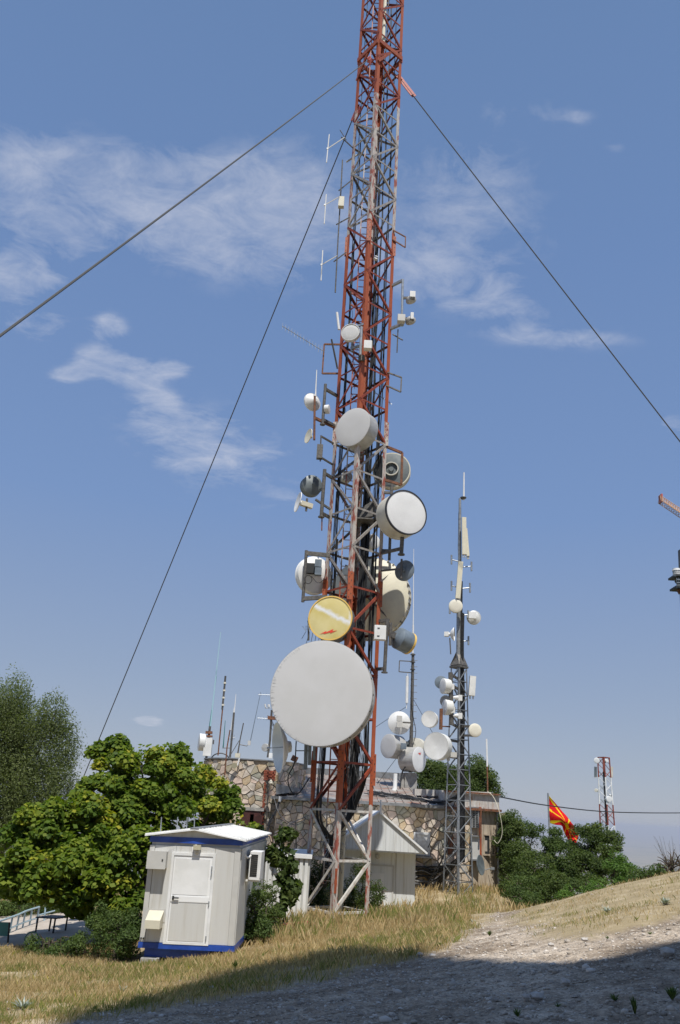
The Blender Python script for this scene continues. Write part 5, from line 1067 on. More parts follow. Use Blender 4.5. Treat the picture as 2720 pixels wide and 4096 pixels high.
panel('thin grey panel antenna on the left of the top pole', (1838, 2050), (1836, 2200), 36.2, .10, .1, 'bluegrey')
for i, (px, y0, y1) in enumerate(((1806, 2220, 2257), (1886, 2247, 2284), (1806, 2324, 2362), (1880, 2332, 2370), (1799, 2418, 2455), (1874, 2545, 2580), (1873, 2442, 2475))):
    t = thing('dipole_antenna', ['left dipole of the upper pair on the slim mast pole', 'right dipole of the upper pair on the slim mast pole', 'left dipole of the lower pair on the slim mast pole', 'right dipole of the lower pair on the slim mast pole', 'short dipole just left of the round cream dish on the slim mast', 'short dipole right of the pole above the pyramid cap', 'short pipe holding the white round backed dish right of the slim mast'][i], 'antenna', at(px, y1, 36), group='short grey dipoles on the slim mast')
    c = at(px, (y0+y1)/2, 36); put('rod', MB().tube([at(px, y0, 36), at(px, y1, 36)], .045, 8), 'galv', t); put('arm', MB().tube([c, Vector((T2.x, T2.y, c.z-.08))], .025, 6), 'galv', t)
drum('round cream drum antenna facing front in the middle of the slim mast', 1823, 2424, 35.5, 54, .12, -6, 0, 'radome_c', 'shroud_c', pipe=(.4, 'dkgalv'))
drum('small white drum seen from behind with a radio box, right of the slim mast pole', 1893, 2472, 36.1, 55, .18, 188, 0, 'white', 'shroud_w', back=.3)
c = at(1889, 2462, 35.6); solo('radio_box', MB().box(c, (.34, .2, .30)), 'white', 'white radio box on the back of the drum right of the slim mast', 'box')
dish('white cone shaped dish seen from the side left of the slim mast pole', 1817, 2537, 35.7, 52, 75, 0, 'white', .28, backbox=(.2, .2, 'white'), pipe=None)
solo('rod', MB().tube([at(1799, 2552, 35.7), at(1803, 2617, 35.7)], .03, 6), 'dkgalv', 'dark rod hanging under the cone shaped dish', 'rod')
a_, b_ = at(1802, 2690, 35.3), at(1806, 2900, 35.3); t = thing('mounting_pole', 'thick side pole on the left of the slim mast holding a column of radios', 'pole', b_); put('pipe', MB().tube([a_, b_], .10, 10), 'dkgalv', t)
for yy in (2697, 2738, 2893): p = at(1804, yy, 35.3); put('arm', MB().beam(p, Vector((T2.x, T2.y, p.z-.1)), .09, .09), 'dkgalv', t)
def sidedrum(label, px, py, d_px, yaw, **k): return drum(label, px, py, 35.3, d_px, .30, yaw, 0, 'radome_w', 'shroud_w', back=.45, **k)
sidedrum('white drum antenna seen from the side, topmost on the side pole of the slim mast', 1771, 2744, 60, -72)
dish('translucent grey round dish behind the topmost side drum of the slim mast', 1764, 2730, 35.8, 50, 178, 0, 'bluegrey', .06, pipe=None)
dish('pale round dish behind the second side drum of the slim mast', 1783, 2805, 35.8, 46, 178, 0, 'shroud', .06, pipe=None)
sidedrum('white drum antenna seen from the side, second on the side pole of the slim mast', 1778, 2829, 60, -76)
for i, (px, py) in enumerate(((1806, 2747), (1840, 2792), (1808, 2840), (1840, 2864))):
    c = at(px, py, 35.2); t = thing('radio_unit', ['white radio unit behind the topmost side drum', 'white boxy radio unit just below the topmost side drum, touching the slim mast', 'white radio unit behind the second side drum', 'white boxy radio unit lowest in the column at the slim mast'][i], 'radio', c, group='radio units on the slim mast')
    put('housing', MB().box(c, (.17 if i % 2 else .22, .2, .24)), 'white', t); put('neck', MB().lathe([(.11, 0), (.05, .22)], c+Vector((-.08, 0, 0)), (-1, 0, 0), 12), 'white', t)
drum('white round drum with a cone face, left of the slim mast and smaller of two', 1716, 2876, 35.0, 64, .26, -25, 0, 'white', 'shroud_w', cone=.12, back=.2)
solo('mounting_pole', MB().tube([at(1765, 2835, 35.2), at(1763, 2918, 35.2)], .075, 8).tube([at(1768, 2905, 35.2), at(1800, 2907, 35.6)], .03, 6), 'rust', 'rusty stub pole behind the smaller cone faced drum', 'pole')
drum('largest white drum on the slim mast with a cone face, above the roof', 1743, 2984, 34.6, 106, .46, -32, 0, 'white', 'shroud_w', cone=.12, back=.2, pipe=(.9, 'dkgalv'), arm=Lf)
drum('flat round cream drum at the right of the slim mast', 1901, 2921, 35.2, 52, .10, 8, 0, 'radome_c', 'boxbeige', back=.3, pipe=(.5, 'dkgalv'), arm=Lf)
panel('broad white panel antenna on the right side of the slim mast', (1891, 2705), (1886, 2783), 35.6, .27, .22, 'shroud_w')
c = at(1793, 3020, 35); solo('radio_unit', MB().box(c, (.12, .15, .45)).box(c+Vector((.2, 0, .02)), (.3, .2, .2)), 'boxgrey', 'grey radio unit at the slim mast, right below the largest white drum', 'radio')
for i in range(12):
    x0 = T2.x-.1+R_.uniform(-.2, .2); pts = [(T2.x+.1, T2.y-.1, .9), (x0-.2, facade(x0)-.3, EZ+.12+.02*i)]
    for q in range(1, 6): xx = x0-.2-q*R_.uniform(.5, .75); yy = facade(xx)+.1+q*.30*R_.uniform(.6, 1.5); pts.append((xx, yy, EZ+.08+(yy-facade(xx))*(RZ-EZ)/6.9+R_.uniform(.02, .08)))
    cable(pts, R_.choice((.018, .028)), R_.choice(('black', 'black', 'greycable')), m2, 5, 'roof_cable', 5)
# ================================================================ THIRD MAST on the roof
cb = at(1640, 3165, 41.5); t = thing('concrete_pillar', 'square concrete pillar on the roof carrying the dark antenna pole', 'pillar', (cb.x, 41.5, .6)); zt_ = at(1640, 3092, 41.5).z
put('pillar', MB().span((cb.x-.30, 41.2, .3), (cb.x+.30, 41.8, zt_)), 'concrete', t); put('side_slab', MB().span((at(1600, 3130, 41.6).x, 41.3, .4), (cb.x-.31, 41.5, zt_-.02)), 'concrete', t)
Y3 = 41.4; pb_, pt_ = at(1642, 3090, Y3), at(1652, 2614, Y3); t3 = thing('antenna_pole', 'dark brown step pole with antennas rising from the concrete pillar on the roof', 'pole', pb_)
put('pole', MB().tube([pb_, pt_], [.10, .075], 10), 'dkgalv', t3, smooth=True)
for i in range(16): p = pt_.lerp(pb_, .06+.055*i); put('step_rung', MB().tube([p-Vector((.10, 0, 0)), p+Vector((.24, 0, 0))], .013, 5), 'dkgalv', t3)
for k in range(3): p = pt_.lerp(pb_, .01+.13*k*.5); put('clamp', MB().lathe([(.13, -.02), (.13, .02)], p, (0, 0, 1), 12), 'dkgalv', t3)
cable([at(1648, 2640, Y3-.12), at(1645, 2800, Y3-.12), at(1655, 2880, Y3-.1), at(1663, 2930, Y3-.2), at(1648, 2990, Y3-.2), at(1622, 3060, Y3-.2), at(1600, 3120, Y3-.3)], .018, 'black', t3)
cable([at(1640, 3000, Y3-.2), at(1625, 3060, Y3-.3), at(1608, 3090, Y3-.3), at(1600, 3160, Y3-.5)], .03, 'black', t3)
solo('whip_antenna', MB().tube([at(1651, 2618, Y3), at(1653, 2500, Y3)], .045, 8).tube([at(1653, 2502, Y3), at(1655, 2196, Y3)], [.03, .014], 6), 'radome_w', 'very long thin white whip antenna on top of the dark brown pole', 'antenna')
loop('thin square loop bracket at the top left of the dark brown pole', [(1650, 2646), (1598, 2643), (1596, 2687), (1646, 2691)], Y3, 'dkgalv', .022)
solo('stick_antenna', MB().tube([at(1629, 2705, Y3), at(1627, 2812, Y3)], .075, 10).tube([at(1631, 2695, Y3), at(1626, 2835, Y3)], .02, 6), 'white', 'thick white stick antenna beside the top of the dark brown pole', 'antenna')
t, c, r, nv, _ = drum('white round dish seen from behind with radio boxes, left of the dark brown pole', 1597, 2892, Y3, 88, .14, 172, 0, 'white', 'white', back=.22)
for dz in (.16, -.14): put('radio_box', MB().box(c+Vector((-.05, -.55, dz)), (.26, .2, .26)), 'boxgrey', t)
put('bracket', MB().box(c+Vector((.38, -.4, .0)), (.5, .06, .07)), 'dkgalv', t)
drum('grey sided drum antenna facing left, on the left of the dark brown pole', 1553, 2984, Y3-.1, 92, .72, -52, 0, 'radome', 'shroud', back=.18, pipe=(.6, 'dkgalv'))
t, c, r, nv, rd_ = drum('grey sided drum facing right with small red print, by the dark brown pole', 1677, 3038, Y3-.3, 96, .88, 50, 0, 'radome_w', 'shroud', back=.18)
x, y = inplane(c, nv); 
bolt2 = [(-.35, .40), (-.05, .48), (-.12, .40), (.30, .50), (.05, .34), (.28, .33), (-.10, .26), (.0, .34), (-.30, .33), (-.12, .38)]
vs = [c+x*(a*.75+.0)*r+y*(b*.8+.17)*r+nv*.024 for a, b in bolt2]; put('red_print', MB().add(vs+[v+nv*.004 for v in vs], [tuple(range(9, -1, -1)), tuple(range(10, 20))]), 'redlogo', rd_)
drum('pale drum antenna mostly hidden behind the red printed one', 1668, 3000, Y3+.6, 90, .3, 150, 0, 'radome_w', 'shroud_c', back=.2)
drum('dark small drum behind the foot of the dark brown pole', 1620, 3000, Y3+.4, 66, .2, 165, 0, 'greygreen', 'greygreen', back=.2)
solo('radio_box', MB().box(at(1614, 2985, Y3-.5), (.26, .2, .28)), 'bluegrey', 'blue grey radio box between the two grey sided drums on the roof', 'box')
for i, (a, b, c_, d_) in enumerate(((1655, 2800, 1770, 3000), (1628, 2825, 1500, 2910), (1640, 2960, 1505, 3140))): solo('guy_wire', MB().tube([at(a, b, Y3), at(c_, d_, Y3+.5)], .012, 5), 'black', ['thin stay wire from the dark brown pole down to the right', 'thin stay wire from the dark brown pole to the left towards the mast', 'short stay wire from the foot of the dark brown pole down left to the roof'][i], 'cable', group='stay wires of the dark brown pole')
solo('vent_pipe', MB().tube([at(1578, 3166, 40.5), at(1580, 3150, 40.5), at(1582, 3094, 40.5)], [.16, .10, .10], 12), 'white', 'white vent pipe standing on the sheet roof left of the concrete pillar', 'pipe', smooth=True)
# ================================================================ antennas on the round tower roof
Yt = 41.0
def whip(label, pts, r, m, name='whip_antenna', cat='antenna', Y=Yt, grp=None): return solo(name, MB().tube([at(a, b, Y) for a, b in pts], r, 6), m, label, cat, group=grp)
MT['paleblue'] = mat('pale_blue_fibreglass', (.35, .55, .62), None, rough=.5); MT['teal'] = mat('teal_paint', (.03, .16, .15), None, rough=.5)
whip('very long pale blue whip antenna leaning right at the left end of the tower roof', [(841, 2912), (883, 2528)], [.04, .018], 'paleblue')
whip('thin dark whip antenna touching the pale blue one at the left end of the roof', [(836, 2920), (866, 2705)], [.03, .012], 'teal')
whip('rusty pole with grey collinear sections on the tower roof', [(872, 3022), (890, 2838)], .035, 'rust', 'antenna_pole', 'pole')
t = thing('collinear_antenna', 'grey sectioned collinear antenna with pale rings on top of the rusty pole', 'antenna', at(890, 2838, Yt)); put('mast', MB().tube([at(889, 2838, Yt), at(902, 2704, Yt)], .05, 8), 'dkgalv', t)
for yy, xx in ((2732, 899.5), (2762, 897), (2791, 894.5), (2820, 892)): put('ring', MB().lathe([(.07, -.04), (.07, .04)], at(xx, yy, Yt), (0, 0, 1), 10), 'radome_c', t)
t = thing('panel_antenna', 'white block panel antenna at the left end of the tower roof beside a white drum', 'antenna', at(831, 2990, 40.3)); put('radome', MB().box(at(832, 2988, 40.3), (.38, .3, .84)), 'white', t); put('back_bracket', MB().box(at(851, 2968, 40.5), (.12, .1, .2)), 'dkgalv', t)
drum('white drum antenna facing left at the left end of the tower roof', 796, 2968, 40.4, 66, .26, -75, 0, 'white', 'white', back=.3)
t = pipe_post('cluster post with brackets under the pale blue whip', (840, 2905), (822, 3060), 40.8, .06, 'dkgalv', [], flange=False)
put('bracket', MB().box(at(836, 2930, 40.7), (.32, .2, .12)).box(at(838, 2945, 40.7), (.28, .2, .08)), 'rust', t)
whip('thin teal rod antenna on a small arm over the tower roof', [(893, 2990), (901, 2882)], [.03, .014], 'teal'); whip('grey L shaped arm under the teal rod', [(893, 2980), (890, 2992), (922, 2992)], .02, 'dkgalv', 'support_arm', 'arm')
whip('tall grey roof pole below the white double whips', [(920, 3030), (929, 2930), (936, 2850)], .055, 'dkgalv', 'antenna_pole', 'pole'); whip('taller of two slim white whips on the grey roof pole', [(937, 2852), (944, 2776)], [.03, .014], 'radome_w'); whip('shorter of two slim white whips beside the grey roof pole', [(924, 2920), (936, 2830)], [.025, .012], 'radome_w')
whip('rusty post in front of the tower wall reaching above its roof', [(899, 3100), (908, 2990), (920, 2920)], .032, 'rust', 'antenna_pole', 'pole', 39.0)
yagi('small fork shaped yagi antenna on the grey roof pole', at(916, 2952, Yt), at(941, 2950, Yt), 5, .22)
whip('leaning brown rod antenna right of the grey roof pole', [(950, 3022), (960, 2960), (974, 2892)], [.045, .03, .03], 'dkgalv'); whip('diagonal brace of the leaning brown rod', [(925, 3015), (957, 2962)], .018, 'dkgalv', 'support_arm', 'arm'); whip('curved arm from the leaning rod to the long dark whip', [(958, 2978), (988, 2984), (996, 2970)], .022, 'dkgalv', 'support_arm', 'arm')
whip('long thin dark whip leaning right over the middle of the tower roof', [(1000, 2972), (1043, 2768)], [.025, .012], 'bluegrey'); solo('radio_box', MB().box(at(997, 2972, Yt), (.14, .1, .22)), 'boxgrey', 'small grey box at the foot of the long thin dark whip', 'box')
whip('short pale tube standing at the tower roof edge', [(950, 3062), (958, 3032)], .035, 'white', 'stick_antenna', 'antenna', 38.6)
solo('junction_box', MB().box(at(951, 3022, Yt), (.24, .2, .2)), 'boxbeige', 'round beige box on the roof edge at the foot of the leaning brown rod', 'box')
solo('floodlight', MB().lathe([(.12, -.05), (.13, .03)], at(938, 3062, 38.6), (0, -1, -.2), 16), 'glass', 'round floodlight on the upper wall of the round tower', 'lamp')
whip('grey pole with cable loops at the right of the tower roof, carrying two yagis', [(1071, 3030), (1080, 2960), (1087, 2840)], .06, 'dkgalv', 'antenna_pole', 'pole')
yagi('upper small yagi antenna pointing left, left of the largest drum', at(1034, 2778, Yt), at(1085, 2780, Yt), 5, .15); yagi('lower small yagi antenna pointing left, left of the largest drum', at(1030, 2872, Yt), at(1100, 2876, Yt), 6, .18)
t = thing('rotator', 'brown rotator bracket on the pole with cable loops', 'bracket', at(1084, 2872, Yt)); put('body', MB().box(at(1086, 2872, Yt), (.38, .2, .16)), 'rust', t); put('rod', MB().tube([at(1070, 2862, Yt), at(1105, 2880, Yt)], .02, 5), 'dkgalv', t)
for k in range(4): whip(f'thin drooping cable loop on the pole with two yagis, {("shortest","short","long","longest")[k]} of four', [(1087, 2880+k*6), (1098+k*3, 2905+k*8), (1104, 2928+k*2), (1094, 2930), (1082, 2900)], .010, 'black', 'loose_cable', 'cable', Yt-.1, 'cable loops on the pole')
t = thing('small_antenna', 'two tiny white cylinders on an arm left of the largest drum', 'antenna', at(1062, 2832, Yt)); put('cylinder', MB().tube([at(1060, 2816, Yt), at(1062, 2830, Yt)], .04, 8), 'white', t); put('cylinder', MB().tube([at(1074, 2818, Yt), at(1076, 2828, Yt)], .06, 8), 'white', t); put('arm', MB().tube([at(1060, 2832, Yt), at(1084, 2832, Yt)], .02, 6), 'boxgrey', t)
drum('small grey drum on the pole with cable loops above the tower roof', 1060, 2990, Yt, 30, .12, -20, 0, 'shroud', 'shroud', back=.2); solo('junction_box', MB().box(at(1083, 3023, Yt), (.18, .2, .26)), 'white', 'small white box at the foot of the pole with cable loops', 'box')
solo('hoop', MB().tube(bez([at(842, 3035, Yt), at(860, 3018, Yt), at(885, 3013, Yt), at(908, 3022, Yt), at(920, 3040, Yt)], 6), .03, 6), 'black', 'black hose arching over the tower roof edge', 'hose', smooth=True)
solo('floodlight', MB().box(at(1178, 3035, 40), (.3, .2, .26), Matrix.Rotation(.4, 3, 'Y')), 'rust', 'rusty square floodlight at the right corner of the round tower roof', 'lamp')
whip('thin white and brown whip on the right corner of the building roof', [(1951, 3192), (1949, 3065)], .035, 'rust', 'antenna_pole', 'pole', 40.0); whip('white rod above the brown pipe at the right corner of the building roof', [(1949, 3066), (1946, 2955)], [.045, .04], 'white', Y=40.0)
whip('brown conduit climbing the left end of the low wing beside the brick quoin', [(1073, 3130), (1064, 3330)], .03, 'dkgalv', 'conduit', 'pipe', 38.2); solo('lamp', MB().lathe([(.02, 0), (.12, -.16)], at(1084, 3118, 38.3), (0, 0, 1), 12), 'cream', 'small cone lamp at the top of the conduit by the red brick strip', 'lamp')
solo('cable_coil', MB().tube([at(1083, 3140, 38.2)+Vector((.16*math.cos(k), -.02*k, .26*math.sin(k))) for k in np.linspace(0, 18, 50)], .014, 5), 'black', 'coil of black cable hanging beside the cone lamp on the wall', 'cable')
solo('wall_cable', MB().tube(bez([at(1117, 3200, 37.9), at(1108, 3235, 37.8), at(1078, 3290, 37.7), at(1068, 3340, 37.6)], 8), .05, 6), 'black', 'dark cable trunk running down the left end of the wing wall', 'cable'); solo('junction_box', MB().box(at(1120, 3196, 37.8), (.11, .1, .22)), 'white', 'small white box under the eave at the left of the wing wall', 'box')
for i, (pp) in enumerate((((1095, 3190), (1120, 3260), (1180, 3300), (1232, 3270)), ((1100, 3330), (1150, 3305), (1182, 3285), (1236, 3262)))): solo('wall_cable', MB().tube(bez([at(a, b, 37.4) for a, b in pp], 8), .018, 5), 'greycable', ('thin pale wire sagging across the wing wall left of the mast', 'thin pale wire rising across the wing wall to the mast')[i], 'cable')
whip('thin black pole before the wing wall left of the mast', [(1182, 3290), (1185, 3410)], .03, 'dkgalv', 'pole', 'pole', 35)
whip('dark diagonal conduit from the cabin roof corner down to the container', [(1098, 3345), (1135, 3400)], .06, 'dark', 'conduit', 'pipe', 27)
dish('dark grey oval satellite dish low on the right end of the stone building', 1924, 3460, 36.6, 74, 58, 8, 'greygreen', .05, name='satellite_dish'); solo('rod', MB().tube([at(1938, 3480, 36.9), at(1968, 3472, 37.2)], .018, 5).box(at(1970, 3474, 37.2), (.16, .1, .1)), 'galv', 'feed arm reaching right from the dark satellite dish', 'arm')
whip('rusty brown pipe beside the red cover strip on the plaster wall', [(1924, 3240), (1921, 3350)], .04, 'rust', 'pipe', 'pipe', 37.3); solo('loose_cable', MB().tube(bez([at(1950, 3165, 38), at(1975, 3190, 37.6), at(1998, 3250, 37.3), at(2009, 3330, 37.3), at(1992, 3372, 37.3), at(1975, 3360, 37.4)], 8), .012, 5), 'cream', 'pale cable hanging in a loop at the right corner of the building', 'cable')
solo('overhead_cable', MB().tube(bez([at(1985, 3185, 40), at(2192, 3222, 45), at(2450, 3248, 52), at(2760, 3251, 60), at(2950, 3240, 64)], 10), .03, 5), 'black', 'dark overhead cable running from the building corner to the right edge', 'cable')
# ================================================================ far mast, flag, crane, mast at the edge
Yf_ = 120.; fm = thing('far_mast', 'distant red and white lattice mast beyond the trees at the right', 'mast', at(2425, 3440, Yf_)); zt_, zb_ = at(2414, 3030, Yf_).z, at(2430, 3470, Yf_).z; fc = at(2414, 3030, Yf_); fb = at(2431, 3400, Yf_)
zz_ = np.linspace(zb_, zt_, 17); MT['farbands'] = paint_bands('far_mast_paint', [(-6, 1), (at(2430, 3300, Yf_).z, 1)], .1)
def farm(red): return 'brace_red' if red else 'white'
def isred(z): 
    y_top = at(2414, 3118, Yf_).z; y2 = at(2414, 3212, Yf_).z; y3 = at(2414, 3305, Yf_).z; return z > y_top or (y3 < z < y2)
for k in range(4):
    a = math.radians(-12+90*k); R1, R2 = .80, 1.05; ux, uy = math.sin(a), -math.cos(a)
    pts = [Vector((fc.x+ux*(R1+(R2-R1)*(1-t)), Yf_+uy*(R1+(R2-R1)*(1-t)), zb_+(zt_-zb_)*t)) for t in np.linspace(0, 1, 17)]; a2 = a+math.pi/2; vx, vy = math.sin(a2), -math.cos(a2)
    pts2 = [Vector((fc.x+vx*(R1+(R2-R1)*(1-t)), Yf_+vy*(R1+(R2-R1)*(1-t)), zb_+(zt_-zb_)*t)) for t in np.linspace(0, 1, 17)]
    for i in range(16):
        m = farm(isred((pts[i].z+pts[i+1].z)/2)); put('leg_section', MB().beam(pts[i], pts[i+1], .14), m, fm)
        if k in (0, 3) or i % 2: put('brace', MB().beam(pts[i], pts2[i+1], .06) if i % 2 else MB().beam(pts2[i], pts[i+1], .06), m, fm)
    put('top_ring', MB().beam(pts[-1], pts2[-1], .1), 'brace_red', fm)
put('cable_run', MB().beam((fc.x-.1, Yf_, zb_), (fc.x-.1, Yf_, zt_-2), .22), 'black', fm)
drum('pale drum antenna at the top left of the distant mast', 2387, 3042, Yf_-1, 22, .4, -15, 0, 'radome_w', 'white', back=.2); drum('small pale drum at the top right of the distant mast', 2428, 3043, Yf_-1, 13, .4, 15, 0, 'radome_w', 'white'); drum('pale drum antenna low on the right of the distant mast', 2437, 3197, Yf_-1, 24, .4, 10, 0, 'radome_w', 'white'); drum('small beige drum on the left of the distant mast', 2384, 3161, Yf_-1, 13, .4, -30, 0, 'radome_c', 'cream'); drum('tiny white drum just above the lower pale drum of the distant mast', 2449, 3181, Yf_, 8, .4, 60, 0, 'radome_w', 'white')
for xx, lab in ((2382, 'grey green panel antenna on the left of the distant mast'), (2446, 'grey green panel antenna on the right of the distant mast')): solo('panel_antenna', MB().beam(at(xx, 3067, Yf_), at(xx, 3110, Yf_), .32, .3), 'shroud_c', lab, 'antenna')
# flag
Fp = thing('flagpole', 'grey flagpole standing behind the trees right of the building', 'pole', at(2200, 3400, 55)); put('pole', MB().tube([at(2201, 3420, 55), at(2192, 3172, 55)], .06, 8), 'galv', Fp)
def flag():
    topc = [(2196, 3183), (2222, 3213), (2248, 3244), (2268, 3266), (2287, 3292), (2304, 3312), (2314, 3328), (2314, 3342)]; botc = [(2200, 3293), (2222, 3299), (2247, 3303), (2254, 3322), (2262, 3340), (2271, 3356), (2282, 3370), (2300, 3384)]
    def cr_(P, t): 
        t = t*(len(P)-1); i = min(int(t), len(P)-2); f = t-i; p0, p1, p2, p3 = P[max(i-1, 0)], P[i], P[i+1], P[min(i+2, len(P)-1)]
        return [.5*((2*b)+(c-a)*f+(2*a-5*b+4*c-d)*f*f+(3*b-a-3*c+d)*f**3) for a, b, c, d in zip(p0, p1, p2, p3)]
    NU, NV = 72, 44; V = []; F = []; mi = []
    for i in range(NU+1):
        u = i/NU; a = cr_(topc, u); b = cr_(botc, u)
        for j in range(NV+1): v = j/NV; px, py = a[0]+(b[0]-a[0])*v, a[1]+(b[1]-a[1])*v; V.append(tuple(at(px, py, 55+.34*math.sin(u*9+v*2.5)*min(1, u*3)+.10*math.sin(v*7+u*5))))
    for i in range(NU):
        for j in range(NV):
            F.append((i*(NV+1)+j, i*(NV+1)+j+1, (i+1)*(NV+1)+j+1, (i+1)*(NV+1)+j)); u, v = (i+.5)/NU*2-1, (j+.5)/NV*2-1; r = math.hypot(u*2, v)
            yel = r < .29
            if r > .34:
                ar = math.atan2(v, u*2)
                # eight rays widening to the edges
                for tx, ty, w_ in ((1, 0, .16), (-1, 0, .16), (0, 1, .20), (0, -1, .20), (1, 1, .30), (1, -1, .30), (-1, 1, .30), (-1, -1, .30)):
                    dx, dy = tx*2, ty*1; l = math.hypot(dx, dy); dx /= l; dy /= l; al = u*2*dx+v*dy; pe = abs(u*2*dy-v*dx)
                    if al > 0 and pe < w_*.5*(al/l)+.0: yel = True
            mi.append(1 if yel else 0)
    me = bpy.data.meshes.new('flag'); o = at(2200, 3240, 55); me.from_pydata([tuple(Vector(v)-o) for v in V], [], F); 
    for c, nm in (((.62, .012, .015), 'flag_red'), ((.80, .60, .02), 'flag_yellow')): me.materials.append(foliage_mat(nm, [(0, c), (1, c)], .25, .8))
    me.polygons.foreach_set('material_index', mi); me.polygons.foreach_set('use_smooth', [True]*len(F)); ob = link(bpy.data.objects.new('flag', me)); ob.location = o; ob['label'] = 'red flag with yellow sun rays drooping from the flagpole behind the trees'; ob['category'] = 'flag'
    mo = ob.modifiers.new('t', 'SOLIDIFY'); mo.thickness = .01
flag()
# crane jib and antenna deck at the right edge
A_, B_ = at(2632, 2012, 150), at(2800, 2125, 141); cr = thing('crane_jib', 'orange lattice crane jib reaching in from the right edge', 'crane', B_); d_ = (B_-A_); up = Vector((0, 0, 1.55)); sd_ = Vector((0, -1.6, 0))
put('chord', MB().beam(A_, B_, .11), 'orange', cr); put('chord', MB().beam(A_+sd_, B_+sd_, .11), 'orange', cr); put('chord', MB().beam(A_+d_*.02+up+sd_/2, B_+up+sd_/2, .11), 'orange', cr)
for i in range(18):
    a, b = A_+d_*(i/18), A_+d_*((i+1)/18); m_ = (a+b)/2+up+sd_/2
    for s_ in (Vector((0, 0, 0)), sd_): put('lacing', MB().beam(a+s_, m_, .05).beam(m_, b+s_, .05), 'orange', cr)
    put('cross_bar', MB().beam(a, b+sd_, .07), 'orange', cr)
put('end_plate', MB().box(A_+Vector((.3, -.8, .6)), (.3, 1.5, 1.7)), 'redpaint2', cr)
put('walkway', MB().beam(A_+d_*.15+up*.5+sd_*.5, B_+up*.5+sd_*.5, .5, .04), 'orange', cr)
em = thing('antenna_mast', 'dark steel mast with decks and a white drum cut by the right edge', 'mast', at(2735, 2400, 70)); Ye = 70
put('pole', MB().beam(at(2733, 2200, Ye), at(2790, 3500, Ye), .7), 'dkgalv', em)
for yy, w_ in ((2311, 1.9), (2355, 1.6)): p = at(2728, yy, Ye); put('deck', MB().box((p.x, Ye, p.z), (w_, 1.6, .18)), 'dark', em)
put('deck_bracket', MB().add([at(2706, 2320, Ye), at(2745, 2320, Ye), at(2738, 2345, Ye), at(2715, 2332, Ye)]+[v+Vector((0, .5, 0)) for v in (at(2706, 2320, Ye), at(2745, 2320, Ye), at(2738, 2345, Ye), at(2715, 2332, Ye))], [(0, 1, 2, 3), (7, 6, 5, 4), (0, 4, 5, 1), (1, 5, 6, 2), (2, 6, 7, 3), (3, 7, 4, 0)]), 'dark', em)
for yy in (2318, 2330, 2340): put('rail', MB().beam(at(2708, yy, Ye-.9), at(2740, yy, Ye-.9), .05), 'galv', em)
for xx in (2707, 2715, 2722): put('post', MB().beam(at(xx, 2312, Ye-.8), at(xx+1, 2352, Ye-.8), .05), 'bluegrey', em)
put('bracket_foot', MB().beam(at(2712, 2358, Ye), at(2722, 2375, Ye), .25), 'rust', em)
for yy in (2284, 2290, 2297, 2303): put('spike', MB().tube([at(2694, yy, Ye-.8), at(2704, yy+1, Ye-.8)], .025, 5), 'bluegrey', em)
c = at(2708, 2306, Ye-.3); dc = thing('cylinder_antenna', 'white drum shaped cylinder on the deck at the right edge', 'antenna', c); zt_ = at(2708, 2283, Ye-.3).z
put('barrel', MB().lathe([(.33, 0), (.33, zt_-c.z)], c, (0, 0, 1), 20), 'bluegrey', dc)
for k in range(4): h_ = (zt_-c.z)*(.12+.23*k); put('band', MB().lathe([(.345, h_), (.345, h_+.28)], c, (0, 0, 1), 20), 'white', dc)
put('lid', MB().lathe([(.38, 0), (.36, .06), (.1, .10)], Vector((c.x, c.y, zt_)), (0, 0, 1), 20), 'white', dc)
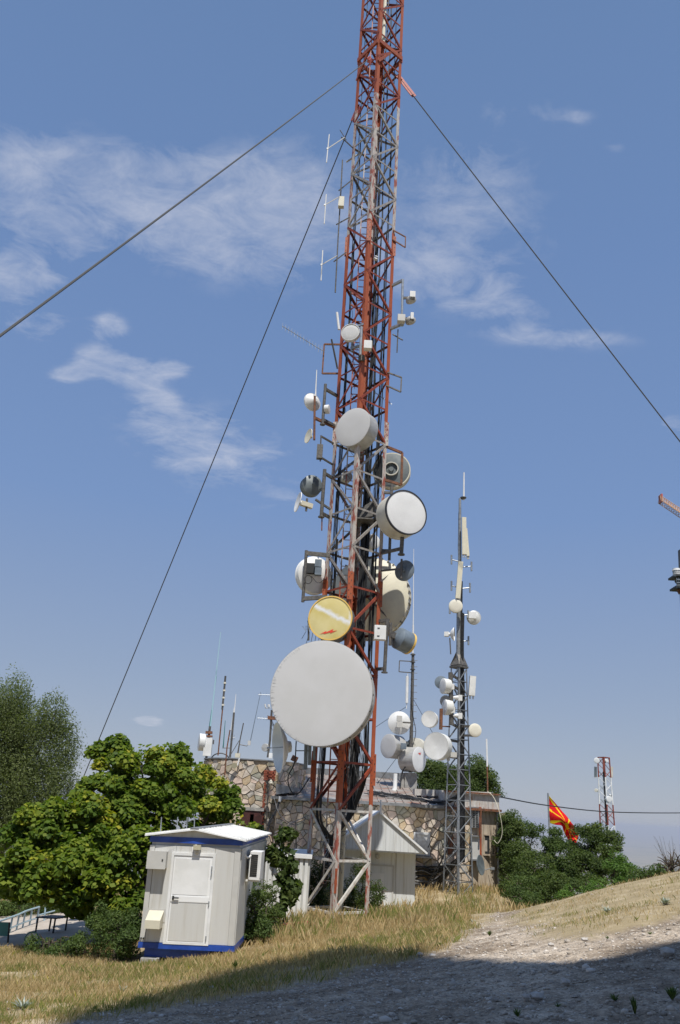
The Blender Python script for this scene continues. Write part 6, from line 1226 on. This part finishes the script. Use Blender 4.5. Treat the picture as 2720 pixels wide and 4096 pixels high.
# ================================================================ VEGETATION
def crown(name, parent, clumps, nleaf, ls, m, shape='kite', up=.55, pf=.55, rp=(.22, .42), tonebias=0.0, inner=.25, seed=1, flat=.55, hl=.0, drop=0.0, loose=.22):
    g = np.random.default_rng(seed); C = []; 
    vol = np.array([rx*ry*rz for _, (rx, ry, rz) in clumps])**.70; vol = vol/vol.sum()
    # puffs: small leafy masses sitting mostly on the surface of the big clumps
    puffs = []
    npf = max(14, int(nleaf*pf/150)); ci = g.choice(len(clumps), npf, p=vol)
    d = g.normal(0, 1, (npf, 3)); d /= np.linalg.norm(d, axis=1, keepdims=True); rad = np.where(g.random(npf) < inner, g.uniform(.3, .75, npf), g.uniform(.80, 1.10, npf))
    cc = np.array([tuple(c) for c, _ in clumps]); rr = np.array([r for _, r in clumps]); pc = cc[ci]+d*rr[ci]*rad[:, None]+g.normal(0, .06, (npf, 3)); pr = g.uniform(rp[0], rp[1], npf)
    w = pr**2; k = g.choice(npf, nleaf, p=w/w.sum()); q = g.normal(0, 1, (nleaf, 3)); q /= np.linalg.norm(q, axis=1, keepdims=True); q *= (g.random(nleaf)**.45)[:, None]
    q[:, 2] *= flat; q[:, 2] -= .45*(q[:, 0]**2+q[:, 1]**2)*flat
    P = pc[k]+q*pr[k][:, None]*1.15
    lo_ = g.random(nleaf) < loose; dl = g.normal(0, 1, (nleaf, 3)); dl /= np.linalg.norm(dl, axis=1, keepdims=True); ck = g.choice(len(clumps), nleaf, p=vol)
    P = np.where(lo_[:, None], cc[ck]+dl*rr[ck]*g.uniform(.7, 1.12, nleaf)[:, None], P)
    if drop: P[:, 2] -= drop*g.random(nleaf)**2
    nrm = np.stack([q[:, 0]*.7, q[:, 1]*.7, np.full(nleaf, up)+q[:, 2]*.5], -1)+g.normal(0, .38, (nleaf, 3)); nrm /= np.linalg.norm(nrm, axis=1, keepdims=True)
    t1 = np.cross(nrm, g.normal(0, 1, (nleaf, 3))); t1 /= np.linalg.norm(t1, axis=1, keepdims=True); t2 = np.cross(nrm, t1); s = ls*g.uniform(.65, 1.25, nleaf)[:, None]
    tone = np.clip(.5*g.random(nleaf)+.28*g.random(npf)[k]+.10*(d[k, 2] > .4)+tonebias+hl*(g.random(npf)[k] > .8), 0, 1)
    if shape == 'maple':        # three pointed lobes
        V = []; F = []
        o = np.arange(nleaf)*7; a = P-t1*s*.55; cpt = P
        V = np.stack([a, P+(-t1*.05+t2*.55)*s-nrm*s*.10, P+t1*s*.75-nrm*s*.08, P+(-t1*.05-t2*.55)*s-nrm*s*.10, P+(t1*.32+t2*.18)*s, P+(t1*.32-t2*.18)*s, P+nrm*s*.05], 1).reshape(-1, 3)
        F = np.stack([np.stack([o, o+6, o+1], -1), np.stack([o+1, o+6, o+4], -1), np.stack([o+4, o+6, o+2], -1), np.stack([o+2, o+6, o+5], -1), np.stack([o+5, o+6, o+3], -1), np.stack([o+3, o+6, o], -1)], 1).reshape(-1, 3); tn = np.repeat(tone, 6)
    else:
        o = np.arange(nleaf)*4; wd = .85 if shape == 'broad' else .42; V = np.stack([P-t1*s*.5, P+t2*s*wd*.5-nrm*s*.06, P+t1*s*.5, P-t2*s*wd*.5-nrm*s*.06], 1).reshape(-1, 3); F = np.stack([o, o+1, o+2, o+3], -1); tn = tone
    if parent is not None:
        V = V-np.array(parent.location)
    ob = fast(name, V, F, m, tn)
    if parent is not None: ob.parent = parent
    return ob, pc
def tree(name, label, cat, base, clumps, nleaf, ls, m, trunk_r=.14, limbs=10, group=None, **k):
    t = thing(name, label, cat, base, group=group); base = Vector(base)
    cr_, pc = crown('crown', t, clumps, nleaf, ls, m, **k)
    g = random.Random(k.get('seed', 1)); mb = MB(); top = sum((Vector(c) for c, _ in clumps), Vector())/len(clumps)
    fork = base.lerp(top, .42); fork.z = base.z+(top.z-base.z)*.4; mb.tube(bez([base-Vector((0, 0, .3)), base.lerp(fork, .5)+Vector((g.uniform(-.1, .1), 0, 0)), fork], 5), [trunk_r*(1-.03*i) for i in range(11)], 8)
    put('trunk', mb, 'bark', t, smooth=True)
    for i in range(limbs):
        c, r = clumps[i % len(clumps)]; e = Vector(c)+Vector((g.uniform(-.5, .5)*r[0], g.uniform(-.3, .5)*r[1], g.uniform(-.3, .35)*r[2])); mid = fork.lerp(e, .5)+Vector((g.uniform(-.2, .2), g.uniform(0, .3), g.uniform(-.1, .15)))
        pts = bez([fork, mid, e], 6); n_ = len(pts); mb = MB(); mb.tube(pts, [trunk_r*.5*(1-.85*j/n_)+.006 for j in range(n_)], 6)
        for _ in range(5):
            j = g.randint(n_//3, n_-1); s_ = pts[j]; e2 = s_+Vector((g.uniform(-1, 1), g.uniform(-1, 1), g.uniform(-.1, 1))).normalized()*g.uniform(.25, .3+.35*min(1, r[2])); mb.tube(bez([s_, s_.lerp(e2, .5)+Vector((0, 0, .06)), e2], 3), [.022*(1-.11*q) for q in range(7)], 4)
        put('limb', mb, 'bark', t, smooth=True)
    return t
def cl(px, py, Y, rx, rz, ry=None): 
    c = at(px, py, Y); s = ppm(c); return ((c.x, c.y, c.z), (rx/s, (ry or rx)/s, rz/s))
mb_ = at(640, 3640, 26.2)
tree('maple_tree', 'broad maple with yellow tipped leaves behind the blue trimmed cabin', 'tree', (mb_.x, mb_.y, H(mb_.x, mb_.y)),
     [cl(560, 3080, 26.5, 160, 90), cl(740, 3090, 27, 90, 55, 120), cl(430, 3190, 26, 130, 85), cl(620, 3250, 26, 170, 110), cl(840, 3190, 28, 130, 70), cl(860, 3330, 28.5, 80, 60), cl(300, 3250, 24.5, 130, 75), cl(190, 3330, 24, 120, 70), cl(330, 3370, 24, 170, 85), cl(120, 3440, 23.5, 125, 80), cl(300, 3500, 23, 190, 100), cl(480, 3440, 24, 140, 110), cl(90, 3540, 24, 110, 50), cl(250, 3572, 24, 160, 50), cl(450, 3600, 23.5, 120, 90), cl(520, 3340, 25, 110, 90), cl(930, 3330, 29, 55, 60), cl(660, 3010, 27, 60, 35), cl(480, 3010, 27, 60, 30), cl(990, 3335, 29.5, 55, 38), cl(900, 3260, 29, 60, 40)],
     88000, .155, 'maple', .17, 20, shape='broad', seed=3, hl=.25, rp=(.15, .44), up=.75, inner=.22, tonebias=-.01, pf=.50, flat=.62, loose=.06)
bb = at(60, 3600, 33)
tree('willowy_tree', 'tall loose willowy tree with tiny leaves at the left edge', 'tree', (bb.x-1, bb.y, H(bb.x-1, bb.y)),
     [cl(40, 2810, 33, 75, 90), cl(100, 2900, 33, 90, 90), cl(210, 2850, 32.5, 60, 80), cl(30, 2980, 33, 120, 120), cl(200, 2990, 32.5, 90, 120), cl(80, 3140, 33, 140, 130), cl(230, 3130, 32.5, 70, 110), cl(30, 3300, 33, 120, 120), cl(-60, 3000, 33, 120, 250), cl(130, 3280, 33, 90, 90)],
     100000, .095, 'birch', .12, 14, seed=5, rp=(.28, .60), flat=1.35, up=.2, inner=.5)
def drape(name, label, px, py, Y, rx, rz, n, ls, m, seed, cat='shrub', group=None, extra=(), **k):
    c, r = cl(px, py, Y, rx, rz); gz = H(c[0], c[1]); cls_ = [(c, r)]+[cl(*e) for e in extra]
    return tree(name, label, cat, (c[0], c[1], gz), cls_, n, ls, m, .05, 5, group, seed=seed, **k)
# shrubs round the cabin
drape('shrub', 'green leafy shrub left of the cabin, under the maple', 470, 3750, 20.8, 95, 80, 9000, .07, 'bush', 11, extra=((420, 3690, 21.5, 70, 60), (530, 3700, 21, 50, 60)), rp=(.12, .28))
drape('shrub', 'low green shrub beside the concrete walkway at the left', 250, 3812, 21.5, 100, 30, 6500, .065, 'bush', 12, extra=((150, 3790, 21.8, 60, 35), (330, 3790, 21.3, 70, 40)), rp=(.12, .25))
drape('shrub', 'green shrub against the right wall of the cabin', 1000, 3650, 21.8, 55, 75, 6500, .07, 'bush', 13, extra=((1030, 3700, 21.8, 60, 50), (990, 3580, 22.5, 35, 60)), rp=(.10, .25))
drape('shrub', 'taller dark shrub behind the one at the cabin wall', 1060, 3600, 24.0, 45, 70, 5000, .07, 'oak', 14, extra=((1080, 3680, 23.2, 50, 50),), rp=(.12, .25))
drape('maple_sapling', 'slender dark leaved maple sapling in front of the white container', 1140, 3480, 25.0, 42, 100, 1500, .17, 'oak', 15, cat='sapling', extra=((1130, 3360, 25, 18, 60), (1165, 3350, 25, 15, 40), (1085, 3400, 25, 25, 30), (1150, 3590, 25, 30, 50)), shape='maple', rp=(.10, .24), up=.3, inner=.6, flat=.9, loose=.1)
drape('conifer_shrub', 'dark green conifer bush inside the foot of the lattice mast, left side', 1280, 3560, 30.5, 50, 90, 9000, .06, 'conifer', 16, extra=((1270, 3490, 30.6, 30, 50), (1250, 3610, 30.2, 50, 45)), rp=(.12, .22), flat=1.3, up=.4)
drape('conifer_shrub', 'yellow green conifer bush behind the right leg of the lattice mast', 1425, 3570, 30.5, 50, 95, 10000, .06, 'conifer', 17, extra=((1440, 3480, 30.6, 25, 55), (1480, 3590, 30.4, 45, 60), (1400, 3610, 30.4, 45, 50)), rp=(.12, .22), flat=1.3, up=.4, tonebias=.12)
drape('shrub', 'thin light shrub before the door of the gabled hut', 1510, 3580, 31.0, 26, 55, 900, .07, 'bush', 18, rp=(.08, .18))
# right hand side
drape('oak_tree', 'dark oak tree rising behind the roof, right of the concrete pillar', 1760, 3110, 52, 90, 55, 34000, .15, 'oak', 20, 'tree', extra=((1900, 3120, 52, 85, 55), (1720, 3080, 52, 50, 40), (1905, 3070, 52, 45, 50), (1830, 3150, 52, 110, 40), (1950, 3150, 52, 45, 40), (1660, 3150, 52, 40, 40)), rp=(.35, .7))
drape('oak_tree', 'dark tree growing right against the end of the stone building', 2035, 3380, 38, 45, 120, 22000, .11, 'oak', 21, 'tree', extra=((2050, 3290, 38, 38, 50), (2070, 3450, 37, 60, 80), (2060, 3550, 36, 60, 50)), rp=(.22, .42))
drape('young_tree', 'airy young tree with thin foliage between the corner tree and the flagpole', 2115, 3330, 40, 50, 45, 3200, .10, 'bush', 22, 'tree', extra=((2090, 3300, 40, 30, 30), (2150, 3320, 40, 30, 25), (2120, 3400, 40, 50, 40)), rp=(.2, .38), inner=.5)
drape('shrub', 'dense dark bush low between the corner tree and the flag', 2140, 3500, 35, 85, 85, 20000, .10, 'oak', 23, extra=((2100, 3560, 34, 70, 50), (2200, 3540, 34, 80, 50)), rp=(.2, .4))
drape('young_tree', 'green tree directly below the flag', 2230, 3400, 37, 55, 75, 18000, .105, 'bush', 24, 'tree', extra=((2215, 3360, 37, 35, 40), (2255, 3460, 36, 70, 80), (2245, 3540, 35, 60, 40)), rp=(.16, .36), loose=.1)
drape('oak_tree', 'rounded dark tree in front of the distant red and white mast', 2380, 3400, 36, 90, 90, 24000, .11, 'oak', 25, 'tree', extra=((2350, 3340, 36, 45, 40), (2405, 3330, 36, 35, 45), (2340, 3480, 35, 80, 70), (2420, 3460, 35, 60, 70), (2380, 3540, 33.5, 90, 35)), rp=(.18, .42), loose=.1)
drape('shrub', 'bright green young bush at the right of the rounded dark tree', 2480, 3480, 30, 50, 55, 5500, .09, 'lime', 26, extra=((2520, 3500, 29, 45, 30), (2460, 3440, 30, 30, 40), (2430, 3540, 29, 70, 25)), rp=(.14, .3))
drape('shrub', 'low green bush on the crest of the bare hill at the right', 2610, 3505, 26, 60, 22, 3000, .08, 'bush', 27, extra=((2635, 3480, 26, 35, 25), (2570, 3520, 26, 50, 15)), rp=(.12, .25))
drape('shrub', 'small bright bush at the crest, below the rounded dark tree', 2290, 3575, 28, 50, 18, 2200, .08, 'lime', 28, extra=((2380, 3560, 28, 40, 20),), rp=(.12, .25))
drape('shrub', 'green bushes beyond the pale blue railing at the left edge', 80, 3640, 33, 140, 45, 8000, .10, 'bush', 29, extra=((200, 3620, 33, 100, 40), (10, 3600, 33, 60, 50)), rp=(.2, .4))
drape('shrub', 'dark green shrub at the foot of the corner of the stone building', 2080, 3560, 32.0, 60, 50, 5000, .08, 'bush', 30, extra=((2110, 3600, 31, 60, 30),), rp=(.15, .3))
drape('bare_shrub', 'leafless thorny shrub at the right edge on the hill', 2700, 3470, 24, 30, 50, 60, .05, 'bush', 31)
g = random.Random(9); b0 = at(2702, 3515, 24.2); 
for i in range(26):
    a = g.uniform(-1, 1); pts = [b0, b0+Vector((a*.25, g.uniform(-.1, .1), .4)), b0+Vector((a*.55+g.uniform(-.15, .15), g.uniform(-.2, .2), g.uniform(.6, 1.1)))]
    if i == 0: tw_ = MB()
    tw_.tube(bez(pts, 3), [.006, .0055, .005, .004, .003, .003, .002], 4)
solo('twigs', tw_, 'bark', 'bundle of bare grey twigs at the right edge on the hill', 'twigs')
# small plants on the ground
def rosette(px, py, s, label, m='bush', n=26, h=.5, name='thistle', upright=.6):
    p = ground_at(px, py)
    if p is None: return
    s = s*(.62 if name == 'weed' else .95)
    gg = np.random.default_rng(int(px)); V = []; F = []
    for i in range(int(n*1.8)):
        a = gg.random()*2*math.pi; l = s*.55*(.6+.6*gg.random()); e = gg.uniform(upright-.35, upright+.35); d = np.array([math.cos(a)*math.cos(e), math.sin(a)*math.cos(e), math.sin(e)]); w = np.array([-math.sin(a), math.cos(a), 0])*l*.06
        o = len(V); w = w*(.7+.6*gg.random()); V += [d*l*.05-w, d*l*.05+w, d*l*.6+w*.9+np.array((0, 0, l*.08)), d*l, d*l*.6-w*.9+np.array((0, 0, l*.08))]; F += [(o, o+1, o+2, o+4), (o+4, o+2, o+3, o+3)]
    V = np.array(V); F = [f if f[2] != f[3] else f[:3] for f in F]; me = bpy.data.meshes.new(name); me.from_pydata([tuple(v) for v in V], [], F); me.materials.append(MT[m]); at_ = me.attributes.new('tone', 'FLOAT', 'FACE'); at_.data.foreach_set('value', gg.random(len(F)).astype(np.float32))
    o = link(bpy.data.objects.new(name, me)); o.location = p; o['label'] = label; o['category'] = 'plant'
MT['silver'] = foliage_mat('silvery_leaves', [(0, (.20, .24, .20)), (1, (.42, .45, .40))], .1)
for a in ((90, 4040, .30, 'silvery thistle rosette at the lower left corner of the meadow', 'silver', 34), (490, 3972, .22, 'silvery thistle below the cabin on the slope', 'silver', 22), (2660, 3620, .30, 'silvery agave like thistle on the bare hill at the right edge', 'silver', 30), (2428, 3650, .26, 'silvery thistle in the middle of the bare hill', 'silver', 26), (1890, 3690, .2, 'grey green plant at the left edge of the path', 'silver', 22),
          (938, 3880, .42, 'upright dark green weed right below the cabin corner', 'bush', 40, .5, 'weed', 1.25), (1958, 3745, .28, 'green weed standing in the middle of the path', 'bush', 34, .5, 'weed', 1.0), (1755, 3790, .26, 'dark bushy weed at the corner where the path meets the road', 'oak', 60, .5, 'weed', .8), (2070, 4075, .2, 'small tuft of weed at the bottom of the gravel road', 'bush', 24, .5, 'weed', .8), (2460, 4010, .2, 'low grey green tuft in the shaded gravel at the lower right', 'bush', 26, .5, 'weed', .6), (2230, 4030, .16, 'tiny dull tuft in the gravel left of the grey green tuft', 'oak', 22, .5, 'weed', .5), (2690, 4010, .3, 'bigger green tuft at the lower right edge', 'bush', 50, .5, 'weed', .9), (2540, 4060, .34, 'tall thin stemmed weed at the lower right of the road', 'oak', 16, .5, 'weed', 1.35), (1510, 3760, .2, 'silvery plant in the dry grass below the mast', 'silver', 20), (2430, 3760, .14, 'small green tuft on the sunlit gravel below the hill', 'bush', 20, .5, 'weed', .7), (2600, 3740, .16, 'green tuft on the sunlit gravel near the right edge', 'bush', 20, .5, 'weed', .7)):
    rosette(a[0], a[1], a[2], a[3], *a[4:])
# ================================================================ walkway, railing, bench, signs at the left
wkx = [at(60, 3835, 23.3), at(320, 3745, 26.5), at(315, 3672, 32), at(225, 3672, 32), at(-60, 3760, 24.5)]
wz = lambda p: Vector((p.x, p.y, H(p.x, p.y)+.06)); poly = [wz(p) for p in wkx]
wp = [(Vector((a, b, 0))) for a, b in ((-6.0, 23.6), (-6.2, 33), (-11.5, 33), (-14, 23.6))]
NX = 24; V = []; F = []
for j in range(NX+1):
    for i in range(NX+1):
        y = 23.4+9.6*j/NX; xl = -.44*y-.0; xr = -.215*y-.5; x = xl+(xr-xl)*i/NX; V.append((x, y, 0))
V = np.array(V); V[:, 2] = height(V[:, 0], V[:, 1])+.05
for j in range(NX):
    for i in range(NX): a = j*(NX+1)+i; F.append((a, a+1, a+NX+2, a+NX+1))
o = fast('walkway', V, F, 'slab'); o['kind'] = 'structure'
rl = thing('railing', 'pale blue tube railing along the walkway at the left edge', 'railing', at(0, 3750, 25)); rp_ = [(-60, 3705, 3745, 24.0), (48, 3667, 3725, 26.2), (75, 3657, 3712, 26.8), (100, 3645, 3724, 27.4), (127, 3636, 3708, 28.0), (155, 3628, 3697, 28.7)]
tops = [at(p[0]+2, p[1], p[3]) for p in rp_]; mids = [at(p[0], (p[1]*.45+p[2]*.55)-6, p[3]) for p in rp_]; bots = [Vector((t_.x, t_.y, H(t_.x, t_.y)-.1)) for t_ in tops]
for i in range(len(tops)):
    put('post', MB().tube([tops[i], bots[i]], .028, 6), 'railblue', rl)
for i in range(len(tops)-1): put('rail', MB().tube([tops[i], tops[i+1]], .028, 6), 'railblue', rl); put('rail', MB().tube([tops[i].lerp(bots[i], .52), tops[i+1].lerp(bots[i+1], .52)], .024, 6), 'railblue', rl)
e = at(218, 3643, 31); put('rail', MB().tube([tops[-1].lerp(bots[-1], .4), e], .024, 6), 'railblue', rl); put('post', MB().tube([at(182, 3630, 29.4), at(176, 3690, 29.4)], .028, 6), 'railblue', rl)
bc = at(188, 3716, 26.0); bz = at(188, 3700, 26.0).z; gz0 = H(bc.x, bc.y); bn = thing('bench', 'small dark slatted bench standing on the walkway', 'bench', (bc.x, 26, gz0))
bz = gz0+.46
for i in range(6): put('seat_slat', MB().box((bc.x+.0+.05*i, 25.8+.1*i, bz), (.62, .08, .03)), 'dkblue', bn)
for dx, dy in ((-.25, 25.8), (.25, 25.8), (-.02, 26.3), (.45, 26.3)): put('leg', MB().span((bc.x+dx-.02, dy-.02, gz0), (bc.x+dx+.02, dy+.02, bz-.02)), 'dark', bn)
sg = at(15, 3745, 24); sn = thing('sign_board', 'dark green board on legs at the left edge of the walkway', 'sign', sg); put('board', MB().add([at(-40, 3688, 24), at(38, 3690, 24), at(33, 3745, 24), at(-40, 3742, 24)]+[v+Vector((0, .05, 0)) for v in (at(-40, 3688, 24), at(38, 3690, 24), at(33, 3745, 24), at(-40, 3742, 24))], [(3, 2, 1, 0), (4, 5, 6, 7), (0, 1, 5, 4), (1, 2, 6, 5), (2, 3, 7, 6), (3, 0, 4, 7)]), 'teal', sn); put('post', MB().tube([at(38, 3690, 24), at(30, 3784, 24)], .025, 6), 'dark', sn)
sc = at(127, 3757, 23.2); cs = thing('round_sign', 'round white sign with a green rim half hidden by the low shrub', 'sign', sc); put('disc', MB().lathe([(.15, 0), (.15, .02)], sc, (0.2, -1, 0), 28), 'white', cs); put('rim', MB().lathe([(.155, -.01), (.18, -.01), (.18, .03), (.155, .03)], sc, (0.2, -1, 0), 28, False, False), 'teal', cs); put('mark', MB().box(sc+Vector((0, -.035, -.04)), (.06, .01, .16)), 'dark', cs); put('post', MB().tube([sc+Vector((0, .03, 0)), Vector((sc.x, sc.y+.03, H(sc.x, sc.y)))], .02, 6), 'dark', cs)
# scrap bars by the mast
for i, (p, q, lab) in enumerate((((1118, 3698), (1235, 3688), 'rusty pinkish bar lying on posts left of the mast foot'), ((1228, 3690), (1195, 3750), 'rusty prop leaning under the pinkish bar, right one'), ((1172, 3712), (1158, 3742), 'short rusty prop under the pinkish bar, left one'))): solo('scrap_bar', MB().beam(at(*p, 24.5), at(*q, 24.2), .05, .05), 'redpaint2', lab, 'bar')
# ================================================================ haze
def haze():
    mb = MB().span((-82000, -82000, -712), (82000, 82000, 52))
    m = bpy.data.materials.new('haze_air'); m.use_nodes = True; t = m.node_tree; t.nodes.clear(); o = N(t, 'ShaderNodeOutputMaterial'); v = N(t, 'ShaderNodeVolumePrincipled'); v.inputs['Density'].default_value = HAZE_D; v.inputs['Color'].default_value = (.86, .89, .97, 1); v.inputs['Anisotropy'].default_value = .2
    L(t, v.outputs[0], o.inputs['Volume']); me = bpy.data.meshes.new('haze'); me.from_pydata([tuple(p) for p in mb.v], [], mb.f); me.materials.append(m); ob = link(bpy.data.objects.new('haze', me)); ob['kind'] = 'stuff'
HAZE_D = 5.6e-5
haze()
